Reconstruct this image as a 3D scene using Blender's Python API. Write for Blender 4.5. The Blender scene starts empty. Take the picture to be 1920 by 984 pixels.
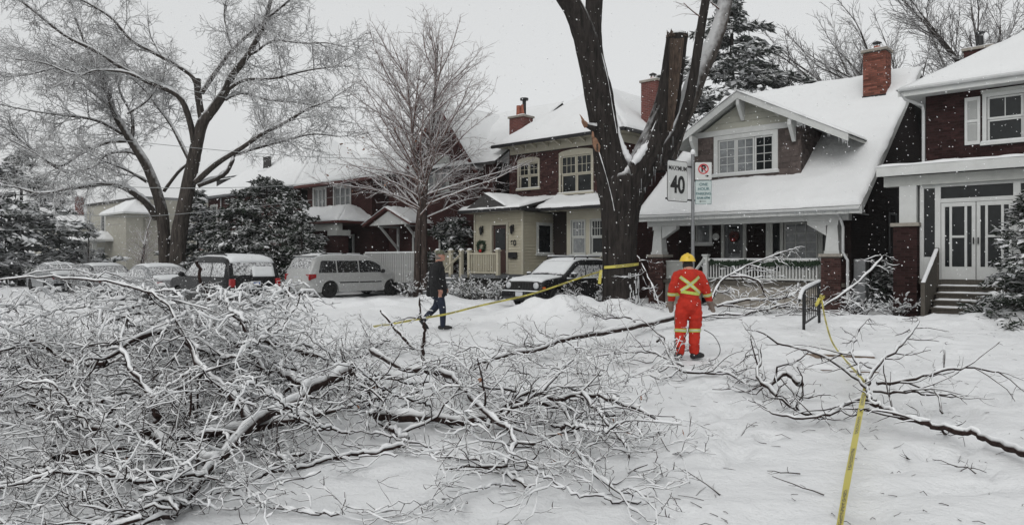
import bpy, bmesh, math, random
import numpy as np
from mathutils import Vector, Matrix, noise
from mathutils.bvhtree import BVHTree

SC = bpy.context.scene
COL = SC.collection
random.seed(7)
R = math.radians

# ------------------------------------------------------------------ camera
cam = bpy.data.cameras.new('camera')
cam.sensor_width = 36.0
cam.lens = 36.0 * 1350 / 1920
cam.shift_y = -7.0 / 1920
cam.clip_end = 2000
co = bpy.data.objects.new('camera', cam)
co.location = (0, 0, 1.7)
co.rotation_euler = (R(90), 0, 0)
COL.objects.link(co)
SC.camera = co

# ------------------------------------------------------------------ overcast sky
SUN_EL, SUN_AZ = R(42), R(205)
wd = bpy.data.worlds.new('World')
SC.world = wd
wd.use_nodes = True
nt = wd.node_tree
nt.nodes.clear()
sky = nt.nodes.new('ShaderNodeTexSky')
sky.sky_type = 'NISHITA'
sky.sun_disc = False
sky.sun_elevation = SUN_EL
sky.sun_rotation = SUN_AZ
sky.dust_density = 5
hs = nt.nodes.new('ShaderNodeHueSaturation')
hs.inputs['Saturation'].default_value = 0.12
b1 = nt.nodes.new('ShaderNodeBackground')
b1.inputs['Strength'].default_value = 0.05
b2 = nt.nodes.new('ShaderNodeBackground')       # the even cloud deck
b2.inputs['Color'].default_value = (0.985, 1.0, 1.0, 1)
b2.inputs['Strength'].default_value = 0.56
ad = nt.nodes.new('ShaderNodeAddShader')
wo = nt.nodes.new('ShaderNodeOutputWorld')
nt.links.new(sky.outputs[0], hs.inputs['Color'])
nt.links.new(hs.outputs[0], b1.inputs['Color'])
nt.links.new(b1.outputs[0], ad.inputs[0])
nt.links.new(b2.outputs[0], ad.inputs[1])
nt.links.new(ad.outputs[0], wo.inputs['Surface'])
sl = bpy.data.lights.new('sun', 'SUN')
sl.energy = 0.5
sl.angle = R(40)
sl.color = (1, 0.98, 0.95)
so = bpy.data.objects.new('sun', sl)
so.rotation_euler = (R(90) - SUN_EL, 0, R(180) - SUN_AZ)
COL.objects.link(so)
vs = SC.view_settings
vs.view_transform = 'Standard'
vs.look = 'None'
vs.exposure = 0.0
vs.gamma = 1.0
vs.use_curve_mapping = False
SC.cycles.use_denoising = True
SC.cycles.max_bounces = 6
SC.cycles.diffuse_bounces = 3
SC.cycles.volume_bounces = 0
SC.cycles.caustics_reflective = False
SC.cycles.caustics_refractive = False

# ------------------------------------------------------------------ frames
TH = R(42.4)
CT, ST = math.cos(TH), math.sin(TH)
def W(a, b, z=0.0):            # street frame (a along the street, b towards the houses) to world
    return Vector((a * CT + b * ST, -a * ST + b * CT, z))
def at(px, py, Y):             # a photo pixel at distance Y
    return Vector(((px - 960) / 1350 * Y, Y, 1.7 - (py - 485) / 1350 * Y))
def ath(px, py, h=0.0):        # a photo pixel at height h
    Y = 1350 * (1.7 - h) / (py - 485)
    return at(px, py, Y)

# ------------------------------------------------------------------ materials
MATS = {}
def newmat(name):
    m = bpy.data.materials.new(name)
    m.use_nodes = True
    n = m.node_tree.nodes
    return m, n, m.node_tree.links, n['Principled BSDF']
def rgba(c): return (c[0], c[1], c[2], 1)
def nd(n, t, **kw):
    x = n.new(t)
    for k, v in kw.items():
        if k in x.inputs: x.inputs[k].default_value = v
        else: setattr(x, k, v)
    return x
def plain(name, c, rough=0.7, var=0.15, scale=6, bump=0.0, bscale=40, spec=0.3, metal=0.0, island=0.0, dust=0.0, stretch=None):
    m, n, l, p = newmat(name)
    p.inputs['Roughness'].default_value = rough
    p.inputs['Specular IOR Level'].default_value = spec
    p.inputs['Metallic'].default_value = metal
    tc = nd(n, 'ShaderNodeTexCoord')
    vec = tc.outputs['Object']
    if stretch:
        mp = nd(n, 'ShaderNodeMapping'); mp.inputs['Scale'].default_value = stretch
        l.new(vec, mp.inputs['Vector']); vec = mp.outputs[0]
    nz = nd(n, 'ShaderNodeTexNoise', Scale=scale, Detail=5.0, Roughness=0.65)
    l.new(vec, nz.inputs['Vector'])
    fac = nz.outputs['Fac']
    rp = nd(n, 'ShaderNodeMapRange')
    rp.inputs['From Min'].default_value = 0.3; rp.inputs['From Max'].default_value = 0.7
    rp.inputs['To Min'].default_value = 1 - var; rp.inputs['To Max'].default_value = 1 + var
    l.new(fac, rp.inputs['Value'])
    val = rp.outputs[0]
    if island:
        g = nd(n, 'ShaderNodeNewGeometry')
        r2 = nd(n, 'ShaderNodeMapRange')
        r2.inputs['To Min'].default_value = 1 - island; r2.inputs['To Max'].default_value = 1 + island
        oi = nd(n, 'ShaderNodeObjectInfo')
        ad1 = nd(n, 'ShaderNodeMath', operation='ADD'); fr = nd(n, 'ShaderNodeMath', operation='FRACT')
        l.new(g.outputs['Random Per Island'], ad1.inputs[0]); l.new(oi.outputs['Random'], ad1.inputs[1]); l.new(ad1.outputs[0], fr.inputs[0])
        l.new(fr.outputs[0], r2.inputs['Value'])
        mu = nd(n, 'ShaderNodeMath', operation='MULTIPLY')
        l.new(val, mu.inputs[0]); l.new(r2.outputs[0], mu.inputs[1]); val = mu.outputs[0]
    vm = nd(n, 'ShaderNodeVectorMath', operation='SCALE')
    vm.inputs[0].default_value = c
    l.new(val, vm.inputs['Scale'])
    out = vm.outputs[0]
    if dust:                     # a film of fine snow caught on the surface
        nz3 = nd(n, 'ShaderNodeTexNoise', Scale=14.0, Detail=8.0, Roughness=0.8)
        l.new(tc.outputs['Object'], nz3.inputs['Vector'])
        r3 = nd(n, 'ShaderNodeMapRange')
        r3.inputs['From Min'].default_value = 0.62 - dust * 0.35; r3.inputs['From Max'].default_value = 0.78 - dust * 0.35
        r3.inputs['To Max'].default_value = 0.9
        l.new(nz3.outputs['Fac'], r3.inputs['Value'])
        mx = nd(n, 'ShaderNodeMixRGB'); mx.inputs[2].default_value = (.7, .71, .72, 1)
        l.new(r3.outputs[0], mx.inputs[0]); l.new(out, mx.inputs[1]); out = mx.outputs[0]
        rr = nd(n, 'ShaderNodeMapRange'); rr.inputs['To Min'].default_value = rough; rr.inputs['To Max'].default_value = 0.85
        l.new(r3.outputs[0], rr.inputs['Value']); l.new(rr.outputs[0], p.inputs['Roughness'])
    l.new(out, p.inputs['Base Color'])
    if bump:
        nb = nd(n, 'ShaderNodeTexNoise', Scale=bscale, Detail=6.0, Roughness=0.7)
        l.new(vec, nb.inputs['Vector'])
        bp = nd(n, 'ShaderNodeBump', Strength=bump, Distance=0.02)
        l.new(nb.outputs['Fac'], bp.inputs['Height']); l.new(bp.outputs[0], p.inputs['Normal'])
    MATS[name] = m
    return m
def snowmat(name, c=(.76, .775, .79), bump=0.5, s1=3.0, s2=45.0, dirt=0.0):
    m, n, l, p = newmat(name)
    p.inputs['Roughness'].default_value = 0.85
    p.inputs['Specular IOR Level'].default_value = 0.15
    tc = nd(n, 'ShaderNodeTexCoord')
    a = nd(n, 'ShaderNodeTexNoise', Scale=s1, Detail=6.0, Roughness=0.6)
    b = nd(n, 'ShaderNodeTexNoise', Scale=s2, Detail=4.0, Roughness=0.7)
    l.new(tc.outputs['Object'], a.inputs['Vector']); l.new(tc.outputs['Object'], b.inputs['Vector'])
    mu = nd(n, 'ShaderNodeMath', operation='MULTIPLY_ADD'); mu.inputs[1].default_value = 0.22
    l.new(b.outputs['Fac'], mu.inputs[0]); l.new(a.outputs['Fac'], mu.inputs[2])
    bp = nd(n, 'ShaderNodeBump', Strength=bump, Distance=0.06)
    l.new(mu.outputs[0], bp.inputs['Height']); l.new(bp.outputs[0], p.inputs['Normal'])
    mx = nd(n, 'ShaderNodeMixRGB')
    mx.inputs[1].default_value = rgba([x * 0.93 for x in c]); mx.inputs[2].default_value = rgba(c)
    l.new(a.outputs['Fac'], mx.inputs[0])
    out = mx.outputs[0]
    if dirt:
        d = nd(n, 'ShaderNodeTexNoise', Scale=26.0, Detail=9.0, Roughness=0.8)
        d2 = nd(n, 'ShaderNodeTexNoise', Scale=0.7, Detail=3.0)
        l.new(tc.outputs['Object'], d.inputs['Vector']); l.new(tc.outputs['Object'], d2.inputs['Vector'])
        r = nd(n, 'ShaderNodeMapRange'); r.inputs['From Min'].default_value = 0.66; r.inputs['From Max'].default_value = 0.78
        r2 = nd(n, 'ShaderNodeMapRange'); r2.inputs['From Min'].default_value = 0.48; r2.inputs['From Max'].default_value = 0.65
        r2.inputs['To Max'].default_value = dirt
        l.new(d.outputs['Fac'], r.inputs['Value']); l.new(d2.outputs['Fac'], r2.inputs['Value'])
        mm = nd(n, 'ShaderNodeMath', operation='MULTIPLY'); l.new(r.outputs[0], mm.inputs[0]); l.new(r2.outputs[0], mm.inputs[1])
        m2 = nd(n, 'ShaderNodeMixRGB'); m2.inputs[2].default_value = (.22, .17, .13, 1)
        l.new(mm.outputs[0], m2.inputs[0]); l.new(out, m2.inputs[1]); out = m2.outputs[0]
    l.new(out, p.inputs['Base Color'])
    MATS[name] = m
    return m
def barksnow(name, c, lo=0.05, hi=0.35, sn=0.74, amount=1.0, stretch=(14, 14, 3)):
    """bark below, a line of settled snow on whatever faces up"""
    m, n, l, p = newmat(name)
    p.inputs['Roughness'].default_value = 0.85
    p.inputs['Specular IOR Level'].default_value = 0.15
    tc = nd(n, 'ShaderNodeTexCoord')
    g = nd(n, 'ShaderNodeNewGeometry')
    sx = nd(n, 'ShaderNodeSeparateXYZ'); l.new(g.outputs['Normal'], sx.inputs[0])
    nz = nd(n, 'ShaderNodeTexNoise', Scale=5.0, Detail=4.0); l.new(tc.outputs['Object'], nz.inputs['Vector'])
    a = nd(n, 'ShaderNodeMath', operation='MULTIPLY_ADD'); a.inputs[1].default_value = 0.5; 
    l.new(nz.outputs['Fac'], a.inputs[0]); l.new(sx.outputs[2], a.inputs[2])
    r = nd(n, 'ShaderNodeMapRange'); r.inputs['From Min'].default_value = lo + 0.25; r.inputs['From Max'].default_value = hi + 0.25
    r.inputs['To Max'].default_value = amount
    l.new(a.outputs[0], r.inputs['Value'])
    mp = nd(n, 'ShaderNodeMapping'); mp.inputs['Scale'].default_value = stretch
    l.new(tc.outputs['Object'], mp.inputs['Vector'])
    bn = nd(n, 'ShaderNodeTexNoise', Scale=1.0, Detail=7.0, Roughness=0.7); l.new(mp.outputs[0], bn.inputs['Vector'])
    cr = nd(n, 'ShaderNodeMixRGB'); cr.inputs[1].default_value = rgba([x * 0.25 for x in c]); cr.inputs[2].default_value = rgba([x * 2.0 for x in c])
    bc = nd(n, 'ShaderNodeMapRange'); bc.inputs['From Min'].default_value = .32; bc.inputs['From Max'].default_value = .68; l.new(bn.outputs['Fac'], bc.inputs['Value']); l.new(bc.outputs[0], cr.inputs[0])
    mx = nd(n, 'ShaderNodeMixRGB'); mx.inputs[2].default_value = (sn, sn * 1.01, sn * 1.02, 1)
    l.new(r.outputs[0], mx.inputs[0]); l.new(cr.outputs[0], mx.inputs[1]); l.new(mx.outputs[0], p.inputs['Base Color'])
    bp = nd(n, 'ShaderNodeBump', Strength=0.8, Distance=0.03)
    l.new(bn.outputs['Fac'], bp.inputs['Height']); l.new(bp.outputs[0], p.inputs['Normal'])
    MATS[name] = m
    return m
def bricktex(name, c1, c2, mortar, s=1.0):
    m, n, l, p = newmat(name)
    p.inputs['Roughness'].default_value = 0.85
    p.inputs['Specular IOR Level'].default_value = 0.1
    tc = nd(n, 'ShaderNodeTexCoord')
    sx = nd(n, 'ShaderNodeSeparateXYZ'); l.new(tc.outputs['Object'], sx.inputs[0])
    a = nd(n, 'ShaderNodeMath', operation='ADD'); l.new(sx.outputs[0], a.inputs[0]); l.new(sx.outputs[1], a.inputs[1])
    cb = nd(n, 'ShaderNodeCombineXYZ'); l.new(a.outputs[0], cb.inputs[0]); l.new(sx.outputs[2], cb.inputs[1])
    b = nd(n, 'ShaderNodeTexBrick')
    b.inputs['Scale'].default_value = 1.0; b.inputs['Brick Width'].default_value = 0.215 * s; b.inputs['Row Height'].default_value = 0.075 * s
    b.inputs['Mortar Size'].default_value = 0.008 * s
    b.inputs['Color1'].default_value = rgba(c1); b.inputs['Color2'].default_value = rgba(c2); b.inputs['Mortar'].default_value = rgba(mortar)
    l.new(cb.outputs[0], b.inputs['Vector'])
    nz = nd(n, 'ShaderNodeTexNoise', Scale=2.5, Detail=6.0, Roughness=0.7); l.new(tc.outputs['Object'], nz.inputs['Vector'])
    rp = nd(n, 'ShaderNodeMapRange'); rp.inputs['To Min'].default_value = 0.55; rp.inputs['To Max'].default_value = 1.45
    l.new(nz.outputs['Fac'], rp.inputs['Value'])
    vm = nd(n, 'ShaderNodeVectorMath', operation='SCALE'); l.new(b.outputs['Color'], vm.inputs[0]); l.new(rp.outputs[0], vm.inputs['Scale'])
    l.new(vm.outputs[0], p.inputs['Base Color'])
    bp = nd(n, 'ShaderNodeBump', Strength=0.5, Distance=0.01); bp.invert = True
    l.new(b.outputs['Fac'], bp.inputs['Height']); l.new(bp.outputs[0], p.inputs['Normal'])
    MATS[name] = m
    return m

snowmat('snow_ground', (.72, .73, .74), 1.0, 3.2, 28, dirt=0.55)
snowmat('snow', (.69, .70, .71), 0.5, 6.0, 60)
snowmat('snow_roof', (.69, .70, .705), 0.6, 2.2, 26)
snowmat('snow_car', (.62, .635, .645), 0.4, 4.0, 70)
barksnow('bark_far', (.050, .043, .040), -0.6, -0.1, 0.66, 0.92)
barksnow('bark_mid', (.105, .058, .048), -0.4, 0.05, 0.66, 0.88)
barksnow('bark_back', (.040, .032, .030), -0.25, 0.15, 0.64, 0.85)
barksnow('twig', (.030, .018, .016), 0.0, 0.3, 0.74, 0.97)
barksnow('bark_big', (.020, .017, .0155), 0.22, 0.7, 0.6, stretch=(12, 12, 1.6))
barksnow('bark_fallen', (.026, .016, .014), 0.45, 0.85, 0.62, stretch=(40, 40, 40))
barksnow('needles', (.022, .030, .021), 0.3, 0.7, 0.6, 0.85)
barksnow('needles_far', (.055, .062, .055), -0.1, 0.4, 0.6, 0.85)
barksnow('shrub_leaf', (.035, .042, .026), 0.2, 0.55, 0.7)
barksnow('bark_limb_snowy', (.05, .042, .037), -.08, .3, .52, .8, (9, 9, 1.5))
barksnow('bark_trunk', (.040, .034, .030), 0.22, 0.55, 0.64, stretch=(11, 11, 1.5))
barksnow('bark_trunk_mid', (.045, .034, .030), 0.25, 0.5, 0.68, stretch=(14, 14, 2))
plain('ice', (.33, .35, .36), .2, .1, spec=.5)
plain('old_step', (.15, .115, .09), .9, .3, 8, .4)
plain('fence_paint', (.30, .305, .30), .7, .12, 3, .2)
plain('grey_wire', (.28, .29, .29), .7, .1)
snowmat('snow_twig', (.80, .81, .82), 0.4, 20.0, 90)
plain('snow_flake', (.8, .81, .82), .8, .02)
plain('torn_wood', (.24, .135, .085), 0.8, 0.35, 20, 0.5, stretch=(6, 6, 1))
plain('old_wood', (.060, .043, .033), 0.9, 0.75, 6, 0.9, 20, stretch=(5, 5, .7))
plain('dry_leaf', (.30, .15, .09), 0.8, 0.3, 20, island=0.4)
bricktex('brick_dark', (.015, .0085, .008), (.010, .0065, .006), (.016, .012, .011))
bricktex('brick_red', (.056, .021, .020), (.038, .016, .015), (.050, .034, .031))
bricktex('brick_chimney', (.15, .05, .042), (.10, .034, .03), (.16, .12, .11))
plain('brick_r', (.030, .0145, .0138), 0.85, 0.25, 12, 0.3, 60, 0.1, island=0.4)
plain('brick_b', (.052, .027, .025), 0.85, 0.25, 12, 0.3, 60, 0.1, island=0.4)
plain('brick_orange', (.17, .066, .048), 0.85, 0.25, 12, 0.3, 60, 0.1, island=0.45)
plain('brick_pier', (.060, .031, .028), 0.85, 0.25, 12, 0.3, 60, 0.1, island=0.45)
plain('mortar', (.08, .066, .058), 0.95, 0.2, 10)
plain('mortar_dark', (.027, .021, .019), 0.95, 0.2, 10)
plain('white_paint', (.50, .51, .50), 0.55, 0.07, 4, 0.1)
plain('white_paint_old', (.41, .42, .40), 0.6, 0.10, 4, 0.15)
plain('siding_grey', (.36, .36, .31), 0.65, 0.06, 3, 0.1)
plain('cream_paint', (.36, .335, .26), 0.6, 0.07, 4, 0.1, island=0.05)
plain('cream_trim', (.36, .34, .275), 0.6, 0.07, 4)
plain('stone', (.26, .24, .21), 0.9, 0.2, 6, 0.3)
plain('concrete', (.25, .23, .20), 0.9, 0.2, 6, 0.3)
plain('stucco', (.31, .30, .26), 0.9, 0.1, 3, 0.3)
plain('shingle', (.078, .062, .057), 0.9, 0.3, 9, 0.5, 30, island=0.35)
plain('roof_dark', (.05, .048, .047), 0.9, 0.2, 8)
plain('glass', (.011, .013, .014), 0.06, 0.4, 3, spec=0.28)
plain('glass_curtain', (.16, .17, .175), 0.12, 0.35, 5, spec=0.5)
plain('black_metal', (.012, .012, .013), 0.45, 0.2, 10)
plain('grey_metal', (.20, .205, .21), 0.4, 0.15, 14, metal=0.7)
plain('pipe_white', (.45, .46, .46), 0.5, 0.08, 4)
plain('grey_wood', (.075, .067, .056), 0.85, 0.3, 5, 0.4, 30, stretch=(8, 8, 1))
plain('grey_paint', (.12, .125, .13), 0.7, 0.15, 6)
plain('dark_interior', (.012, .011, .010), 0.9, 0.3, 4)
plain('door_brown', (.045, .022, .018), 0.5, 0.2, 6)
plain('red_trim', (.09, .028, .024), 0.6, 0.2, 6)
plain('red_ribbon', (.35, .02, .02), 0.6, 0.2, 10)
plain('green_garland', (.018, .035, .018), 0.9, 0.4, 30)
plain('clay', (.28, .10, .065), 0.8, 0.2, 8)
plain('beige_brick', (.33, .28, .21), 0.9, 0.15, 12, 0.2)

# ------------------------------------------------------------------ objects
def tag(o, label=None, cat=None, group=None, kind=None):
    if label: o['label'] = label
    if cat: o['category'] = cat
    if group: o['group'] = group
    if kind: o['kind'] = kind
    return o
def empty(name, loc=(0, 0, 0), rz=0.0, label=None, cat=None, group=None):
    o = bpy.data.objects.new(name, None)
    o.location = loc; o.rotation_euler = (0, 0, rz)
    COL.objects.link(o)
    return tag(o, label, cat, group)
def link(name, me, m=None, parent=None, loc=None, rot=None):
    if m is not None:
        me.materials.clear()
        for q in (m if isinstance(m, (list, tuple)) else [m]):
            me.materials.append(MATS[q] if isinstance(q, str) else q)
    o = bpy.data.objects.new(name, me)
    if parent: o.parent = parent
    if loc is not None: o.location = loc
    if rot is not None: o.rotation_euler = rot
    COL.objects.link(o)
    return o
class MB:
    """collects verts and faces for ONE mesh object"""
    def __init__(s): s.v = []; s.f = []
    def add(s, v, f):
        b = len(s.v); s.v.extend([tuple(q) for q in v]); s.f.extend([tuple(i + b for i in q) for q in f]); return s
    def box(s, x0, x1, y0, y1, z0, z1):
        return s.add([(x0, y0, z0), (x1, y0, z0), (x1, y1, z0), (x0, y1, z0), (x0, y0, z1), (x1, y0, z1), (x1, y1, z1), (x0, y1, z1)],
                     [(0, 3, 2, 1), (4, 5, 6, 7), (0, 1, 5, 4), (1, 2, 6, 5), (2, 3, 7, 6), (3, 0, 4, 7)])
    def hexa(s, p):   # 8 points: bottom ring, top ring
        return s.add(p, [(0, 3, 2, 1), (4, 5, 6, 7), (0, 1, 5, 4), (1, 2, 6, 5), (2, 3, 7, 6), (3, 0, 4, 7)])
    def prism(s, poly, d):   # polygon of 3d points, extruded by vector d
        n = len(poly); d = Vector(d)
        v = [Vector(q) for q in poly] + [Vector(q) + d for q in poly]
        f = [tuple(range(n - 1, -1, -1)), tuple(range(n, 2 * n))] + [(i, (i + 1) % n, n + (i + 1) % n, n + i) for i in range(n)]
        return s.add(v, f)
    def bar(s, p, q, w, h, up=(0, 0, 1)):   # a rectangular bar from p to q
        p = Vector(p); q = Vector(q); t = (q - p).normalized(); u = Vector(up)
        r = t.cross(u)
        if r.length < 1e-4: r = t.cross(Vector((1, 0, 0)))
        r.normalize(); u = r.cross(t)
        r *= w / 2; u *= h / 2
        return s.hexa([p - r - u, p + r - u, q + r - u, q - r - u, p - r + u, p + r + u, q + r + u, q - r + u])
    def tube(s, pts, rad, n=6):
        v, f = tube_np(np.array([tuple(q) for q in pts], float), np.array(rad, float) if hasattr(rad, '__len__') else np.full(len(pts), float(rad)), n)
        return s.add(v.tolist(), f.tolist())
    def lathe(s, prof, n=16, c=(0, 0, 0), axis='z'):   # profile of (r, h)
        v = []; f = []
        for r, h in prof:
            for k in range(n):
                t = 2 * math.pi * k / n; x, y = r * math.cos(t), r * math.sin(t)
                q = (x, y, h) if axis == 'z' else ((x, h, y) if axis == 'y' else (h, x, y))
                v.append((q[0] + c[0], q[1] + c[1], q[2] + c[2]))
        for i in range(len(prof) - 1):
            for k in range(n): f.append((i * n + k, i * n + (k + 1) % n, (i + 1) * n + (k + 1) % n, (i + 1) * n + k))
        return s.add(v, f)
    def ball(s, c, r, n=10, m=6):
        if not hasattr(r, '__len__'): r = (r, r, r)
        v = []; f = []
        for i in range(m + 1):
            ph = math.pi * i / m; ph = min(max(ph, 0.02), math.pi - 0.02)
            for k in range(n):
                t = 2 * math.pi * k / n
                v.append((c[0] + r[0] * math.sin(ph) * math.cos(t), c[1] + r[1] * math.sin(ph) * math.sin(t), c[2] + r[2] * math.cos(ph)))
        for i in range(m):
            for k in range(n): f.append((i * n + k, (i + 1) * n + k, (i + 1) * n + (k + 1) % n, i * n + (k + 1) % n))
        return s.add(v, f)
    def build(s, name, m, parent=None, smooth=False, bevel=0.0, fix=True):
        me = bpy.data.meshes.new(name)
        me.from_pydata(s.v, [], s.f)
        if fix and len(s.f) < 60000:
            bm = bmesh.new(); bm.from_mesh(me)
            bmesh.ops.recalc_face_normals(bm, faces=bm.faces)
            if bevel: bmesh.ops.bevel(bm, geom=bm.edges[:], offset=bevel, segments=1, affect='EDGES', clamp_overlap=True)
            bm.to_mesh(me); bm.free()
        if smooth: me.shade_smooth()
        o = link(name, me, m, parent)
        if name in ('icicle', 'splinter', 'torn_wood'): o['kind'] = 'stuff'
        return o
def B(parent, name, m, *boxes, bevel=0.0):
    mb = MB()
    for b in boxes: mb.box(*b)
    return mb.build(name, m, parent, bevel=bevel)

def tube_np(P, r, n=4, diamond=True):
    N = len(P)
    T = np.empty_like(P)
    T[1:-1] = P[2:] - P[:-2]; T[0] = P[1] - P[0]; T[-1] = P[-1] - P[-2]
    T /= np.linalg.norm(T, axis=1)[:, None] + 1e-9
    ref = np.tile(np.array([0., 0, 1]), (N, 1))
    m = np.linalg.norm(T[0] * [1, 1, 0])
    steep = np.abs(T[:, 2]).max() > 0.93
    if steep: ref[:] = [0.0, 1.0, 0.0]
    A = np.cross(T, ref); A /= np.linalg.norm(A, axis=1)[:, None] + 1e-9
    U = np.cross(A, T)
    ang = np.arange(n) * 2 * math.pi / n + math.pi / 2
    V = (P[:, None, :] + r[:, None, None] * (np.cos(ang)[None, :, None] * A[:, None, :] + np.sin(ang)[None, :, None] * U[:, None, :])).reshape(-1, 3)
    i = np.arange(N - 1)[:, None] * n; k = np.arange(n)[None, :]; k2 = (k + 1) % n
    Fq = np.stack([i + k, i + k2, i + n + k2, i + n + k], -1).reshape(-1, 4)
    return V, Fq
class QB:
    """fast collector of quads for twigs, needles and flakes; tubes of equal length are swept together"""
    def __init__(s): s.V = []; s.F = []; s.n = 0; s.T = {}
    def add(s, V, F):
        s.V.append(V); s.F.append(F + s.n); s.n += len(V)
    def tube(s, P, r, n=4): s.T.setdefault((len(P), n), []).append((np.asarray(P), np.asarray(r)))
    def flush(s):
        for (N, n), items in s.T.items():
            P = np.stack([i[0] for i in items]); r = np.stack([i[1] for i in items])
            T = np.empty_like(P); T[:, 1:-1] = P[:, 2:] - P[:, :-2]; T[:, 0] = P[:, 1] - P[:, 0]; T[:, -1] = P[:, -1] - P[:, -2]
            T /= np.linalg.norm(T, axis=2)[..., None] + 1e-9
            ref = np.where((np.abs(T[:, :, 2]).max(1) > .93)[:, None], np.array([0., 1, 0]), np.array([0., 0, 1]))[:, None, :]
            A = np.cross(T, np.broadcast_to(ref, T.shape)); A /= np.linalg.norm(A, axis=2)[..., None] + 1e-9
            U = np.cross(A, T); an = np.arange(n) * 2 * math.pi / n + math.pi / 2
            V = P[:, :, None, :] + r[:, :, None, None] * (np.cos(an)[None, None, :, None] * A[:, :, None, :] + np.sin(an)[None, None, :, None] * U[:, :, None, :])
            i = np.arange(N - 1)[:, None] * n; k = np.arange(n)[None, :]; k2 = (k + 1) % n
            Fq = np.stack([i + k, i + k2, i + n + k2, i + n + k], -1).reshape(-1, 4)
            F = (Fq[None] + (np.arange(len(items)) * N * n)[:, None, None]).reshape(-1, 4)
            s.add(V.reshape(-1, 3), F)
        s.T = {}
    def any(s): return bool(s.V or s.T)
    def build(s, name, m, parent=None, smooth=False):
        s.flush()
        V = np.concatenate(s.V).astype(np.float32); F = np.concatenate(s.F).astype(np.int32)
        k = F.shape[1]
        me = bpy.data.meshes.new(name)
        me.vertices.add(len(V)); me.vertices.foreach_set('co', V.ravel())
        me.loops.add(F.size); me.loops.foreach_set('vertex_index', F.ravel())
        me.polygons.add(len(F)); me.polygons.foreach_set('loop_start', np.arange(0, F.size, k, dtype=np.int32))
        me.update(calc_edges=True)
        if smooth: me.shade_smooth()
        o = link(name, me, m, parent)
        if parent: o['kind'] = 'stuff'      # twigs, needles, snow lumps: past counting
        return o

def snow_patch(parent, P00, P10, P11, P01, th=0.10, n=(24, 12), m='snow_roof', name='snow', lump=0.6, edge=0.14, drop=(0, 0, 1)):
    """a blanket of snow on a quad: thick in the middle, rounded to the edges"""
    P00, P10, P11, P01 = [Vector(q) for q in (P00, P10, P11, P01)]
    nu, nv = n; lu = (P10 - P00).length; lv = (P01 - P00).length
    d = Vector(drop); mb = MB(); sd = random.uniform(0, 99); cen = (P00 + P10 + P11 + P01) / 4
    top = []; bot = []
    for j in range(nv + 1):
        for i in range(nu + 1):
            u, v = i / nu, j / nv
            p = P00.lerp(P10, u).lerp(P01.lerp(P11, u), v)
            e = min(u * lu, (1 - u) * lu, v * lv, (1 - v) * lv)
            k = min(1, e / edge); k = 0.25 + 0.75 * math.sqrt(max(0, 1 - (1 - k) ** 2))
            z = th * k * (1 + lump * noise.noise(p * 1.6 + Vector((sd, 0, 0))) + lump * 0.5 * noise.noise(p * 6 + Vector((0, sd, 0))))
            if i in (0, nu) or j in (0, nv):
                p = p + (p - cen).normalized() * min(.07, .5 * th) * (.3 + noise.noise(p * 1.9 + Vector((sd, sd, 0))))
            top.append(p + d * z); bot.append(p - d * 0.004)
    nn = (nu + 1) * (nv + 1); w = nu + 1
    f = [(j * w + i, j * w + i + 1, (j + 1) * w + i + 1, (j + 1) * w + i) for j in range(nv) for i in range(nu)]
    rim = [i for i in range(nu)] + [j * w + nu for j in range(nv)] + [nv * w + i for i in range(nu, 0, -1)] + [j * w for j in range(nv, 0, -1)]
    f += [(rim[k], nn + rim[k], nn + rim[(k + 1) % len(rim)], rim[(k + 1) % len(rim)]) for k in range(len(rim))]
    mb.add(top + bot, f)
    return mb.build(name, m, parent, smooth=True)

def text_mesh(s, size, bold=0.0):
    c = bpy.data.curves.new('t', 'FONT'); c.body = s; c.size = size; c.align_x = 'CENTER'; c.align_y = 'CENTER'; c.extrude = 0.0015; c.offset = bold
    o = bpy.data.objects.new('t', c); COL.objects.link(o)
    dg = bpy.context.evaluated_depsgraph_get()
    me = bpy.data.meshes.new_from_object(o.evaluated_get(dg))
    bpy.data.objects.remove(o); bpy.data.curves.remove(c)
    return me

# ------------------------------------------------------------------ ground
MOUNDS = [ # X, Y, sx, sy, h
    (1.2, 20.2, 1.6, 0.9, .60), (3.0, 21.2, 1.7, 1.0, .42), (3.55, 23.6, 1.5, 1.2, .22), (-1.6, 25.2, 1.2, .7, .22),
    (-5.0, 24.6, 2.6, 1.0, .30), (-2.9, 27.6, 1.0, .9, .38), (-8.2, 24.5, 1.8, .9, .30), (-3.6, 23.6, 1.6, 1.0, .22), (-.2, 28.0, 1.2, .8, .2),
    (6.3, 19.0, 1.5, 1.2, .15), (8.6, 18.2, 2.0, 1.4, .22), (12.3, 17.4, 2.6, .9, .36), (15, 16.5, 3.0, 1.4, .3), (9.5, 14.2, 2.6, 1.2, .16),
    (8.6, 20.2, 1.2, .5, .2), (4.4, 13.6, 1.3, .6, .10), (-11, 27.5, 2.0, 1.0, .3), (5.0, 16.2, 2.0, .9, .16)]
PRINTS = []                     # where the worker and others have walked
_r = random.Random(12)
for (ax, ay, bx, by, n) in ((1.9, 6.2, 2.9, 11.7, 13), (3.2, 12.3, 5.6, 14.4, 7), (2.4, 7.0, 7.2, 9.5, 12), (3.6, 5.6, 6.8, 12.6, 15)):
    t = math.atan2(by - ay, bx - ax)
    for k in range(n):
        f = (k + .5) / n; o_ = .13 if k % 2 else -.13
        PRINTS.append((ax + (bx - ax) * f - math.sin(t) * o_ + _r.gauss(0, .06), ay + (by - ay) * f + math.cos(t) * o_ + _r.gauss(0, .06), math.cos(t + _r.gauss(0, .2)), math.sin(t + _r.gauss(0, .2))))
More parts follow.
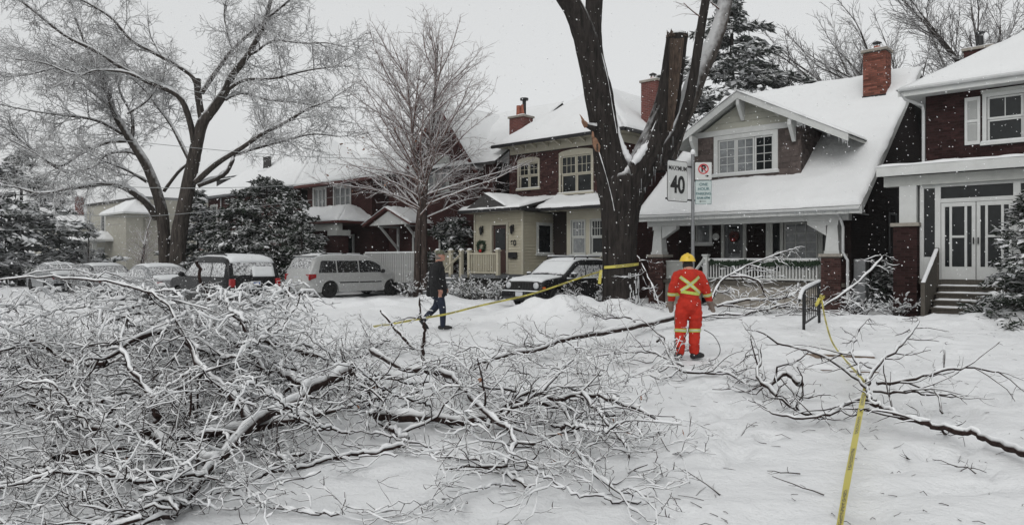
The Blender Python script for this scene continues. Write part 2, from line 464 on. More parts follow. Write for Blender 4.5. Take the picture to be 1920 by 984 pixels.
def gz(x, y):
    p = Vector((x, y, 0))
    z = 0.0
    for X, Y, sx, sy, h in MOUNDS:
        e = ((x - X) / sx) ** 2 + ((y - Y) / sy) ** 2
        if e < 9: z += h * math.exp(-e) * (1 + 0.35 * noise.noise(p * 1.7))
    d = math.hypot(x, y)
    if d < 60:
        z += 0.05 * noise.noise(p * 0.55) + 0.034 * noise.noise(p * 1.9 + Vector((3, 7, 1))) + 0.024 * noise.noise(p * 5.0) + 0.012 * noise.noise(p * 11)
        k = noise.noise(p * 2.7 + Vector((9, 2, 4)))          # old footprints under the new snow
        if k > 0.24: z -= 0.055 * min(1, (k - 0.24) * 7)
        if 0.5 < x < 8 and 5 < y < 15:
            for fx, fy, c, s in PRINTS:
                dx, dy = x - fx, y - fy
                if abs(dx) < .4 and abs(dy) < .4:
                    e = ((dx * c + dy * s) / .20) ** 2 + ((-dx * s + dy * c) / .10) ** 2
                    if e < 4: z -= .12 * math.exp(-e * e) - .03 * math.exp(-(e - 2) ** 2 * 2)
    return z
GC = {}
def gzc(x, y):                 # the same, remembered on a 12 cm grid
    k = (round(x * 8), round(y * 8))
    if k not in GC: GC[k] = gz(k[0] / 8, k[1] / 8)
    return GC[k]
def ground():
    ys = np.concatenate([np.linspace(-12, 3, 16)[:-1], np.linspace(3, 32, 225)[:-1], np.geomspace(32, 420, 34)])
    xp = np.concatenate([np.linspace(0, 16, 125)[:-1], np.geomspace(16, 420, 28)])
    xs = np.concatenate([-xp[::-1][:-1], xp])
    V = np.array([(x, y, gz(x, y)) for y in ys for x in xs])
    w = len(xs); j = np.arange(len(ys) - 1)[:, None] * w; i = np.arange(w - 1)[None, :]
    F = np.stack([j + i, j + i + 1, j + w + i + 1, j + w + i], -1).reshape(-1, 4)
    q = QB(); q.add(V, F)
    o = q.build('ground', 'snow_ground', smooth=True)
    tag(o, 'snow covered front yards, pavement and street', None, kind='structure')
ground()

# ------------------------------------------------------------------ house kit (local frame: x along the street, y into the house)
def front(y):  return lambda u, d, w: (u, y - d, w)
def right(x):  return lambda u, d, w: (x + d, u, w)
def mbox(mb, mp, u0, u1, d0, d1, w0, w1):
    pts = [mp(u, d, w) for w in (w0, w1) for u, d in ((u0, d0), (u1, d0), (u1, d1), (u0, d1))]
    mb.hexa(pts)
def cells(u0, u1, w0, w1, ops):
    us = sorted({u0, u1, *[q for o in ops for q in o[:2]]}); ws = sorted({w0, w1, *[q for o in ops for q in o[2:]]})
    us = [q for q in us if u0 <= q <= u1]; ws = [q for q in ws if w0 <= q <= w1]
    for a, b in zip(us, us[1:]):
        for c, d in zip(ws, ws[1:]):
            m = ((a + b) / 2, (c + d) / 2)
            if not any(o[0] < m[0] < o[1] and o[2] < m[1] < o[3] for o in ops): yield a, b, c, d
def wall(parent, mp, u0, u1, w0, w1, ops, m, th=0.25, name='wall'):
    mb = MB()
    for a, b, c, d in cells(u0, u1, w0, w1, ops): mbox(mb, mp, a, b, -th, 0, c, d)
    return mb.build(name, m, parent)
def brickwork(parent, mp, u0, u1, w0, w1, ops, m, dep=0.018, lim=None):
    mb = MB(); bl, bh, g = 0.205, 0.064, 0.011; k = 0; w = w0
    while w + bh < w1:
        a = u0 - (0.108 if k % 2 else 0)
        while a < u1:
            c0, c1 = max(a, u0), min(a + bl, u1)
            if lim:
                q0, q1 = lim(w + bh); c0, c1 = max(c0, q0), min(c1, q1)
            for o in ops:
                if o[2] - 0.004 < w + bh / 2 < o[3] + 0.004:
                    if c0 < o[0] < c1: c1 = o[0]
                    if c0 < o[1] < c1: c0 = o[1]
                    if c0 >= o[0] and c1 <= o[1]: c1 = c0
            if c1 - c0 > 0.03:
                d = dep * random.uniform(0.6, 1.15); mbox(mb, mp, c0, c1, 0.001, d, w, w + bh)
            a += bl + g
        w += bh + g; k += 1
    o = mb.build('brickwork', m, parent, fix=False); tag(o, kind='stuff'); return o
def window(parent, mp, u0, u1, w0, w1, sashes=1, cols=2, rows=2, fm='white_paint', cas=0.09, sill=True, glass='glass', hung=False, lower=(1, 1), rec=0.09, snow=True):
    """a window set back in its opening: casing, sashes, muntins, single panes"""
    mb = MB()
    for a, b, c, d in ((u0 - cas, u0, w0, w1), (u1, u1 + cas, w0, w1), (u0 - cas, u1 + cas, w1, w1 + cas)): mbox(mb, mp, a, b, -rec, 0.035, c, d)
    o = mb.build('window', fm, parent)
    if sill:
        s = MB(); mbox(s, mp, u0 - cas - 0.05, u1 + cas + 0.05, -rec, 0.09, w0 - 0.09, w0); s.build('sill', fm, o)
        if snow:
            s = MB(); mbox(s, mp, u0 - cas - 0.03, u1 + cas + 0.03, 0.037, 0.085, w0 + 0.001, w0 + 0.03); s.build('snow', 'snow', o)
    sw = (u1 - u0) / sashes; fw = 0.055
    for k in range(sashes):
        a, b = u0 + k * sw + 0.01, u0 + (k + 1) * sw - 0.01
        parts = [(w0 + 0.005, w1 - 0.005, cols, rows, -rec + 0.01)]
        if hung:
            md = w0 + (w1 - w0) * 0.5
            parts = [(md, w1 - 0.005, cols, rows, -rec + 0.03), (w0 + 0.005, md - 0.002, lower[0], lower[1], -rec)]
        for (c, d, nc, nr, dd) in parts:
            f = MB()
            mbox(f, mp, a, a + fw, dd, dd + 0.045, c, d); mbox(f, mp, b - fw, b, dd, dd + 0.045, c, d)
            mbox(f, mp, a + fw, b - fw, dd, dd + 0.045, c, c + fw); mbox(f, mp, a + fw, b - fw, dd, dd + 0.045, d - fw, d)
            f.build('sash', fm, o)
            iu0, iu1, iw0, iw1 = a + fw, b - fw, c + fw, d - fw
            if nc * nr > 1:
                g = MB()
                for i in range(1, nc):
                    q = iu0 + (iu1 - iu0) * i / nc; mbox(g, mp, q - 0.011, q + 0.011, dd + 0.008, dd + 0.032, iw0, iw1)
                for j in range(1, nr):
                    q = iw0 + (iw1 - iw0) * j / nr
                    for i in range(nc):
                        x0 = iu0 + (iu1 - iu0) * i / nc + 0.0112; x1 = iu0 + (iu1 - iu0) * (i + 1) / nc - 0.0112
                        mbox(g, mp, x0, x1, dd + 0.008, dd + 0.031, q - 0.011, q + 0.011)
                g.build('muntin', fm, o)
            for i in range(nc):
                for j in range(nr):
                    x0 = iu0 + (iu1 - iu0) * i / nc; x1 = iu0 + (iu1 - iu0) * (i + 1) / nc; z0 = iw0 + (iw1 - iw0) * j / nr; z1 = iw0 + (iw1 - iw0) * (j + 1) / nr
                    p = MB(); t = random.uniform(-.004, .004)
                    mbox(p, mp, x0 + .001, x1 - .001, dd + 0.012, dd + 0.018, z0 + .001, z1 - .001)
                    p.build('pane', (glass[(k) % len(glass)] if isinstance(glass, tuple) else glass), o)
    return o
def slab(parent, name, m, P, th):
    """a roof plane of 3-4 points with thickness measured straight down"""
    return MB().prism(P, (0, 0, -th)).build(name, m, parent)
BRICKM = {}
def pier(parent, x0, x1, y0, y1, z0, z1, m='brick_pier', name='pier', core='mortar', faces='fr', nb=None):
    """a brick pier or chimney shaft: every visible brick a piece of its own"""
    o = B(parent, name, core, (x0 + .012, x1 - .012, y0 + .012, y1 - .012, z0, z1))
    def mesh(w):
        key = (round(w, 3), m)
        if key not in BRICKM:
            me = MB().box(-w / 2, w / 2, 0, 0.03, 0, 0.062).build('brick', m)
            BRICKM[key] = me.data; bpy.data.objects.remove(me)
        return BRICKM[key]
    nc = int((z1 - z0) / 0.0745)
    for c in range(nc):
        z = z0 + c * 0.0745 + 0.004
        for fc in faces:
            L = (x1 - x0) if fc == 'f' else (y1 - y0)
            n = max(2, round(L / 0.21)); w = L / n
            spans = [(i * w, (i + 1) * w) for i in range(n)] if (c + (fc == 'r')) % 2 == 0 else [(0, w / 2)] + [(w / 2 + i * w, w / 2 + (i + 1) * w) for i in range(n - 1)] + [(L - w / 2, L)]
            for a, b in spans:
                me = mesh(b - a - 0.011); q = (a + b) / 2; j = random.uniform(-.002, .003)
                if fc == 'f': link('brick', me, None, o, (x0 + q, y0 + j, z))
                else: link('brick', me, None, o, (x1 - j, y0 + q, z), (0, 0, math.pi / 2))
    return o
def hip(parent, x0, x1, y0, y1, ze, zr, th=0.16, m='roof_dark', fascia='white_paint', sn=0.11, inset=None, name='roof'):
    """hip roof; the snow lies on its front and its street-facing right plane"""
    w = (x1 - x0) / 2 if inset is None else inset
    cx0, cx1 = x0 + w, x1 - w
    if cx1 < cx0 + 0.02: cx0, cx1 = (x0 + x1) / 2 - 0.01, (x0 + x1) / 2 + 0.01
    r0, r1 = y0 + w, max(y1 - w, y0 + w + 0.02)
    A, Bq, Cq, D = (x0, y0, ze), (x1, y0, ze), (x1, y1, ze), (x0, y1, ze)
    E, F, G, H = (cx0, r0, zr), (cx1, r0, zr), (cx1, r1, zr), (cx0, r1, zr)
    mb = MB(); mb.add([A, Bq, Cq, D, E, F, G, H], [(0, 1, 5, 4), (1, 2, 6, 5), (2, 3, 7, 6), (3, 0, 4, 7), (4, 5, 6, 7), (3, 2, 1, 0)])
    o = mb.build(name, m, parent)
    if fascia:
        f = MB(); f.box(x0, x1, y0 - .02, y0 - .002, ze - th, ze + .02); f.box(x1 + .002, x1 + .02, y0, y1, ze - th, ze + .02); f.box(x0 + .05, x1 - .05, y0 + .05, y1 - .05, ze - th + .03, ze - .012)
        f.build('fascia', fascia, o)
    snow_patch(o, (x0 - .02, y0 - .03, ze + .01), (x1 + .02, y0 - .03, ze + .01), F, E, sn, (30, 16))
    snow_patch(o, (x1 + .03, y0 - .02, ze + .01), (x1 + .03, y1, ze + .01), G, F, sn, (30, 16))
    snow_patch(o, (x0 - .03, y1, ze + .01), (x0 - .03, y0 - .02, ze + .01), E, H, sn, (24, 12))
    return o
def chimney_cap(o, x0, x1, y0, y1, z, flue='clay', fh=0.35, n=1, cap=True):
    B(o, 'crown_course', 'stone', (x0 - .06, x1 + .06, y0 - .06, y1 + .06, z, z + .09))
    snow_patch(o, (x0 - .05, y0 - .05, z + .092), (x1 + .05, y0 - .05, z + .092), (x1 + .05, y1 + .05, z + .092), (x0 - .05, y1 + .05, z + .092), .05, (8, 8), 'snow')
    for k in range(n):
        cx = x0 + (x1 - x0) * (k + 1) / (n + 1); cy = (y0 + y1) / 2
        MB().lathe([(.02, z + .05), (.13, z + .05), (.115, z + .09 + fh), (.09, z + .09 + fh), (.09, z + fh)], 12, (cx, cy, 0)).build('flue', flue, o)
        if cap:
            c = MB().lathe([(.01, z + fh + .30), (.17, z + fh + .22), (.17, z + fh + .20), (.01, z + fh + .2)], 10, (cx, cy, 0))
            for t in range(4): c.bar((cx + .1 * math.cos(t * 1.57), cy + .1 * math.sin(t * 1.57), z + fh), (cx + .1 * math.cos(t * 1.57), cy + .1 * math.sin(t * 1.57), z + fh + .21), .02, .02)
            c.build('flue_cap', 'black_metal', o)
def house(name, a0, b0, label):
    return empty(name, W(a0, b0, 0), -TH, label, 'house')
def wreath(parent, c, r, axis='y', m='green_garland'):
    q = QB(); rng = random.Random(3)
    for k in range(260):
        t = rng.uniform(0, 6.283); rr = r + rng.gauss(0, r * .13); p = np.array([c[0] + rr * math.cos(t), c[1] + rng.uniform(-.07, .02), c[2] + rr * math.sin(t)])
        d = np.array([rng.gauss(0, 1), rng.gauss(0, .5), rng.gauss(0, 1)]); d *= 0.06 / np.linalg.norm(d); e = np.cross(d, [0, 1, .3]) * .25
        q.add(np.array([p - d - e, p - d + e, p + d + e, p + d - e]), np.array([[0, 1, 2, 3]]))
    o = q.build('wreath', m, parent)
    b = MB(); b.ball((c[0], c[1] - .08, c[2] - r), (.09, .03, .07)); b.build('bow', 'red_ribbon', o, True)
    return o

# ------------------------------------------------------------------ the bungalow
def bungalow():
    h = house('bungalow', -15, 23.5, 'bungalow with steep snowy roof, brown shingled dormer and white porch railing')
    K = .781
    ro = MB()
    for (ya, za, yb, zb) in ((0, 3.35, 7.15, 8.93), (14.3, 3.35, 7.15, 8.93)):
        ro.prism([(0, ya, za), (8, ya, za), (8, yb, zb), (0, yb, zb)], (0, 0, -.14))
    roof = ro.build('roof', 'roof_dark', h)
    B(roof, 'fascia', 'white_paint', (-.01, 8.01, -.03, -.004, 3.10, 3.36), (-.01, 8.01, .0, .45, 3.13, 3.16))
    rk = MB(); rk.prism([(8.005, 0, 3.33), (8.005, 7.15, 8.91), (8.005, 7.15, 8.66), (8.005, 0, 3.08)], (.035, 0, 0)); rk.build('bargeboard', 'white_paint', roof)
    snow_patch(roof, (-.03, -.05, 3.36), (8.04, -.05, 3.36), (8.04, 7.2, 8.97), (-.03, 7.2, 8.97), .13, (60, 60), lump=.5)
    # gutter
    MB().tube([(-.02, -.08, 3.27), (8.0, -.08, 3.25)], .05, 8).build('gutter', 'pipe_white', roof)
    ic = MB()
    for k in range(70):
        x = random.choice((random.uniform(0, 8), random.gauss(2, .5), random.gauss(6.5, .6)))
        if 0 < x < 8: ic.tube([(x, -.09, 3.22), (x, -.09, 3.22 - random.uniform(.04, .20))], [.010, .001], 4)
    ic.build('icicle', 'ice', roof)
    MB().tube([(7.3, -.06, 3.2), (7.32, .3, 3.0), (7.36, .42, 2.7), (7.36, .42, 1.9), (7.5, .42, 1.65), (7.5, .42, .3)], .045, 8).build('downspout', 'pipe_white', roof)
    # walls
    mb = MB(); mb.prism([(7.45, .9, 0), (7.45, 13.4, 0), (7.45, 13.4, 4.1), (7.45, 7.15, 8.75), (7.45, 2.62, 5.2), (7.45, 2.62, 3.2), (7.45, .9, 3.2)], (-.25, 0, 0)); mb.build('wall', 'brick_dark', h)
    side = right(7.45)
    window(h, side, 5.2, 6.0, 1.9, 3.3, 1, 1, 2, 'grey_paint', sill=False)
    ops = [(2.2, 3.2, .92, 3.2), (1.05, 1.7, 2.3, 3.1)]
    wall(h, front(2.6), .3, 7.2, 0, 3.3, ops, 'brick_dark')
    B(h, 'porch_ceiling', 'white_paint_old', (.2, 7.5, .1, 2.6, 3.165, 3.2))
    # porch
    B(h, 'porch_floor', 'grey_wood', (.3, 7.4, .45, 2.59, .8, .92))
    B(h, 'porch_base', 'concrete', (.9, 1.55, .55, .75, 0, .8), (2.6, 6.68, .55, .75, 0, .8))
    B(h, 'beam', 'white_paint', (.15, 7.5, .5, .85, 2.93, 3.13))
    for (x0, x1) in ((.25, .87), (6.68, 7.3)):
        p = pier(h, x0, x1, .4, 1.02, 0, 1.76)
        B(p, 'cap_stone', 'stone', (x0 - .06, x1 + .06, .34, 1.08, 1.762, 1.86))
        c = (x0 + x1) / 2; yc = .71
        cm = MB(); q = lambda r, z: [(c - r, yc - r, z), (c + r, yc - r, z), (c + r, yc + r, z), (c - r, yc + r, z)]
        cm.hexa(q(.24, 1.862) + q(.24, 1.95)); cm.hexa(q(.215, 1.951) + q(.155, 2.78)); cm.hexa(q(.19, 2.781) + q(.19, 2.929)); cm.build('column', 'white_paint', p)
    for x0, s in ((.76, 1), (6.79, -1)): MB().prism([(x0, .55, 2.45), (x0, .55, 2.928), (x0 + s * .6, .55, 2.928), (x0 + s * .6, .55, 2.82)], (0, .25, 0)).build('bracket', 'white_paint', h)
    # railing with every baluster
    rl = B(h, 'railing', 'white_paint', (2.62, 6.66, .6, .69, 1.62, 1.68), (2.62, 6.66, .61, .68, .97, 1.03), bevel=.006)
    B(rl, 'snow', 'snow', (2.64, 6.64, .6, .69, 1.681, 1.715))
    me = MB().box(-.02, .02, -.018, .018, 1.031, 1.619).build('baluster', 'white_paint', rl); me.location = (2.72, .645, 0)
    n = 35
    for k in range(1, n): link('baluster', me.data, None, rl, (2.72 + 3.86 * k / n, .645, 0))
    B(rl, 'newel_post', 'white_paint', (2.44, 2.61, .56, .73, .3, 1.8), (2.41, 2.64, .53, .76, 1.801, 1.86))
    l2 = B(h, 'railing', 'white_paint_old', (.88, 1.75, .62, .68, 1.58, 1.64), (.88, 1.75, .63, .67, .95, 1.0))
    m2 = MB().box(-.012, .012, -.01, .01, 1.0, 1.58).build('slat', 'white_paint_old', l2); m2.location = (.91, .65, 0)
    for k in range(1, 24): link('slat', m2.data, None, l2, (.91 + .82 * k / 24, .65, 0))
    g = QB(); rng = random.Random(5)
    for k in range(900):
        t = rng.random(); x = 2.75 + 3.85 * t; z = 1.60 - .09 * abs(math.sin(t * 9.4)) + rng.gauss(0, .035); p = np.array([x, .56 + rng.gauss(0, .03), z])
        d = np.array([rng.gauss(0, 1), rng.gauss(0, .6), rng.gauss(0, 1)]); d *= .06 / np.linalg.norm(d); e = np.cross(d, [0, 1, .2]) * .28
        g.add(np.array([p - d - e, p - d + e, p + d + e, p + d - e]), np.array([[0, 1, 2, 3]]))
    go = g.build('garland', 'green_garland'); go.location = W(-15, 23.5); go.rotation_euler = (0, 0, -TH)
    tag(go, 'dark green evergreen garland draped along the white porch railing', 'garland')
    for k in range(4): B(h, 'step', 'concrete', (1.6, 2.4, -.65 + k * .28, .55, k * .2, k * .2 + .195))
    MB().bar((2.5, .56, 1.7), (2.5, -.6, .95), .06, .08).bar((2.5, -.58, .2), (2.5, -.58, .95), .07, .07).build('stair_rail', 'white_paint', h)
    # door, small window, plaque, bay window
    d = B(h, 'door', 'white_paint_old', (2.2, 2.32, 2.50, 2.64, .92, 3.2), (3.08, 3.2, 2.50, 2.64, .92, 3.2), (2.32, 3.08, 2.50, 2.64, 3.06, 3.2), (2.08, 3.32, 2.53, 2.597, 3.2, 3.3))
    B(d, 'storm_door_frame', 'grey_paint', (2.33, 2.46, 2.58, 2.63, .93, 3.05), (2.94, 3.07, 2.58, 2.63, .93, 3.05), (2.46, 2.94, 2.58, 2.63, 2.92, 3.05), (2.46, 2.94, 2.58, 2.63, .93, 1.12), (2.46, 2.94, 2.58, 2.63, 1.8, 1.9))
    B(d, 'pane', 'glass', (2.46, 2.94, 2.60, 2.61, 1.9, 2.92)); B(d, 'pane', 'glass_curtain', (2.46, 2.94, 2.60, 2.61, 1.12, 1.8))
    MB().box(2.95, 2.98, 2.53, 2.58, 1.75, 1.95).build('handle', 'grey_metal', d)
    wreath(d, (2.7, 2.56, 2.55), .13, m='red_trim')
    window(h, front(2.6), 1.05, 1.7, 2.3, 3.1, 1, 1, 1, 'white_paint', cas=.08, glass='glass_curtain')
    MB().lathe([(.005, -.03), (.14, -.03), (.14, 0)], 16, (1.95, 2.59, 2.55), 'y').build('plaque', 'white_paint', h)
    bay = B(h, 'bay', 'white_paint_old', (4.1, 6.4, 2.2, 2.59, .93, 1.25), (4.1, 6.4, 2.2, 2.59, 2.98, 3.16), (4.1, 4.35, 2.2, 2.59, 1.25, 2.98), (4.62, 4.75, 2.2, 2.59, 1.25, 2.98), (5.95, 6.12, 2.2, 2.59, 1.25, 2.98), (6.3, 6.4, 2.2, 2.59, 1.25, 2.98))
    window(bay, front(2.2), 4.75, 5.95, 1.25, 2.98, 1, 3, 5, 'white_paint_old', cas=.004, sill=False, glass='glass_curtain')
    B(bay, 'pane', 'glass', (4.35, 4.62, 2.24, 2.25, 1.25, 2.98)); B(bay, 'pane', 'glass', (6.12, 6.3, 2.24, 2.25, 1.25, 2.98))
    B(h, 'gas_box', 'grey_metal', (7.52, 7.9, .9, 1.25, .35, 1.7), bevel=.03)
    # dormer
    y0 = 1.45; dm = wall(h, front(y0), 1.55, 5.65, 4.35, 6.35, [(2.6, 4.7, 4.82, 6.08)], 'shingle', .12, 'dormer')
    mb = MB(); mb.prism([(1.55, y0 + .13, 4.3), (1.55, 5.5, 6.3), (1.55, y0 + .13, 6.3)], (.1, 0, 0)); mb.prism([(5.55, y0 + .13, 4.3), (5.55, 5.5, 6.3), (5.55, y0 + .13, 6.3)], (.1, 0, 0)); mb.build('dormer_side', 'shingle', dm)
    rng = random.Random(9)
    def shingles(mp, u0, u1, w0, w1, ops, lim=None):
        k = 0; w = w0
        while w < w1 - .05:
            a = u0 - rng.uniform(0, .25)
            while a < u1:
                b = a + rng.uniform(.2, .42); c0, c1 = max(a, u0), min(b, u1)
                if lim: c1 = min(c1, lim(w))
                for o in ops:
                    if o[2] - .05 < w + .1 < o[3] + .05:
                        if c0 < o[0] < c1: c1 = o[0]
                        elif c0 < o[1] < c1: c0 = o[1]
                        elif c0 >= o[0] and c1 <= o[1]: c1 = c0
                if c1 - c0 > .05:
                    t = rng.uniform(.012, .022); m = MB()
                    m.hexa([mp(c0 + .004, .002, w), mp(c1 - .004, .002, w), mp(c1 - .004, t, w), mp(c0 + .004, t, w), mp(c0 + .004, .001, w + .2), mp(c1 - .004, .001, w + .2), mp(c1 - .004, .004, w + .2), mp(c0 + .004, .004, w + .2)])
                    m.build('shingle', 'shingle', dm)
                a = b
            w += .185; k += 1
    shingles(front(y0), 1.56, 5.64, 4.5, 6.2, [(2.42, 4.88, 4.6, 6.3)])
    shingles(right(5.65), 1.45, 4.2, 4.4, 6.2, [], lambda w: (w + .15 - 3.35) / K)
    window(dm, front(y0), 2.6, 4.7, 4.82, 6.08, 3, 2, 4, 'white_paint', cas=.16, glass=('glass_curtain', 'glass_curtain', 'glass'), rec=.06)
    B(dm, 'frieze_board', 'white_paint', (1.5, 5.7, y0 - .05, y0 - .002, 6.25, 6.45))
    ax, az = 3.6, 7.66; lx, lz = .9, 6.02; rx, rz = 7.35, 5.70
    zl = lambda x: az - (az - lz) * (ax - x) / (ax - lx) - .24
    zr = lambda x: az - (az - rz) * (x - ax) / (rx - ax) - .24
    for k in range(5):       # clapboards of the gable, each a board
        z0 = 6.452 + k * .235; z1 = z0 + .23
        xl = ax - (az - .24 - z0) / (az - lz) * (ax - lx); xr = ax + (az - .24 - z0) / (az - rz) * (rx - ax)
        xl2 = ax - max(0.02, (az - .24 - z1)) / (az - lz) * (ax - lx); xr2 = ax + max(0.02, (az - .24 - z1)) / (az - rz) * (rx - ax)
        xl, xl2, xr, xr2 = max(xl, 1.5), max(xl2, 1.5), min(xr, 5.75), min(xr2, 5.75)
        if xr - xl < .3: break
        MB().hexa([(xl, y0 - .03, z0), (xr, y0 - .03, z0), (xr, y0 + .1, z0), (xl, y0 + .1, z0), (xl2, y0 - .012, z1), (xr2, y0 - .012, z1), (xr2, y0 + .1, z1), (xl2, y0 + .1, z1)]).build('board', 'siding_grey', dm)
    dr = MB(); yf = .93
    dr.prism([(lx, yf, lz), (ax, yf, az), (ax, yf, az - .1), (lx, yf, lz - .1)], (0, 5.2, 0))
    mx, mz = 5.9, zr(5.9) + .24 + .02
    dr.prism([(ax, yf, az), (mx, yf, mz), (rx, yf, rz), (rx, yf, rz - .1), (mx, yf, mz - .1), (ax, yf, az - .1)], (0, 5.2, 0))
    d2 = dr.build('dormer_roof', 'white_paint_old', h)
    bg = MB(); bg.prism([(lx - .02, yf - .035, lz + .02), (ax, yf - .035, az + .03), (ax, yf - .035, az - .24), (lx - .02, yf - .035, lz - .24)], (0, .033, 0))
    bg.prism([(ax + .001, yf - .035, az + .03), (mx, yf - .035, mz + .02), (rx + .02, yf - .035, rz + .02), (rx + .02, yf - .035, rz - .22), (mx, yf - .035, mz - .24), (ax + .001, yf - .035, az - .24)], (0, .033, 0))
    bg.build('bargeboard', 'white_paint', d2)
    snow_patch(d2, (lx - .03, yf - .06, lz + .03), (lx - .03, 6.0, lz + .03), (ax, 6.0, az + .03), (ax, yf - .06, az + .03), .07, (30, 16))
    snow_patch(d2, (ax, yf - .06, az + .03), (ax, 6.0, az + .03), (mx, 6.0, mz + .02), (mx, yf - .06, mz + .02), .07, (30, 14))
    snow_patch(d2, (mx, yf - .06, mz + .02), (mx, 5.0, mz + .02), (rx + .03, 5.0, rz + .03), (rx + .03, yf - .06, rz + .03), .07, (20, 10))
    for x, zt in ((ax, az - .25), (1.75, zl(1.75)), (5.45, zr(5.45))):
        MB().prism([(x - .06, yf + .0, zt), (x - .06, y0 - .055, zt - .04), (x - .06, y0 - .055, zt - .72), (x - .06, y0 - .11, zt - .72), (x - .06, yf, zt - .2)], (.12, 0, 0)).build('knee_brace', 'white_paint', d2)
    ic = MB()
    for k in range(26):
        x = random.uniform(5.0, rx); z = (mz - (x - mx) * (mz - rz) / (rx - mx)) - .22; l = random.uniform(.05, .22)
        ic.tube([(x, yf - .02, z), (x, yf - .02, z - l)], [.009, .001], 4)
    for k in range(8):
        x = random.uniform(lx, lx + .4); l = random.uniform(.1, .45); ic.tube([(x, yf - .02, lz - .22), (x, yf - .02, lz - .22 - l)], [.014, .001], 4)
    ic.build('icicle', 'snow', d2)
    # chimney
    c = pier(h, 6.45, 7.25, 5.5, 6.2, 7.1, 9.45, 'brick_orange', 'chimney', 'mortar')
    chimney_cap(c, 6.45, 7.25, 5.5, 6.2, 9.45, 'clay', .16, 1, True)
    MB().prism([(7.27, 5.4, 7.5), (7.27, 6.25, 8.3), (7.27, 6.25, 8.05), (7.27, 5.4, 7.3)], (.02, 0, 0)).box(6.44, 7.27, 5.44, 5.47, 7.3, 7.8).build('flashing', 'black_metal', c)
    return h
bungalow()

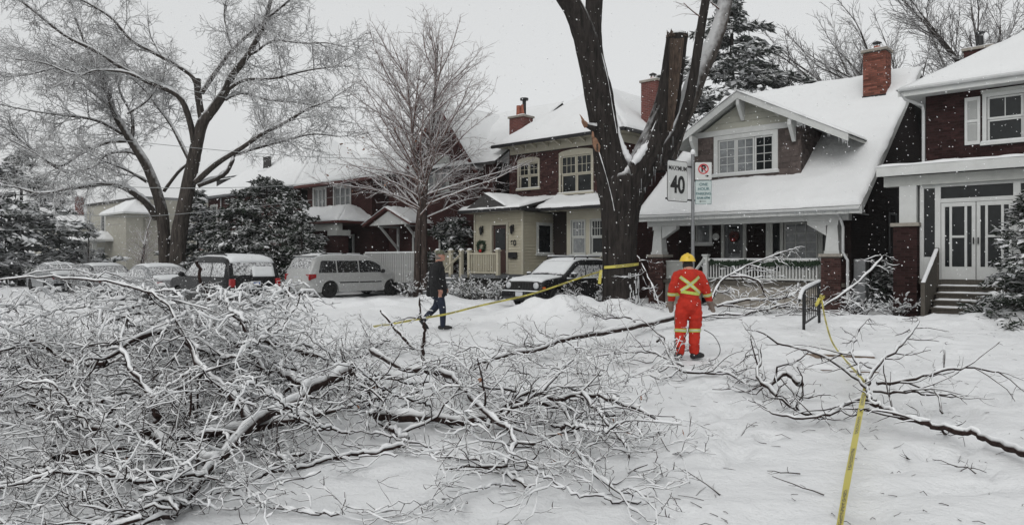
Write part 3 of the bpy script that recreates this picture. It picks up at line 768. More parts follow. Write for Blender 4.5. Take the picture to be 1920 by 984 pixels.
# ------------------------------------------------------------------ the brick house with the glazed porch
def brick_house():
    h = house('brick_house', -5.4, 24.3, 'dark red brick house with white glazed porch, grey steps and hip roof')
    ops = [(1.55, 2.42, 5.02, 6.3)]
    wall(h, front(0), 0, 9, 0, 6.62, ops, 'mortar_dark')
    brickwork(h, front(0), .02, 6.0, 4.3, 6.6, [(1.44, 2.53, 4.93, 6.4)], 'brick_r')
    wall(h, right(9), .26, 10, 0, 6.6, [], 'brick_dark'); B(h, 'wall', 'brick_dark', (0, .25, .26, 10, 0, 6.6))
    roof = hip(h, -.6, 9.6, -.6, 10.6, 6.72, 10.0, .2, inset=5.05)
    B(roof, 'soffit', 'white_paint_old', (-.55, 9.5, -.56, 0.02, 6.585, 6.6))
    MB().tube([(-.55, -.68, 6.72), (9, -.68, 6.70)], .06, 8).build('gutter', 'pipe_white', roof)
    MB().tube([(-.5, -.66, 6.62), (-.42, -.5, 6.45), (-.06, -.1, 6.28), (-.04, -.07, 6.1), (-.04, -.07, 4.35)], .045, 8).build('downspout', 'pipe_white', roof)
    window(h, front(0), 1.55, 2.42, 5.02, 6.3, 1, 2, 1, 'white_paint', cas=.1, hung=True, lower=(1, 1))
    B(h, 'window_head', 'white_paint_old', (1.42, 2.55, -.06, -.036, 6.401, 6.5))
    for x0 in (1.02, 2.56):
        s = B(h, 'shutter', 'white_paint', (x0, x0 + .07, -.07, -.025, 4.98, 6.34), (x0 + .31, x0 + .38, -.07, -.025, 4.98, 6.34), (x0 + .07, x0 + .31, -.07, -.025, 4.98, 5.08), (x0 + .07, x0 + .31, -.07, -.025, 6.24, 6.34), (x0 + .07, x0 + .31, -.07, -.025, 5.62, 5.70), (x0 + .02, x0 + .36, -.03, -.02, 5.0, 6.3))
        l = MB().add([(x0 + .07, -.035, 0), (x0 + .31, -.035, 0), (x0 + .31, -.06, -.03), (x0 + .07, -.06, -.03)], [(0, 1, 2, 3)]).build('slat', 'white_paint', s, fix=False)
        l.location = (0, 0, 5.115)
        for k in range(1, 32):
            z = 5.115 + k * .036
            if not (5.6 < z < 5.735): link('slat', l.data, None, s, (0, 0, z))
    # porch
    yp = -1.3
    pr = B(h, 'porch_roof', 'white_paint', (-.82, 7.5, -1.78, -.03, 4.10, 4.30), (-.86, 7.5, -1.83, -1.782, 4.06, 4.33))
    snow_patch(pr, (-.87, -1.84, 4.335), (7.5, -1.84, 4.335), (7.5, -.04, 4.42), (-.87, -.04, 4.42), .07, (60, 10))
    B(h, 'beam', 'white_paint_old', (-.75, 7.4, -1.5, -1.2, 3.78, 4.06))
    p = pier(h, -.48, .14, -1.6, -.98, 0, 2.62, 'brick_r', core='mortar_dark'); B(p, 'cap_stone', 'stone', (-.54, .2, -1.66, -.92, 2.622, 2.72))
    B(p, 'column', 'white_paint', (-.34, .1, -1.5, -1.06, 2.722, 3.779))
    B(h, 'porch_floor', 'grey_wood', (.15, 7, -1.45, -.02, .99, 1.12))
    B(h, 'porch_base', 'brick_dark', (2.75, 7, -1.35, -1.2, 0, .98))
    fr = B(h, 'porch_frame', 'white_paint', (.16, .26, -1.38, -1.24, 1.122, 3.78), (.54, .68, -1.38, -1.24, 1.122, 3.78), (2.36, 2.52, -1.38, -1.24, 1.122, 3.78), (3.3, 3.44, -1.38, -1.24, 1.122, 3.78), (.26, .54, -1.36, -1.26, 1.122, 1.75), (.68, 2.36, -1.37, -1.25, 3.26, 3.37), (.68, 2.36, -1.37, -1.25, 3.70, 3.779), (2.52, 3.3, -1.36, -1.26, 1.122, 1.75), (.26, .54, -1.36, -1.26, 3.68, 3.779), (2.52, 3.3, -1.36, -1.26, 3.68, 3.779), (3.44, 7, -1.36, -1.26, 1.122, 1.9), (3.44, 7, -1.36, -1.26, 3.6, 3.779))
    for b in ((.26, .54, 1.75, 3.68), (.68, 2.36, 3.37, 3.70), (2.52, 3.3, 1.75, 3.68), (3.44, 7, 1.9, 3.6)): B(fr, 'pane', 'glass', (b[0], b[1], -1.32, -1.31, b[2], b[3]))
    for x0 in (.69, 1.53):
        x1 = x0 + .82
        d = B(h, 'door', 'white_paint', (x0, x0 + .09, -1.36, -1.29, 1.13, 3.25), (x1 - .09, x1, -1.36, -1.29, 1.13, 3.25), (x0 + .09, x1 - .09, -1.36, -1.29, 1.13, 1.48), (x0 + .09, x1 - .09, -1.36, -1.29, 3.14, 3.25), (x0 + .2, x0 + .26, -1.355, -1.295, 1.48, 3.14), (x1 - .26, x1 - .2, -1.355, -1.295, 1.48, 3.14), (x0 + .26, x1 - .26, -1.352, -1.298, 2.28, 2.34))
        for q in ((x0 + .09, x0 + .2, 1.48, 3.14), (x1 - .2, x1 - .09, 1.48, 3.14), (x0 + .26, x1 - .26, 1.48, 2.28), (x0 + .26, x1 - .26, 2.34, 3.14)): B(d, 'pane', 'glass', (q[0], q[1], -1.33, -1.32, q[2], q[3]))
        MB().box(x0 + (.76 if x0 < 1 else .03), x0 + (.79 if x0 < 1 else .06), -1.41, -1.36, 2.1, 2.28).build('handle', 'black_metal', d)
    B(h, 'back_wall', 'dark_interior', (.2, 7, -.06, -.01, 1.13, 3.75))
    for k in range(6):
        z1 = .95 - k * .185 + .01; y1 = -1.46 - k * .27
        s = B(h, 'step', 'grey_wood', (.66, 2.75, y1 - .3, y1 - .002, z1 - .045, z1), (.7, 2.72, y1 - .26, y1 - .03, max(z1 - .19, -.1), z1 - .046))
        snow_patch(s, (.7 + .02 * k, y1 - .27, z1 + .001), (2.72, y1 - .27, z1 + .001), (2.72, y1 - .01, z1 + .001), (.7, y1 - .01, z1 + .001), .035, (24, 5), 'snow', edge=.05, lump=.6)
    rl = MB().bar((.62, -1.5, 1.98), (.62, -3.05, 1.05), .11, .045).build('stair_rail', 'grey_wood', h)
    snow_patch(rl, (.57, -3.05, 1.075), (.67, -3.05, 1.075), (.67, -1.5, 2.005), (.57, -1.5, 2.005), .03, (3, 24), 'snow', edge=.04)
    B(rl, 'newel_post', 'grey_wood', (.57, .67, -1.58, -1.48, .9, 2.0), (.57, .67, -3.08, -2.98, -.05, 1.05))
    for k in range(13):
        y = -1.66 - k * .1; z = 1.93 - (y + 1.5) * -.6; B(rl, 'baluster', 'grey_wood', (.60, .64, y - .038, y + .038, z - 1.0, z - .06))
    # chimney
    c = B(h, 'chimney', 'brick_red', (.0, .85, 5.4, 6.2, 6.9, 9.05)); chimney_cap(c, 0, .85, 5.4, 6.2, 9.05, 'black_metal', .45, 1, True)
brick_house()

# ------------------------------------------------------------------ number 60
def cream_house():
    h = house('cream_porch_house', -22.6, 24.7, 'red brick house with cream clapboard entrance numbered 60 and black gutters')
    ops = [(.5, 1.65, 4.9, 6.05), (2.95, 4.6, 4.55, 6.15)]
    wall(h, front(0), 0, 6, 0, 6.5, ops, 'mortar_dark')
    brickwork(h, front(0), .02, 5.98, 3.9, 6.5, [(.40, 1.75, 4.78, 6.2), (2.84, 4.71, 4.42, 6.32)], 'brick_b')
    brickwork(h, front(0), 5.72, 5.98, .6, 3.85, [], 'brick_b')
    wall(h, right(6), .26, 9, 0, 6.5, [], 'brick_red'); B(h, 'wall', 'brick_red', (0, .25, .26, 9, 0, 6.5))
    B(h, 'frieze_board', 'cream_trim', (-.04, 6.04, -.05, -.002, 6.5, 6.83), (6.002, 6.05, 0, 9, 6.5, 6.83))
    roof = hip(h, -.6, 6.6, -.6, 9.4, 6.92, 9.75, .08, fascia=None, inset=3.55, sn=.12)
    B(roof, 'soffit', 'cream_trim', (-.56, 6.56, -.56, 9.3, 6.84, 6.9))
    MB().box(-.66, 6.66, -.70, -.58, 6.80, 6.93).box(6.58, 6.70, -.57, 9.4, 6.80, 6.93).build('gutter', 'black_metal', roof)
    for k in range(9):
        x = .2 + k * .68; MB().prism([(x - .05, -.5, 6.838), (x - .05, -.055, 6.838), (x - .05, -.055, 6.65)], (.1, 0, 0)).build('modillion', 'cream_trim', roof)
    window(h, front(0), .5, 1.65, 4.9, 6.05, 2, 2, 2, 'cream_trim', hung=True)
    window(h, front(0), 2.95, 4.6, 4.55, 6.15, 2, 3, 2, 'cream_trim', hung=True, cas=.1)
    for x0, x1, z in ((.4, 1.75, 6.14), (2.84, 4.71, 6.25)):
        n = 12; c = (x0 + x1) / 2; hw = (x1 - x0) / 2
        MB().prism([(x0, -.045, z)] + [(c - hw * math.cos(math.pi * k / n), -.045, z + .02 + .15 * math.sin(math.pi * k / n)) for k in range(n + 1)] + [(x1, -.045, z)], (0, .042, 0)).build('window_arch', 'cream_trim', h)
    # entrance vestibule, board by board
    B(h, 'vestibule', 'cream_trim', (-.3, .62, -1.98, -.26, .9, 3.7), (1.66, 2.47, -1.98, -.02, .9, 3.7), (.62, 1.66, -1.98, -1.7, 3.24, 3.7))
    z = 1.05
    while z < 3.62:
        for x0, x1 in (((-.36, .60), (1.68, 2.5)) if z < 3.15 else ((-.36, 2.5),)):
            MB().hexa([(x0, -2.03, z), (x1, -2.03, z), (x1, -1.981, z), (x0, -1.981, z), (x0, -2.0, z + .128), (x1, -2.0, z + .128), (x1, -1.981, z + .128), (x0, -1.981, z + .128)]).build('clapboard', 'cream_paint', h)
        for y0, y1 in (((-1.98, -1.16), (-.06, -.005)) if 1.82 < z < 3.25 else ((-1.98, -.005),)):
            MB().hexa([(2.471, y0, z), (2.53, y0, z), (2.53, y1, z), (2.471, y1, z), (2.471, y0, z + .128), (2.5, y0, z + .128), (2.5, y1, z + .128), (2.471, y1, z + .128)]).build('clapboard', 'cream_paint', h)
        z += .13
    B(h, 'corner_board', 'cream_trim', (2.44, 2.545, -2.05, -1.98, .95, 3.7), (-.4, -.31, -2.05, -1.98, .95, 3.7))
    window(h, right(2.5), -1.08, -.14, 1.92, 3.2, 1, 1, 1, 'white_paint_old', cas=.07, rec=.01)
    d = B(h, 'door', 'door_brown', (.72, 1.56, -1.94, -1.88, 1.06, 3.14), (.8, 1.1, -1.955, -1.941, 1.2, 1.9), (1.18, 1.48, -1.955, -1.941, 1.2, 1.9))
    B(d, 'door_frame', 'cream_trim', (.61, .71, -2.05, -1.9, 1.05, 3.16), (1.57, 1.67, -2.05, -1.9, 1.05, 3.16), (.61, 1.67, -2.05, -1.9, 3.161, 3.27)); B(d, 'pane', 'glass', (.85, 1.43, -1.96, -1.942, 2.1, 3.0))
    MB().ball((1.5, -1.97, 2.0), .04).build('handle', 'grey_metal', d, True)
    wreath(h, (.1, -2.07, 2.25), .21)
    for x in (.15, 1.98):
        l = MB(); l.box(x - .03, x + .03, -2.06, -2.03, 2.85, 3.15).tube([(x, -2.05, 3.1), (x, -2.16, 3.18), (x, -2.16, 3.1)], .012, 5)
        l.lathe([(.01, 3.12), (.11, 3.02), (.075, 3.0), (.055, 2.78), (.02, 2.74)], 8, (x, -2.16, 0)); l.build('lantern', 'black_metal', h)
    t = link('house_number', text_mesh('60', .34, .01), 'black_metal', h, (1.98, -2.045, 2.36), (R(90), 0, 0))
    B(h, 'mailbox', 'black_metal', (1.78, 2.22, -2.17, -2.04, 1.72, 1.98), bevel=.02)
    # bay
    by = B(h, 'bay', 'cream_trim', (3.75, 4.0, -.62, -.03, .9, 3.7), (4.72, 5.0, -.62, -.03, .9, 3.7), (5.62, 5.8, -.62, -.03, .9, 3.7), (4.0, 4.72, -.62, -.03, .9, 1.9), (4.0, 4.72, -.62, -.03, 3.3, 3.7), (5.0, 5.62, -.62, -.03, .9, 1.9), (5.0, 5.62, -.62, -.03, 3.3, 3.7))
    window(by, front(-.62), 4.0, 4.72, 1.9, 3.3, 1, 4, 2, 'white_paint_old', cas=.03, hung=True, glass='glass_curtain', snow=False)
    window(by, front(-.62), 5.0, 5.62, 1.9, 3.3, 1, 4, 2, 'white_paint_old', cas=.03, hung=True, snow=False)
    # lower roof
    lr = MB(); lr.prism([(-.75, -2.55, 3.80), (2.75, -2.55, 3.80), (2.75, -.01, 4.4), (-.75, -.01, 4.4)], (0, 0, -.08)); lr.prism([(2.751, -1.35, 3.80), (6.2, -1.35, 3.80), (6.2, -.01, 4.25), (2.751, -.01, 4.4)], (0, 0, -.08))
    lr.prism([(-.3, -2.6, 3.9), (.85, -2.6, 4.5), (2.0, -2.6, 3.9)], (0, 2.0, 0))
    l = lr.build('porch_roof', 'roof_dark', h)
    MB().box(-.8, 2.8, -2.66, -2.55, 3.70, 3.83).box(2.752, 6.25, -1.46, -1.35, 3.70, 3.83).box(2.75, 2.86, -2.55, -1.46, 3.7, 3.83).build('gutter', 'black_metal', l)
    B(l, 'soffit', 'cream_trim', (-.7, 2.7, -2.5, -2.06, 3.705, 3.72), (2.77, 6.1, -1.3, -.64, 3.705, 3.72))
    snow_patch(l, (-.78, -2.62, 3.83), (2.8, -2.62, 3.83), (2.8, -.02, 4.42), (-.78, -.02, 4.42), .12, (40, 24))
    snow_patch(l, (2.7, -1.44, 3.83), (6.24, -1.44, 3.83), (6.24, -.02, 4.27), (2.7, -.02, 4.42), .12, (40, 14))
    snow_patch(l, (2.05, -2.64, 3.92), (2.05, -.7, 4.2), (.85, -.7, 4.52), (.85, -2.64, 4.52), .08, (20, 12))
    # deck with cream railings and grey steps
    B(h, 'deck', 'grey_paint', (-1.2, 2.6, -3.6, -2.06, .9, 1.03)); B(h, 'deck_base', 'dark_interior', (-1.1, 2.5, -3.45, -2.1, 0, .9))
    rl = B(h, 'railing', 'cream_paint', (-1.1, -.3, -3.57, -3.49, 1.87, 1.94), (-1.1, -.3, -3.57, -3.49, 1.1, 1.16), (.9, 2.5, -3.57, -3.49, 1.87, 1.94), (.9, 2.5, -3.57, -3.49, 1.1, 1.16), bevel=.005)
    me = None
    for x in [-1.0 + .1 * k for k in range(7)] + [1.0 + .1 * k for k in range(15)]:
        if me is None: me = B(rl, 'baluster', 'cream_paint', (-.02, .02, -3.55, -3.51, 1.161, 1.869)); me.location = (x, 0, 0)
        else: link('baluster', me.data, None, rl, (x, 0, 0))
    for x in (-1.15, -.3, .35, .85, 2.5):
        q = B(rl, 'newel_post', 'cream_paint', (x - .07, x + .07, -3.6, -3.46, .9, 2.0), (x - .1, x + .1, -3.63, -3.43, 2.001, 2.06)); MB().ball((x, -3.53, 2.09), (.11, .11, .05)).build('snow', 'snow', q, True)
    MB().bar((.35, -3.6, 1.85), (.35, -4.7, 1.1), .06, .08).bar((.35, -4.7, .1), (.35, -4.7, 1.15), .1, .1).build('stair_rail', 'cream_paint', h)
    for k in range(5):
        s = B(h, 'step', 'grey_paint', (-.75, .3, -3.9 - k * .28, -3.605 - k * .28, .0, .86 - k * .18)); z = .861 - k * .18; y = -3.9 - k * .28
        snow_patch(s, (-.74, y + .01, z), (.29, y + .01, z), (.29, y + .28, z), (-.74, y + .28, z), .04, (10, 4), 'snow', edge=.05)
    # chimneys
    c = B(h, 'chimney', 'brick_chimney', (-.95, -.05, .9, 1.6, 0, 8.45)); chimney_cap(c, -.95, -.05, .9, 1.6, 8.45, 'clay', .55, 2, False)
    MB().lathe([(.02, 9.4), (.2, 9.4), (.2, 9.3), (.09, 9.3), (.09, 8.6)], 10, (-.3, 1.25, 0)).build('flue', 'black_metal', c)
    c = B(h, 'chimney', 'brick_chimney', (5.7, 6.45, 2.1, 2.8, 6.4, 9.3)); chimney_cap(c, 5.7, 6.45, 2.1, 2.8, 9.3, 'clay', .15, 1, True)
cream_house()

# ------------------------------------------------------------------ gabled house
def gabled_house():
    h = house('gabled_house', -31.5, 24.5, 'red brick house with a steep pointed gable and bracketed entrance canopy')
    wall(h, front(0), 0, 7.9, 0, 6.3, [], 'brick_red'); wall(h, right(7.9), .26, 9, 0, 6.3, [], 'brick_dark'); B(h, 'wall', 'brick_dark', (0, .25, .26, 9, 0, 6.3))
    mb = MB(); mb.prism([(2.1, -.35, 0), (6.9, -.35, 0), (6.9, -.35, 6.3), (4.5, -.35, 9.35), (2.1, -.35, 6.3)], (0, .34, 0))
    g = mb.build('gable', 'brick_red', h)
    mb = MB(); mb.prism([(1.75, -.5, 5.95), (4.5, -.5, 9.45), (4.5, -.5, 9.2), (1.75, -.5, 5.7)], (0, .14, 0)); mb.prism([(7.25, -.5, 5.95), (4.501, -.5, 9.45), (4.501, -.5, 9.2), (7.25, -.5, 5.7)], (0, .14, 0)); mb.build('bargeboard', 'red_trim', g)
    mb = MB(); mb.prism([(1.75, -.48, 5.97), (4.5, -.48, 9.47), (4.5, 5, 9.47), (1.75, 5, 5.97)], (0, 0, -.1)); mb.prism([(7.25, -.48, 5.97), (4.5, -.48, 9.47), (4.5, 5, 9.47), (7.25, 5, 5.97)], (0, 0, -.1)); gr = mb.build('gable_roof', 'roof_dark', h)
    snow_patch(gr, (7.28, -.5, 5.98), (7.28, 5, 5.98), (4.5, 5, 9.5), (4.5, -.5, 9.5), .08, (24, 20)); snow_patch(gr, (1.72, 5, 5.98), (1.72, -.5, 5.98), (4.5, -.5, 9.5), (4.5, 5, 9.5), .08, (24, 20))
    window(h, front(-.352), 3.75, 5.15, 5.1, 6.5, 3, 1, 1, 'white_paint_old', cas=.12, rec=-.02, glass='glass_curtain')
    MB().prism([(3.6, -.42, 6.62)] + [(4.45 - .85 * math.cos(math.pi * k / 10), -.42, 6.64 + .22 * math.sin(math.pi * k / 10)) for k in range(11)] + [(5.3, -.42, 6.62)], (0, .06, 0)).build('window_arch', 'white_paint_old', h)
    mb = MB(); mb.prism([(-.4, -.5, 6.2), (8.5, -.5, 6.2), (8.5, 4.5, 9.7), (-.4, 4.5, 9.7)], (0, 0, -.12)); mb.prism([(-.4, 9.5, 6.2), (8.5, 9.5, 6.2), (8.5, 4.5, 9.7), (-.4, 4.5, 9.7)], (0, 0, -.12)); r = mb.build('roof', 'roof_dark', h)
    snow_patch(r, (-.42, -.53, 6.22), (8.54, -.53, 6.22), (8.54, 4.55, 9.74), (-.42, 4.55, 9.74), .12, (50, 30))
    for x, y in ((5.7, 3.0), (7.4, 2.6)): MB().lathe([(.02, 8.7 - (3 - y) * .7), (.12, 8.7 - (3 - y) * .7), (.13, 8.0)], 10, (x, y, 0)).build('roof_vent', 'roof_dark', r)
    # entrance canopy
    mb = MB()
    for s in (-1, 1): mb.prism([(2.15 + s * 1.95, -1.9, 3.45), (2.15, -1.9, 4.3), (2.15, -.36, 4.3), (2.15 + s * 1.95, -.36, 3.45)], (0, 0, -.09))
    c = mb.build('canopy', 'red_trim', h)
    mb = MB(); mb.prism([(.55, -1.7, 3.42), (3.75, -1.7, 3.42), (2.15, -1.7, 4.12)], (0, .1, 0)); mb.build('canopy_gable', 'white_paint', c)
    snow_patch(c, (4.12, -1.93, 3.47), (4.12, -.37, 3.47), (2.15, -.37, 4.32), (2.15, -1.93, 4.32), .1, (16, 14)); snow_patch(c, (.18, -.37, 3.47), (.18, -1.93, 3.47), (2.15, -1.93, 4.32), (2.15, -.37, 4.32), .1, (16, 14))
    for x in (1.35, 3.5): MB().bar((x, -.42, 2.2), (x, -1.6, 3.35), .1, .1).bar((x, -.42, 1.9), (x, -.42, 3.38), .1, .1).bar((x, -.42, 3.36), (x, -1.7, 3.36), .1, .1).build('bracket', 'white_paint', c)
    d = B(h, 'door', 'white_paint', (2.5, 2.62, -.42, -.352, .9, 3.1), (3.3, 3.42, -.42, -.352, .9, 3.1), (2.62, 3.3, -.42, -.352, 3.0, 3.1), (2.62, 3.3, -.41, -.352, .9, 1.2)); B(d, 'pane', 'glass', (2.62, 3.3, -.38, -.37, 1.2, 3.0))
    window(h, front(-.352), 4.6, 6.2, 1.7, 3.1, 2, 1, 1, 'white_paint_old', rec=-.01)
    B(h, 'deck', 'grey_paint', (.2, 6.6, -3.2, -.37, .75, .88))
    f = B(h, 'deck_fence', 'white_paint_old', (2.4, 6.9, -3.26, -3.21, .78, .88), (2.4, 6.9, -3.26, -3.21, 1.85, 1.95))
    B(f, 'snow', 'snow', (2.4, 6.9, -3.31, -3.2, 1.97, 2.03)); me = None
    for k in range(27):
        x = 2.42 + k * .167
        if me is None: me = B(f, 'board', 'fence_paint', (-.066, .066, -3.29, -3.262, .6, 1.96)); me.location = (x, 0, 0)
        else: link('board', me.data, None, f, (x, 0, random.uniform(-.006, .006)))
    MB().bar((1.2, -4.6, .9), (2.4, -3.25, 1.95), .08, .1).bar((1.2, -4.6, 0), (1.2, -4.6, .95), .1, .1).build('stair_rail', 'white_paint_old', h)
    B(h, 'bench', 'grey_wood', (1.0, 2.3, -1.3, -.9, 1.25, 1.33), (1.0, 1.1, -1.3, -.9, .88, 1.25), (2.2, 2.3, -1.3, -.9, .88, 1.25), (1.0, 2.3, -.95, -.9, 1.4, 1.75))
    c = B(h, 'chimney', 'brick_red', (-.1, .7, 2.0, 2.7, 5.5, 8.6)); chimney_cap(c, -.1, .7, 2.0, 2.7, 8.6, 'clay', .2, 1, False)
gabled_house()

def flat_eave_house():
    h = house('hip_roof_house', -39.6, 24.5, 'red brick house with twin white upper windows and a snowy porch roof')
    ops = [(.75, 2.0, 4.75, 5.95), (2.95, 4.5, 4.75, 5.95)]
    wall(h, front(0), 0, 6.6, 0, 6.1, ops, 'brick_red'); wall(h, right(6.6), .26, 9, 0, 6.1, [], 'brick_red'); B(h, 'wall', 'brick_red', (0, .25, .26, 9, 0, 6.1))
    hip(h, -.6, 7.2, -.6, 9.6, 6.2, 8.6, .14, fascia='red_trim', inset=3.8)
    window(h, front(0), .75, 2.0, 4.75, 5.95, 3, 1, 1, 'white_paint', cas=.12, glass='glass_curtain'); window(h, front(0), 2.95, 4.5, 4.75, 5.95, 3, 2, 2, 'white_paint', cas=.12, glass='glass_curtain')
    p = hip(h, -.6, 6.9, -2.4, 1.5, 3.75, 4.75, .12, fascia='red_trim', inset=1.9, name='porch_roof')
    B(h, 'beam', 'white_paint_old', (-.4, 6.6, -2.2, -1.95, 3.25, 3.62))
    for x in (2.0, 5.9): q = B(h, 'pier', 'brick_red', (x, x + .75, -2.3, -1.6, 0, 2.95)); B(q, 'cap_stone', 'white_paint_old', (x - .08, x + .83, -2.38, -1.52, 2.951, 3.24))
    MB().tube([(3.0, -2.45, 3.7), (2.85, -2.4, 3.4), (2.84, -2.36, 3.1), (2.84, -2.36, .3)], .05, 6).build('downspout', 'red_trim', h)
    window(h, front(0), .6, 1.7, 1.5, 3.1, 1, 1, 1, 'white_paint_old', rec=-.01)
    d = B(h, 'door', 'white_paint', (3.2, 3.35, -.07, -.002, .8, 3.1), (3.95, 4.1, -.07, -.002, .8, 3.1), (4.8, 4.95, -.07, -.002, .8, 3.1), (3.35, 4.8, -.068, -.002, 2.98, 3.1)); B(d, 'pane', 'glass', (3.35, 3.95, -.04, -.03, .8, 2.98)); B(d, 'pane', 'glass', (4.1, 4.8, -.04, -.03, .8, 2.98))
    B(h, 'porch_floor', 'concrete', (-.4, 6.6, -2.3, -.01, .55, .7))
flat_eave_house()

def far_house():
    h = house('corner_house', -53.2, 24.5, 'red brick house with a big snowy hip roof behind the dark cedars')
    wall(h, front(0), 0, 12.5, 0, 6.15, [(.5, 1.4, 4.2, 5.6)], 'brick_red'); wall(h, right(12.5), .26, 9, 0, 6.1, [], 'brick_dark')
    hip(h, -.6, 13.1, -.6, 11, 6.25, 10.6, .14, inset=5.6, fascia='grey_paint')
    window(h, front(0), .5, 1.4, 4.2, 5.6, 1, 1, 2, 'white_paint_old')
    MB().tube([(2.2, -.08, 6.1), (2.2, -.08, .3)], .05, 6).build('downspout', 'pipe_white', h)
    d = B(h, 'dormer', 'roof_dark', (-1.2, 1.0, 1.2, 4.0, 6.6, 7.75)); MB().prism([(-1.5, .9, 7.76), (1.4, .9, 7.76), (1.0, 3.5, 8.3), (-1.1, 3.5, 8.3)], (0, 0, .08)).build('dormer_roof', 'grey_paint', d)
    p = B(h, 'porch_roof', 'roof_dark', (-.4, 3.4, -2.4, -.02, 3.6, 3.75)); snow_patch(p, (-.45, -2.45, 3.755), (3.45, -2.45, 3.755), (3.4, -.03, 4.3), (-.4, -.03, 4.3), .15, (16, 10))
    for x in (-.2, 3.1): B(p, 'post', 'white_paint_old', (x, x + .14, -2.3, -2.16, 0, 3.6))
    c = B(h, 'chimney', 'beige_brick', (4.9, 5.9, 1.4, 2.3, 6.2, 7.9)); B(c, 'crown_course', 'snow', (4.85, 5.95, 1.35, 2.35, 7.9, 8.0))
    for k in range(4): MB().lathe([(.14, 8.0), (.11, 8.75), (.14, 8.8), (.13, 9.0), (.08, 9.0)], 8, (5.08 + .22 * k, 1.8, 0)).build('chimney_pot', 'roof_dark', c)
    fl = empty('flag', W(-51.0, 22.6, 0), -TH, 'red and white maple leaf flag on a slanted pole by the cedars', 'flag')
    MB().tube([(0, 1.6, 3.0), (0, .2, 4.3)], .025, 6).build('pole', 'pipe_white', fl)
    def cloth(name, v0, v1, m):
        mb = MB(); n = 10; vs_ = []
        for i in range(n + 1):
            for j in range(5):
                u = i / n; v = v0 + (v1 - v0) * j / 4; vs_.append((-.30 + .55 * u + .05 * math.sin(v * 7), .35 + .10 * math.sin(u * 11 + v * 2), 4.1 - v * 1.9))
        mb.add(vs_, [(i * 5 + j, (i + 1) * 5 + j, (i + 1) * 5 + j + 1, i * 5 + j + 1) for i in range(n) for j in range(4)]); mb.build(name, m, fl, True, fix=False)
    plain('flag_red', (.55, .02, .025), .8, .1); plain('flag_white', (.6, .6, .6), .8, .1)
    cloth('red_band', 0, .28, 'flag_red'); cloth('white_band', .28, .72, 'flag_white'); cloth('red_band', .72, 1, 'flag_red')
    leaf = [(0, .5), (.09, .32), (.2, .38), (.17, .12), (.36, .26), (.4, .15), (.5, .12), (.3, -.1), (.33, -.17), (.04, -.14), (.03, -.38)]
    leaf = leaf + [(-x, z) for x, z in leaf[::-1]][1:]
    MB().prism([(-.03 + x * .42, .2, 3.15 + z * .55) for x, z in leaf], (0, .01, 0)).build('maple_leaf', 'flag_red', fl)
far_house()

def stucco_house():
    h = house('stucco_house', -80, 24.5, 'long beige stucco house with flat roof and a row of tall white windows')
    wins = [(4.2 + k * 1.25, 5.0 + k * 1.25, 4.3, 5.9) for k in range(4)]
    wall(h, front(0), 0, 14, 0, 6.9, wins, 'stucco'); wall(h, right(14), .26, 9, 0, 6.9, [], 'stucco')
    for w in wins: window(h, front(0), *w, 1, 1, 2, 'white_paint', cas=.12)
    B(h, 'parapet', 'roof_dark', (-.15, 14.2, -.2, .3, 6.902, 7.1)); snow_patch(h, (-.1, 0, 7.12), (14.1, 0, 7.12), (14.1, 9, 7.2), (-.1, 9, 7.2), .12, (16, 8))
    B(h, 'wing', 'stucco', (9.6, 14.4, -1.4, -.01, 0, 5.6)); r = hip(h, 9.2, 14.9, -1.8, 2.0, 5.65, 6.9, .12, inset=1.8, name='wing_roof')
    p = hip(h, 2.2, 11.5, -3.2, 0.2, 3.35, 4.1, .12, inset=1.6, name='porch_roof')
    for x in (2.6, 5.2, 7.9, 10.8): B(h, 'column', 'white_paint_old', (x, x + .3, -2.9, -2.6, 0, 3.3))
    B(h, 'door', 'red_trim', (6.2, 7.1, -.05, -.003, .5, 2.8)); window(h, front(0), 3.2, 5.0, 1.0, 2.7, 2, 1, 1, 'white_paint_old', rec=-.01); window(h, front(0), 8.2, 9.2, 1.0, 2.7, 1, 1, 1, 'white_paint_old', rec=-.01)
    rl = B(h, 'railing', 'white_paint', (2.6, 11, -2.95, -2.85, 1.25, 1.33))
    for k in range(40): B(rl, 'baluster', 'white_paint', (2.7 + k * .2, 2.76 + k * .2, -2.93, -2.87, .5, 1.25))
    h2 = house('distant_house', -98, 24.5, 'pale distant house with snowy roof and small red chimney beyond the evergreen')
    wall(h2, front(0), 0, 9, 0, 5.6, [(2, 3, 3.6, 4.8), (5.5, 6.5, 3.6, 4.8)], 'stucco'); wall(h2, right(9), .26, 9, 0, 5.6, [], 'stucco'); hip(h2, -.5, 9.5, -.5, 9.5, 5.7, 8.2, .14, inset=4.5)
    for x in (2, 5.5): window(h2, front(0), x, x + 1, 3.6, 4.8, 1, 1, 2, 'white_paint')
    B(h2, 'chimney', 'brick_chimney', (7.6, 8.3, 2, 2.7, 6, 8.6))
stucco_house()

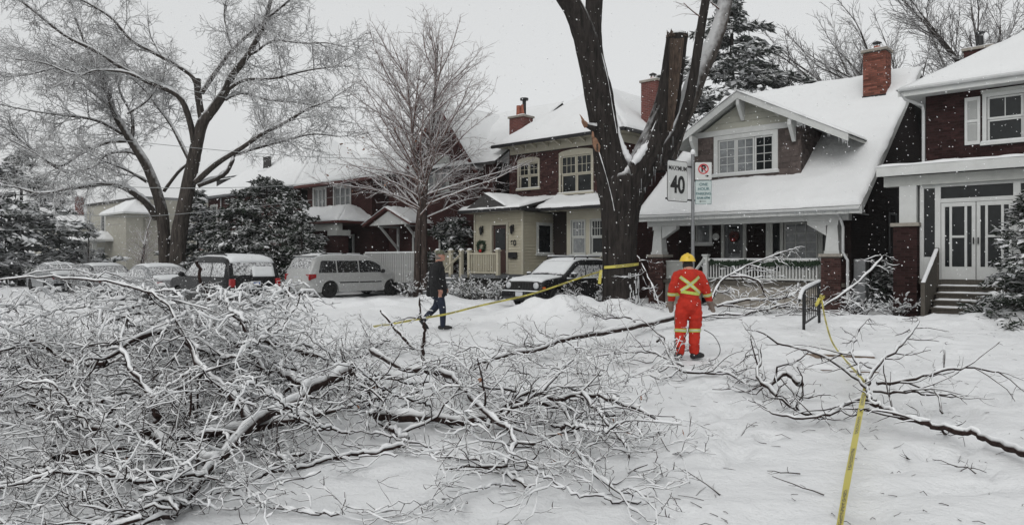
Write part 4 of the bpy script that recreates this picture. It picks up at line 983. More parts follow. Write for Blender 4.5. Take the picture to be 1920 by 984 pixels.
# ------------------------------------------------------------------ branching
CAP = [.75]                     # how high twigs of a fallen limb may stick up
def wander(p, d, L, n, wig, bias, rng, floor=None):
    """a crooked path: n steps of length L/n"""
    P = [p.copy()]; d = d.normalized(); st = L / n
    for k in range(n):
        d = d + Vector((rng.gauss(0, wig), rng.gauss(0, wig), rng.gauss(0, wig) + bias)); d.normalize()
        q = P[-1] + d * st
        if floor is not None and q.z < floor(q.x, q.y) + 0.015:
            q.z = floor(q.x, q.y) + 0.015 + rng.random() * .02; d.z = abs(d.z) * .3; d.normalize()
        if floor is not None and q.z > floor(q.x, q.y) + CAP[0] and d.z > 0: d.z *= -.3
        P.append(q)
    return P
def sub(P, t):
    k = t * (len(P) - 1); i = min(int(k), len(P) - 2); f = k - i
    return P[i].lerp(P[i + 1], f), (P[i + 1] - P[i]).normalized()
def sprout(out, P, r0, r1, lev, cfg, rng, floor=None, t0=None, flat=1.0):
    """twigs along a path; cfg[lev] = (count per metre, length lo, hi, angle lo, hi, wiggle, bias, segments, t0)"""
    if lev >= len(cfg): return
    cpm, l0, l1, a0, a1, wig, bias, seg, tt = cfg[lev][:9]
    if t0 is not None: tt = t0
    L = sum((P[i + 1] - P[i]).length for i in range(len(P) - 1))
    n = int(cpm * L * (1 - tt) + rng.random())
    for k in range(n):
        t = tt + (1 - tt) * (k + rng.random()) / max(n, 1); t = min(t, .995)
        q, d = sub(P, t); r = r0 + (r1 - r0) * t
        ax = d.cross(Vector((rng.gauss(0, 1), rng.gauss(0, 1), rng.gauss(0, 1))))
        if ax.length < 1e-3: continue
        ax.normalize(); d2 = Matrix.Rotation(rng.uniform(a0, a1), 3, ax) @ d
        d2.z *= flat
        ll = rng.uniform(l0, l1) * (1 - .45 * t)
        rr = max(min(r * .62, .012 * ll + .004), cfg[-1][9] if len(cfg[-1]) > 9 else .003)
        C = wander(q, d2, ll, seg, wig, bias, rng, floor)
        out.append((C, rr, rr * .45, lev))
        sprout(out, C, rr, rr * .5, lev + 1, cfg, rng, floor, None, flat)
def npath(P): return np.array([(q.x, q.y, q.z) for q in P])
def radii(n, r0, r1, rng=None, j=0.0):
    r = np.linspace(r0, r1, n)
    if j: r = r * (1 + j * (np.random.RandomState(n * 7 + int(r0 * 9e4)).rand(n) - .5))
    return r
def smooth_path(pts, k=4):
    """Catmull-Rom through given points"""
    P = [Vector(q) for q in pts]; out = []
    for i in range(len(P) - 1):
        a = P[max(i - 1, 0)]; b = P[i]; c = P[i + 1]; d = P[min(i + 2, len(P) - 1)]
        for s in range(k):
            t = s / k
            out.append(.5 * ((2 * b) + (c - a) * t + (2 * a - 5 * b + 4 * c - d) * t * t + (3 * b - a - 3 * c + d) * t ** 3))
    out.append(P[-1]); return out
def snow_on(qb, P, r0, r1, rng, k=1.0, base=.006, keep=.9):
    """lumpy ridge of snow riding on the upper side of a branch"""
    n = len(P)
    if n < 2: return
    A = npath(P); T = np.empty_like(A); T[1:-1] = A[2:] - A[:-2]; T[0] = A[1] - A[0]; T[-1] = A[-1] - A[-2]
    hz2 = np.clip(1 - T[:, 2] ** 2 / ((T * T).sum(1) + 1e-12), 0, 1)
    r = np.linspace(r0, r1, n); rd = np.array([rng.random() for _ in range(n)])
    th = (base + r * .75) * k * (.35 + 1.0 * rd) * np.clip((np.sqrt(hz2) - .25) * 1.7, 0.02, 1)
    if keep < 1: th = np.where(np.array([rng.random() for _ in range(n)]) < keep, th, th * .1)
    th[0] *= .4; th[-1] *= .5
    A[:, 2] += r * .8 + th * .5
    qb.tube(A, th, 4 if r0 < .02 else 6)

# ------------------------------------------------------------------ standing trees
def tree_obj(name, loc, label, limbs, cfg, mat, seed, group=None, sides=(10, 6, 4, 4, 4), trunk_mat=None, snow=None, fine=0.0):
    """limbs: traced paths (points, r0, r1, sprouting start); trunk and limbs one part, the fine crown another"""
    rng = random.Random(seed); root = empty(name, loc, 0, label, 'tree', group)
    L = Vector(loc); tq = QB(); cq = QB(); sq = QB()
    for pts, r0, r1, ts in limbs:
        P = smooth_path([Vector(q) - L for q in pts], 4)
        tq.tube(npath(P), radii(len(P), r0, r1, j=.10), 10 if r0 > .12 else 7)
        if snow and r0 < snow: snow_on(sq, P, r0, r1, rng, .8, .012)
        if ts is None: continue
        out = []
        sprout(out, P, r0, r1, 0, cfg, rng, None, ts)
        C = wander(P[-1], P[-1] - P[-2], cfg[0][2] * .8, 6, .12, 0.02, rng); out.append((C, r1, r1 * .4, 0)); sprout(out, C, r1, r1 * .4, 1, cfg, rng)
        for (c, a, b, lev) in out: cq.tube(npath(c), radii(len(c), a, b), 4)
    tq.build('trunk', trunk_mat or 'bark_trunk', root, smooth=True)
    if cq.any(): cq.build('crown', mat, root)
    if sq.any(): sq.build('snow', 'snow', root, smooth=True)
    return root

def big_left_tree():
    z7 = lambda x, y, Y: at(x / 2.343, y / 2.343, Y)
    def lim(pts, Y0, Y1, r0, r1, ts=.2):
        n = len(pts); return ([z7(x, y, Y0 + (Y1 - Y0) * i / (n - 1)) for i, (x, y) in enumerate(pts)], r0 * .82, r1, ts)
    b1 = z7(775, 1255, 35.2); b1.z = -.1
    cfg = [(3.8, 1.0, 3.2, .35, 1.1, .2, -.008, 6, .1), (6.4, .5, 1.6, .4, 1.15, .24, -.015, 4, .1), (7.0, .25, .8, .4, 1.2, .25, -.02, 2, .1, .0115)]
    cf = cfg
    A = [([b1, z7(785, 1050, 35.2), z7(815, 880, 35.2), z7(845, 730, 35.1), z7(866, 630, 35), z7(890, 540, 35), z7(935, 480, 35), z7(990, 400, 35), z7(1022, 330, 35), z7(1090, 240, 35), z7(1150, 130, 35), z7(1185, 20, 35), z7(1210, -90, 35)], .40, .06, .5),
        lim([(890, 540), (872, 430), (866, 348)], 35, 35, .20, .17, None),
        lim([(872, 430), (850, 345), (780, 290), (670, 230), (580, 180), (500, 90), (430, 40), (330, -10), (200, -40)], 35, 33, .14, .03),
        lim([(885, 410), (960, 300), (1020, 220), (1130, 120), (1250, 20), (1330, -50)], 35, 36.5, .15, .04),
        lim([(1000, 395), (1080, 350), (1200, 345), (1350, 310), (1460, 295)], 35, 33.5, .11, .025),
        lim([(990, 440), (1060, 410), (1180, 440), (1290, 450), (1400, 470)], 35, 37, .09, .02),
        lim([(860, 800), (950, 720), (1060, 650), (1150, 590), (1250, 540), (1350, 480), (1430, 450)], 35.1, 32.5, .19, .03, .35),
        lim([(870, 815), (980, 770), (1020, 710), (1035, 680), (1150, 645), (1250, 620), (1370, 590), (1480, 600)], 35.1, 36.5, .15, .025, .4),
        lim([(1100, 240), (1130, 225), (1200, 180), (1330, 190), (1440, 190), (1520, 210)], 35, 33.5, .08, .02),
        lim([(1020, 220), (1000, 150), (985, 60), (1000, -30)], 35.5, 35, .06, .02),
        lim([(855, 640), (830, 520), (780, 420), (640, 355), (520, 290), (400, 215), (290, 160), (150, 50), (60, -20)], 35, 32, .19, .04, .3),
        lim([(840, 720), (780, 600), (740, 530), (700, 480), (640, 400), (560, 330), (450, 270)], 35, 37, .13, .03),
        lim([(640, 360), (560, 320), (430, 310), (330, 330), (200, 280), (60, 260)], 33.5, 31.5, .08, .02)]
    tree_obj('spreading_maple', tuple(b1), 'tall spreading bare street tree, its right fork beside the parked black vehicle', A, cf, 'bark_far', 21, 'spreading bare trees on the left', snow=.25)
    b2 = z7(735, 1235, 36.0); b2.z = -.1
    Bm = [([b2, z7(722, 1050, 36), z7(705, 900, 36), z7(650, 740, 36), z7(590, 640, 36), z7(535, 555, 36), z7(490, 470, 36), z7(470, 390, 36), z7(400, 250, 35.5), z7(330, 80, 35)], .33, .05, .45),
        lim([(580, 625), (580, 510), (530, 410), (500, 300)], 36, 37, .12, .03),
        lim([(690, 960), (650, 900), (590, 850), (520, 815), (430, 810), (300, 830), (180, 850), (60, 820)], 36, 33, .24, .04, .35),
        lim([(645, 800), (560, 750), (460, 710)], 36, 34, .09, .03),
        lim([(620, 690), (560, 668), (470, 680), (420, 730), (330, 760)], 36, 37.5, .09, .02),
        lim([(555, 620), (460, 630), (350, 680), (260, 730), (150, 670), (0, 590)], 36, 33.5, .11, .02),
        lim([(540, 590), (450, 540), (380, 520), (300, 510), (150, 490), (0, 460)], 36, 34, .11, .02),
        lim([(560, 500), (640, 450), (690, 390), (720, 340)], 36, 34.5, .06, .02),
        lim([(490, 470), (400, 400), (300, 320), (180, 260), (40, 200)], 36, 38, .10, .02),
        lim([(470, 400), (380, 350), (270, 300), (120, 330), (0, 340)], 36, 33, .08, .02),
        lim([(300, 760), (220, 720), (120, 640), (20, 560)], 36, 35, .10, .03),
        lim([(720, 840), (780, 760), (830, 715)], 35.8, 35.2, .11, .06, None)]
    tree_obj('spreading_maple', tuple(b2), 'tall spreading bare street tree leaning out over the left edge', Bm, cf, 'bark_far', 22, 'spreading bare trees on the left', snow=.25)
big_left_tree()

def vase_tree():
    rng = random.Random(4); base = at(795, 556, 32.3); base.z = -.1; L = base
    root = empty('young_maple', L, 0, 'slender bare tree with fanned snowy branches beside the walking man', 'tree')
    tq = QB(); cq = QB(); lv = QB()
    stem = [Vector((0, 0, 0)), Vector((-.02, 0, 3)), Vector((.05, 0, 5)), Vector((.25, 0, 7)), Vector((.5, 0.1, 9.3)), Vector((.6, .1, 11.4))]
    st2 = [Vector((-.3, -.15, 0)), Vector((-.25, -.1, 3)), Vector((-.12, 0, 5)), Vector((-.45, 0, 6.6)), Vector((-.6, 0.1, 8.3)), Vector((-.8, .1, 10.2))]
    for s, r in ((stem, .20), (st2, .17)):
        P = smooth_path(s, 5); tq.tube(npath(P), radii(len(P), r, .02, j=.08), 8)
        n = 48
        for k in range(n):
            t = .25 + .73 * (k + rng.random()) / n
            q, d = sub(P, t); az = rng.uniform(0, 6.283); h = (q.z - 3) / 8.6
            el = R(2 + 56 * max(0, h) ** .42) + rng.gauss(0, .13); ll = (5.0 * (1 - max(0, h)) ** .48 + .6) * rng.uniform(.65, 1.05)
            d2 = Vector((math.cos(az) * math.cos(el), math.sin(az) * math.cos(el) * .8, math.sin(el)))
            C = wander(q, d2, ll, 10, .07, .014 if h > .25 else .0, rng); cq.tube(npath(C), radii(len(C), .03 + .012 * ll * .6, .008), 4)
            out = []
            sprout(out, C, .03, .008, 0, [(4.6, .5, 1.7, .35, .9, .13, .015, 5, .14), (4.6, .2, .7, .4, 1.0, .16, .0, 3, .12, .0085)], rng)
            for (c, a, b, lev) in out:
                cq.tube(npath(c), radii(len(c), a, b), 4)
                if lev == 1 and rng.random() < .035 and c[-1].x < .2 and c[-1].z < 8:
                    for _ in range(3):
                        p = np.array(c[-1]) + np.array([rng.gauss(0, .06), rng.gauss(0, .06), rng.gauss(0, .06)]); e = np.array([rng.gauss(0, 1), rng.gauss(0, 1), rng.gauss(0, 1)]); e *= .06 / np.linalg.norm(e); f = np.cross(e, [.3, .2, 1])
                        lv.add(np.array([p - e, p - f, p + e, p + f]), np.array([[0, 1, 2, 3]]))
    tq.build('trunk', 'bark_trunk_mid', root, smooth=True); cq.build('crown', 'bark_mid', root); lv.build('leaves', 'dry_leaf', root)
vase_tree()

def broken_maple():
    g = lambda x, y, Y=23.7: at(x, y, Y)
    base = g(1163, 582); base.z = 0; L = Vector(base)
    root = empty('broken_maple', L, 0, 'massive dark forked tree with torn limbs and yellow tape round its trunk', 'tree')
    def trunk(sections, name, m='bark_big', n=64, seed=0):
        """sections: pixel left, pixel right, row, distance - a ridged limb"""
        V = []; F = []; m_ = len(sections)
        S = []
        for i in range(m_ - 1):
            for k in range(10):
                t = k / 10; a = sections[max(i - 1, 0)]; b = sections[i]; c = sections[i + 1]; d = sections[min(i + 2, m_ - 1)]
                S.append([.5 * (2 * b[j] + (c[j] - a[j]) * t + (2 * a[j] - 5 * b[j] + 4 * c[j] - d[j]) * t * t + (3 * b[j] - a[j] - 3 * c[j] + d[j]) * t ** 3) for j in range(4)])
        S.append(list(sections[-1]))
        for (x0, x1, y, Y) in S:
            c = g((x0 + x1) / 2, y, Y) - L; r = (x1 - x0) / 2 / 1350 * Y
            for k in range(n):
                t = 2 * math.pi * k / n; q = Vector((math.cos(t) * 3.2, math.sin(t) * 3.2, c.z * .5 + seed))
                rr = r * (1 + .07 * noise.noise(q * 2.2) + .04 * noise.noise(q * 5 + Vector((0, 0, 3))) - .05 * abs(noise.noise(Vector((math.cos(t) * 7, math.sin(t) * 7, c.z * .9 + seed)))) - .04 * abs(noise.noise(Vector((math.cos(t) * 13, math.sin(t) * 13, c.z * 1.6 - seed)))))
                V.append((c.x + rr * math.cos(t), c.y + rr * math.sin(t) * .95, c.z))
        for i in range(len(S) - 1):
            for k in range(n): F.append((i * n + k, i * n + (k + 1) % n, (i + 1) * n + (k + 1) % n, (i + 1) * n + k))
        F.append(tuple(range((len(S) - 1) * n, len(S) * n)))
        mb = MB(); mb.add(V, F); return mb.build(name, m, root, smooth=True)
    trunk([(1112, 1218, 590, 23.7), (1126, 1204, 572, 23.7), (1130, 1196, 545, 23.7), (1130, 1193, 490, 23.7), (1129, 1194, 440, 23.7), (1126, 1198, 395, 23.7), (1122, 1202, 355, 23.7), (1126, 1202, 330, 23.7), (1150, 1196, 312, 23.7)], 'trunk', n=88)
    trunk([(1130, 1186, 420, 23.7), (1122, 1188, 365, 23.68), (1116, 1184, 325, 23.65), (1113, 1173, 290, 23.6), (1109, 1161, 250, 23.5), (1100, 1154, 205, 23.4), (1093, 1146, 160, 23.3), (1085, 1131, 120, 23.2), (1074, 1120, 70, 23.1), (1060, 1104, 30, 23.0), (1040, 1086, -5, 22.9), (1022, 1064, -45, 22.8)], 'limb', seed=3)
    trunk([(1124, 1156, 230, 23.6), (1113, 1142, 150, 23.7), (1104, 1131, 95, 23.8), (1098, 1128, 50, 23.9), (1098, 1131, 0, 24.0), (1100, 1134, -45, 24.1)], 'limb', seed=6, n=24)
    trunk([(1136, 1194, 430, 23.7), (1140, 1200, 395, 23.7), (1152, 1214, 352, 23.68), (1168, 1236, 314, 23.6), (1188, 1256, 280, 23.5), (1210, 1268, 235, 23.4), (1228, 1275, 190, 23.3), (1239, 1281, 140, 23.2), (1246, 1287, 95, 23.1), (1250, 1290, 66, 23.1)], 'broken_stub', seed=9)
    trunk([(1205, 1248, 322, 23.5), (1232, 1266, 282, 23.2), (1262, 1286, 240, 22.9), (1281, 1301, 190, 22.7), (1292, 1310, 140, 22.6), (1300, 1317, 90, 22.6), (1308, 1325, 40, 22.5), (1316, 1332, -5, 22.5), (1322, 1337, -45, 22.5)], 'limb', seed=12, n=24)
    sn = trunk([(1228, 1268, 300, 23.9), (1244, 1284, 250, 24.0), (1268, 1306, 200, 24.1), (1285, 1324, 150, 24.2), (1306, 1344, 105, 24.3), (1330, 1360, 60, 24.4), (1344, 1371, 15, 24.5), (1352, 1378, -45, 24.6)], 'limb', 'bark_limb_snowy', seed=15, n=28)
    tag(sn, 'limb plastered with blown snow')
    # hollow torn face of the stub
    mb = MB(); rng = random.Random(2); cols = 14; rows = 16; V = []
    for j in range(rows + 1):
        v = j / rows; y = 72 + 175 * v
        for i in range(cols + 1):
            u = i / cols; xl = 1256 - 6 * v; xr = 1280 - 22 * v ** 1.2 + 2
            x = xl + (xr - xl) * u
            c = g((1250 + 1290) / 2 - 38 * v, y, 23.1 - .62 - .02 * v)
            p = g(x, y, c.y) - L; p.y += .10 * math.sin(math.pi * u) - .05 + rng.uniform(-.02, .02); V.append(tuple(p))
    mb.add(V, [(j * (cols + 1) + i, j * (cols + 1) + i + 1, (j + 1) * (cols + 1) + i + 1, (j + 1) * (cols + 1) + i) for j in range(rows) for i in range(cols)]); mb.build('torn_face', 'old_wood', root, fix=False)
    mb = MB(); T = g(1270, 64, 23.1) - L
    for k in range(30):
        t = rng.uniform(0, 6.28); r = rng.uniform(.2, .34); p = T + Vector((r * math.cos(t), r * math.sin(t), -.15)); e = p + Vector((rng.gauss(0, .05), rng.gauss(0, .03), rng.uniform(.1, .30 if math.cos(t) < -.3 else .18))); mb.tube([p, p.lerp(e, .6) + Vector((rng.gauss(0, .02), 0, 0)), e], [rng.uniform(.04, .08), .03, .003], 5)
    mb.build('splinter', 'old_wood', root)
    MB().ball(T + Vector((0, 0, .0)), (.27, .27, .10), 16, 8).build('snow', 'snow', root, True)
    # fresh orange wounds
    def wound(px, py, w, hh, lean, spikes):
        mb = MB(); c = g(px, py, 23.05) - L; r = random.Random(px)
        for k in range(spikes):
            a = c + Vector((r.uniform(-w, w), r.uniform(-.12, .1), r.uniform(-hh, hh))); l = r.uniform(.2, .55); t = r.uniform(.02, .05)
            e = a + Vector((-lean * l * r.uniform(.3, 1.1), r.uniform(-.1, .05), l * r.uniform(-.25, .75)))
            mb.tube([a - (e - a) * .4, a, a.lerp(e, .6) + Vector((r.gauss(0, .02), 0, r.gauss(0, .02))), e], [t, t * 1.1, t * .7, .004], 5)
        mb.build('torn_wood', 'torn_wood', root)
    
    def flap(px, py, rx, rz, tilt, seed):
        V = []; F = []; n, m_ = 22, 12; c = g(px, py, 23.02) - L
        for i in range(m_ + 1):
            ph = math.pi * i / m_
            for k in range(n):
                t = 2 * math.pi * k / n; q = Vector((math.sin(ph) * math.cos(t), math.sin(ph) * math.sin(t), math.cos(ph))); f_ = 1 + .35 * noise.noise(q * 2.3 + Vector((seed, 0, 0))) + .15 * noise.noise(q * 6 + Vector((0, seed, 0)))
                x, z = q.x * rx * f_, q.z * rz * f_; V.append((c.x + x * math.cos(tilt) + z * math.sin(tilt), c.y + q.y * .16 * f_ + (.12 * math.exp(-((x / rx) ** 2 + (z / rz) ** 2) * 3) if q.y < 0 else 0), c.z - x * math.sin(tilt) + z * math.cos(tilt)))
        F = [(i * n + k, (i + 1) * n + k, (i + 1) * n + (k + 1) % n, i * n + (k + 1) % n) for i in range(m_) for k in range(n)]
        MB().add(V, F).build('torn_flap', 'torn_wood', root, True); MB().ball((c.x + .03, c.y - .06, c.z - .08), (rx * .42, .05, rz * .5), 12, 8).build('rot_hole', 'old_wood', root, True)
    flap(1118, 272, .10, .24, -.3, 2); wound(1112, 256, .03, .03, .1, 3)
    MB().tube([g(1116, 240, 23.2) - L, g(1104, 236, 23.15) - L, g(1096, 233, 23.15) - L], [.16, .10, .07], 9).build('snag', 'bark_big', root); wound(1097, 233, .03, .05, .5, 5)
    # snow in the fork and on the upper sides
    sq = QB()
    for pts, rr_ in (([(1187, 306), (1174, 290), (1163, 262), (1155, 225), (1150, 190)], [.10, .13, .08, .045, .012]), ([(1187, 306), (1200, 290), (1218, 262), (1232, 222), (1241, 180)], [.10, .15, .09, .05, .012]), ([(1206, 296), (1238, 272), (1258, 246), (1274, 212), (1286, 175)], [.05, .085, .06, .04, .01])):
        P = smooth_path([g(x, y, 23.36 if pts[1][0] < 1180 else 23.08) - L for x, y in pts], 6); sq.tube(npath(P), np.interp(np.linspace(0, 1, len(P)), np.linspace(0, 1, len(rr_)), rr_) * np.array([.85 + .3 * random.Random(i * 3 + len(P)).random() for i in range(len(P))]), 8)
    for pts in ([(1120, 275), (1134, 320), (1146, 365), (1152, 395)], [(1128, 100), (1140, 150), (1150, 210), (1157, 250)]):
        P = smooth_path([g(x, y, 22.98) - L for x, y in pts], 5); sq.tube(npath(P), np.array([.004 + .014 * r_.random() for r_ in [random.Random(i * 7 + 1) for i in range(len(P))]]), 5)
    sq.build('snow', 'snow', root, smooth=True)
    ic = MB(); r = random.Random(8)
    for k in range(13):
        x = r.uniform(1195, 1262); y = 345 - (x - 1195) * 1.3 + r.uniform(-10, 30); p = g(x, y, 23.0 - .2) - L; ic.tube([p, p - Vector((0, 0, r.uniform(.1, .45)))], [.007, .001], 4)
    ic.build('icicle', 'ice', root)
    # snow plastered in the bark at the root flare
    q = QB()
    for k in range(70):
        t = r.uniform(-1.3, .2); z = r.uniform(0, 1.1) ** 1.2; R0 = .60 + .25 * max(0, .5 - z)
        p = Vector((R0 * math.cos(t), R0 * math.sin(t), z)); C = [p, p + Vector((0, 0, r.uniform(.06, .2)))]; q.tube(npath(C), np.array([.018, .012]), 4)
    q.build('snow', 'snow', root)
    out = []; cq = QB()
    for pts in ([g(1325, 40, 22.5), g(1300, 22, 22.4), g(1282, 6, 22.3)], [g(1352, 20, 24.4), g(1330, 2, 24.2), g(1300, -20, 24)], [g(1084, -20, 23), g(1020, -40, 23), g(940, -50, 23)]):
        P = smooth_path([p - L for p in pts], 4); cq.tube(npath(P), radii(len(P), .035, .015), 5)
        sprout(out, P, .03, .012, 0, [(4, .3, 1.0, .4, 1.0, .2, -.02, 5, .1), (5, .15, .4, .4, 1, .2, 0, 3, .1, .006)], r)
    for (c, a, b, lev) in out: cq.tube(npath(c), radii(len(c), a, b), 4)
    cq.build('crown', 'bark_mid', root)
broken_maple()

def backyard_tree(name, base, label, seed, h, lean, n, group):
    rng = random.Random(seed); L = Vector(base); limbs = []
    P0 = [L, L + Vector((lean * .1, 0, h * .25)), L + Vector((lean * .25, 0, h * .45))]
    limbs.append((P0, .42, .3, None))
    for k in range(n):
        az = rng.uniform(0, 6.28); sp = rng.uniform(.25, .75); ll = h * rng.uniform(.5, .75); st = P0[-1].lerp(P0[1], rng.uniform(0, .6))
        e = st + Vector((math.cos(az) * ll * sp + lean * .7, math.sin(az) * ll * sp * .5, ll * math.sqrt(1 - min(.8, sp * sp)) * .8)); m = st.lerp(e, .5) + Vector((rng.gauss(0, .5), 0, rng.uniform(.2, .9)))
        limbs.append(([st, m, e], .17, .04, .2))
    tree_obj(name, tuple(L), label, limbs, [(2.1, 1.4, 4.2, .3, .8, .1, .03, 6, .1), (3.2, .6, 1.8, .3, .8, .14, .02, 4, .1), (3.2, .3, 1.0, .35, .9, .15, .02, 2, .1, .015)], 'bark_back', seed, group)
for i, (px, Y, h, lean, n, lab) in enumerate(((1725, 46, 17.5, -5.5, 12, 'bare backyard tree behind the orange brick chimney, branches leaning over the bungalow'), (1880, 44, 18.5, -3.5, 11, 'bare backyard tree with several trunks behind the far right rooftop'), (1960, 43, 18, -2.0, 9, 'bare backyard tree at the far right edge above the white roof'))):
    b = at(px, 485, Y); b.z = 0; backyard_tree('backyard_tree', b, lab, 31 + i, h, lean, n, 'bare trees behind the houses')

def conifer(name, base, label, h, rad, seed, mat='needles', whorl=.55, z0=.15, clump=.16, per=26, snowk=.5, cat='tree', tip=.15, group=None, droop=.25, irregular=.3, round_=False, pad=1.5):
    """evergreen: trunk, drooping boughs carrying thousands of needle sprays, snow pads on the boughs"""
    rng = random.Random(seed); root = empty(name, base, 0, label, cat, group)
    tq = QB(); nq = []; sq = []
    tq.tube(np.array([(0, 0, -.1), (0, 0, h * .5), (0, 0, h)]), np.array([.022 * h + .03, .014 * h, .02]), 8)
    z = h * z0
    while z < h * .985:
        f = (z - h * z0) / (h * (1 - z0)); rr = rad * (math.sqrt(max(.02, 1 - (1.75 * f - .75) ** 2)) if round_ else ((1 - f) ** .8 + tip * (1 - f))); nb = max(4, int(7 - 2 * f))
        for k in range(nb):
            az = rng.uniform(0, 6.283); l = rr * rng.uniform(1 - irregular, 1 + irregular * .35) + .15
            d = Vector((math.cos(az), math.sin(az), rng.uniform(.0, .3))); P = wander(Vector((0, 0, z)), d, l, 6, .07, -droop / 6, rng)
            tq.tube(npath(P), radii(7, .012 + .008 * l, .006), 4)
            for s in range(int(per * l) + 3):
                t = rng.uniform(.12, 1) ** .75; q, dd = sub(P, t); side = dd.cross(Vector((0, 0, 1))); w = (1 - t * .75) * l * .32
                c = q + side * rng.gauss(0, w * .55) + Vector((0, 0, rng.gauss(0, .06) - .03)); e = dd * rng.uniform(.5, 1) + side * rng.gauss(0, .6) + Vector((0, 0, rng.gauss(-.15, .35)))
                nq.append((c, e.normalized(), clump * rng.uniform(.6, 1.3)))
                if rng.random() < snowk: sq.append((c + Vector((0, 0, clump * .22)), dd, clump * pad * rng.uniform(.5, 1.1)))
        z += whorl * (.7 + .5 * rng.random()) * (.6 + .4 * (1 - f))
    tq.build('trunk', 'bark_big', root, smooth=True)
    def sprays(items, m, nm, flat):
        n = len(items); C = np.array([tuple(c) for c, _, _ in items]); D = np.array([tuple(d) for _, d, _ in items]); S = np.array([s for _, _, s in items])[:, None]
        rs = np.random.RandomState(seed); out = QB()
        for rep in range(1 if flat else 2):
            Rv = rs.normal(size=(n, 3)); 
            if flat: Rv = np.tile([0, 0, 1.], (n, 1)) + rs.normal(size=(n, 3)) * .25
            Sd = np.cross(D, Rv); Sd /= np.linalg.norm(Sd, axis=1)[:, None] + 1e-9
            D2 = D + rs.normal(size=(n, 3)) * .3; wd_ = .5 if flat else .28
            if flat:
                Up = np.array([0, 0, 1.])
                V = np.stack([C - D2 * S * .8, C - Sd * S * wd_ + Up * S * .1, C + D2 * S * .8, C + Sd * S * wd_ + Up * S * .1, C + Up * S * .32], 1).reshape(-1, 3)
                b = np.arange(n)[:, None] * 5
                F = np.concatenate([b + np.array([[0, 1, 4]]), b + np.array([[1, 2, 4]]), b + np.array([[2, 3, 4]]), b + np.array([[3, 0, 4]])])
            else:
                V = np.stack([C - D2 * S, C - Sd * S * wd_, C + D2 * S, C + Sd * S * wd_], 1).reshape(-1, 3); F = np.arange(n)[:, None] * 4 + np.arange(4)[None, :]
            out.add(V, F)
        out.build(nm, m, root, smooth=flat)
    sprays(nq, mat, 'crown', False)
    if sq: sprays(sq, 'snow', 'snow', True)
    return root
def gp(px, Y, z=0.0):
    b = at(px, 485, Y); b.z = z; return b
conifer('pine_tree', gp(1372, 42), 'tall snowy pine rising behind the bungalow dormer', 17.8, 6.2, 41, 'needles_far', .95, .25, .25, 34, .40, droop=.4, irregular=.5, tip=.4)
conifer('evergreen_tree', gp(40, 46), 'large grey snow-dusted evergreen at the left edge', 8.6, 4.2, 42, 'needles_far', .7, .05, .30, 10, .5, tip=.5)
conifer('evergreen_tree', gp(-60, 44), 'second snow-dusted evergreen half cut off by the left edge', 9.2, 4.0, 43, 'needles_far', .7, .05, .30, 10, .5, tip=.5)
conifer('cedar', gp(500, 37.5), 'broad dark cedar between the two parked vehicles', 5.9, 2.9, 44, 'needles', .40, .03, .13, 46, .10, round_=True, droop=.4)
conifer('cedar', gp(566, 35.5), 'narrow dark cedar beside the silver minivan roof', 4.1, 1.05, 45, 'needles', .34, .03, .12, 46, .12, tip=.8)
conifer('cedar', gp(447, 36), 'dark bushy cedar behind the black vehicle', 4.6, 2.0, 46, 'needles', .40, .03, .13, 46, .10, round_=True, droop=.4)
conifer('spruce', gp(372, 37), 'dark snowy spruce behind the right fork of the spreading tree', 5.2, 1.7, 47, 'needles', .45, .03, .2, 20, .5, tip=.4)
conifer('spruce', W(-2.25, 21.2), 'bushy snow-tipped spruce beside the grey porch steps', 3.8, 1.2, 48, 'needles', .22, .02, .07, 90, .10, tip=.5, pad=2.4)
conifer('cedar', gp(845, 34.2), 'dark cedar behind the walking man beside the cream porch', 3.7, 1.5, 49, 'needles', .4, .02, .15, 30, .15, round_=True)
conifer('cedar', W(-6.9, 26.6), 'dark snow-specked shrub in the shadowed gap beside the bungalow', 1.6, .8, 50, 'needles', .25, .02, .11, 40, .25, tip=.9)
conifer('evergreen_tree', gp(120, 60), 'small dark evergreen in front of the beige house', 3.6, 2.6, 51, 'needles_far', .5, .03, .26, 12, .6, tip=.8)

def shrub(base, w, h, label, seed, twiggy=True, leaf=.045, n=1500, cat='shrub', group=None):
    rng = random.Random(seed); root = empty('shrub', base, 0, label, cat, group); q = QB(); lf = QB(); sq = QB(); s0 = []
    for k in range(34):
        az = rng.uniform(0, 6.28); d = Vector((math.cos(az) * .7, math.sin(az) * .7, rng.uniform(.4, 1.2))); P = wander(Vector((rng.gauss(0, w * .25), rng.gauss(0, w * .2), 0)), d, rng.uniform(.6, 1.1) * max(h, w * .8), 5, .15, .0, rng)
        q.tube(npath(P), radii(6, .012, .004), 4); out = []; sprout(out, P, .01, .004, 0, [(9, .12, .4, .3, .9, .2, 0, 3, .3, .004)], rng)
        for (c, a, b, lev) in out: q.tube(npath(c), radii(len(c), a, b), 4); snow_on(sq, c, a, b, rng, 1.6, .016, .8)
        s0.append(P)
    for k in range(n):
        P = rng.choice(s0); c, d = sub(P, rng.uniform(.3, 1)); p = np.array(c) + np.array([rng.gauss(0, .09), rng.gauss(0, .09), rng.gauss(0, .07)]); e = np.array([rng.gauss(0, 1), rng.gauss(0, 1), rng.gauss(0, .6)]); e *= leaf / np.linalg.norm(e); f = np.cross(e, [rng.gauss(0, .4), rng.gauss(0, .4), 1]) * .6
        lf.add(np.array([p - e, p - f, p + e, p + f]), np.array([[0, 1, 2, 3]]))
    q.build('stems', 'bark_fallen', root); sq.build('snow', 'snow', root, smooth=True)
    if n: lf.build('leaves', 'shrub_leaf', root)
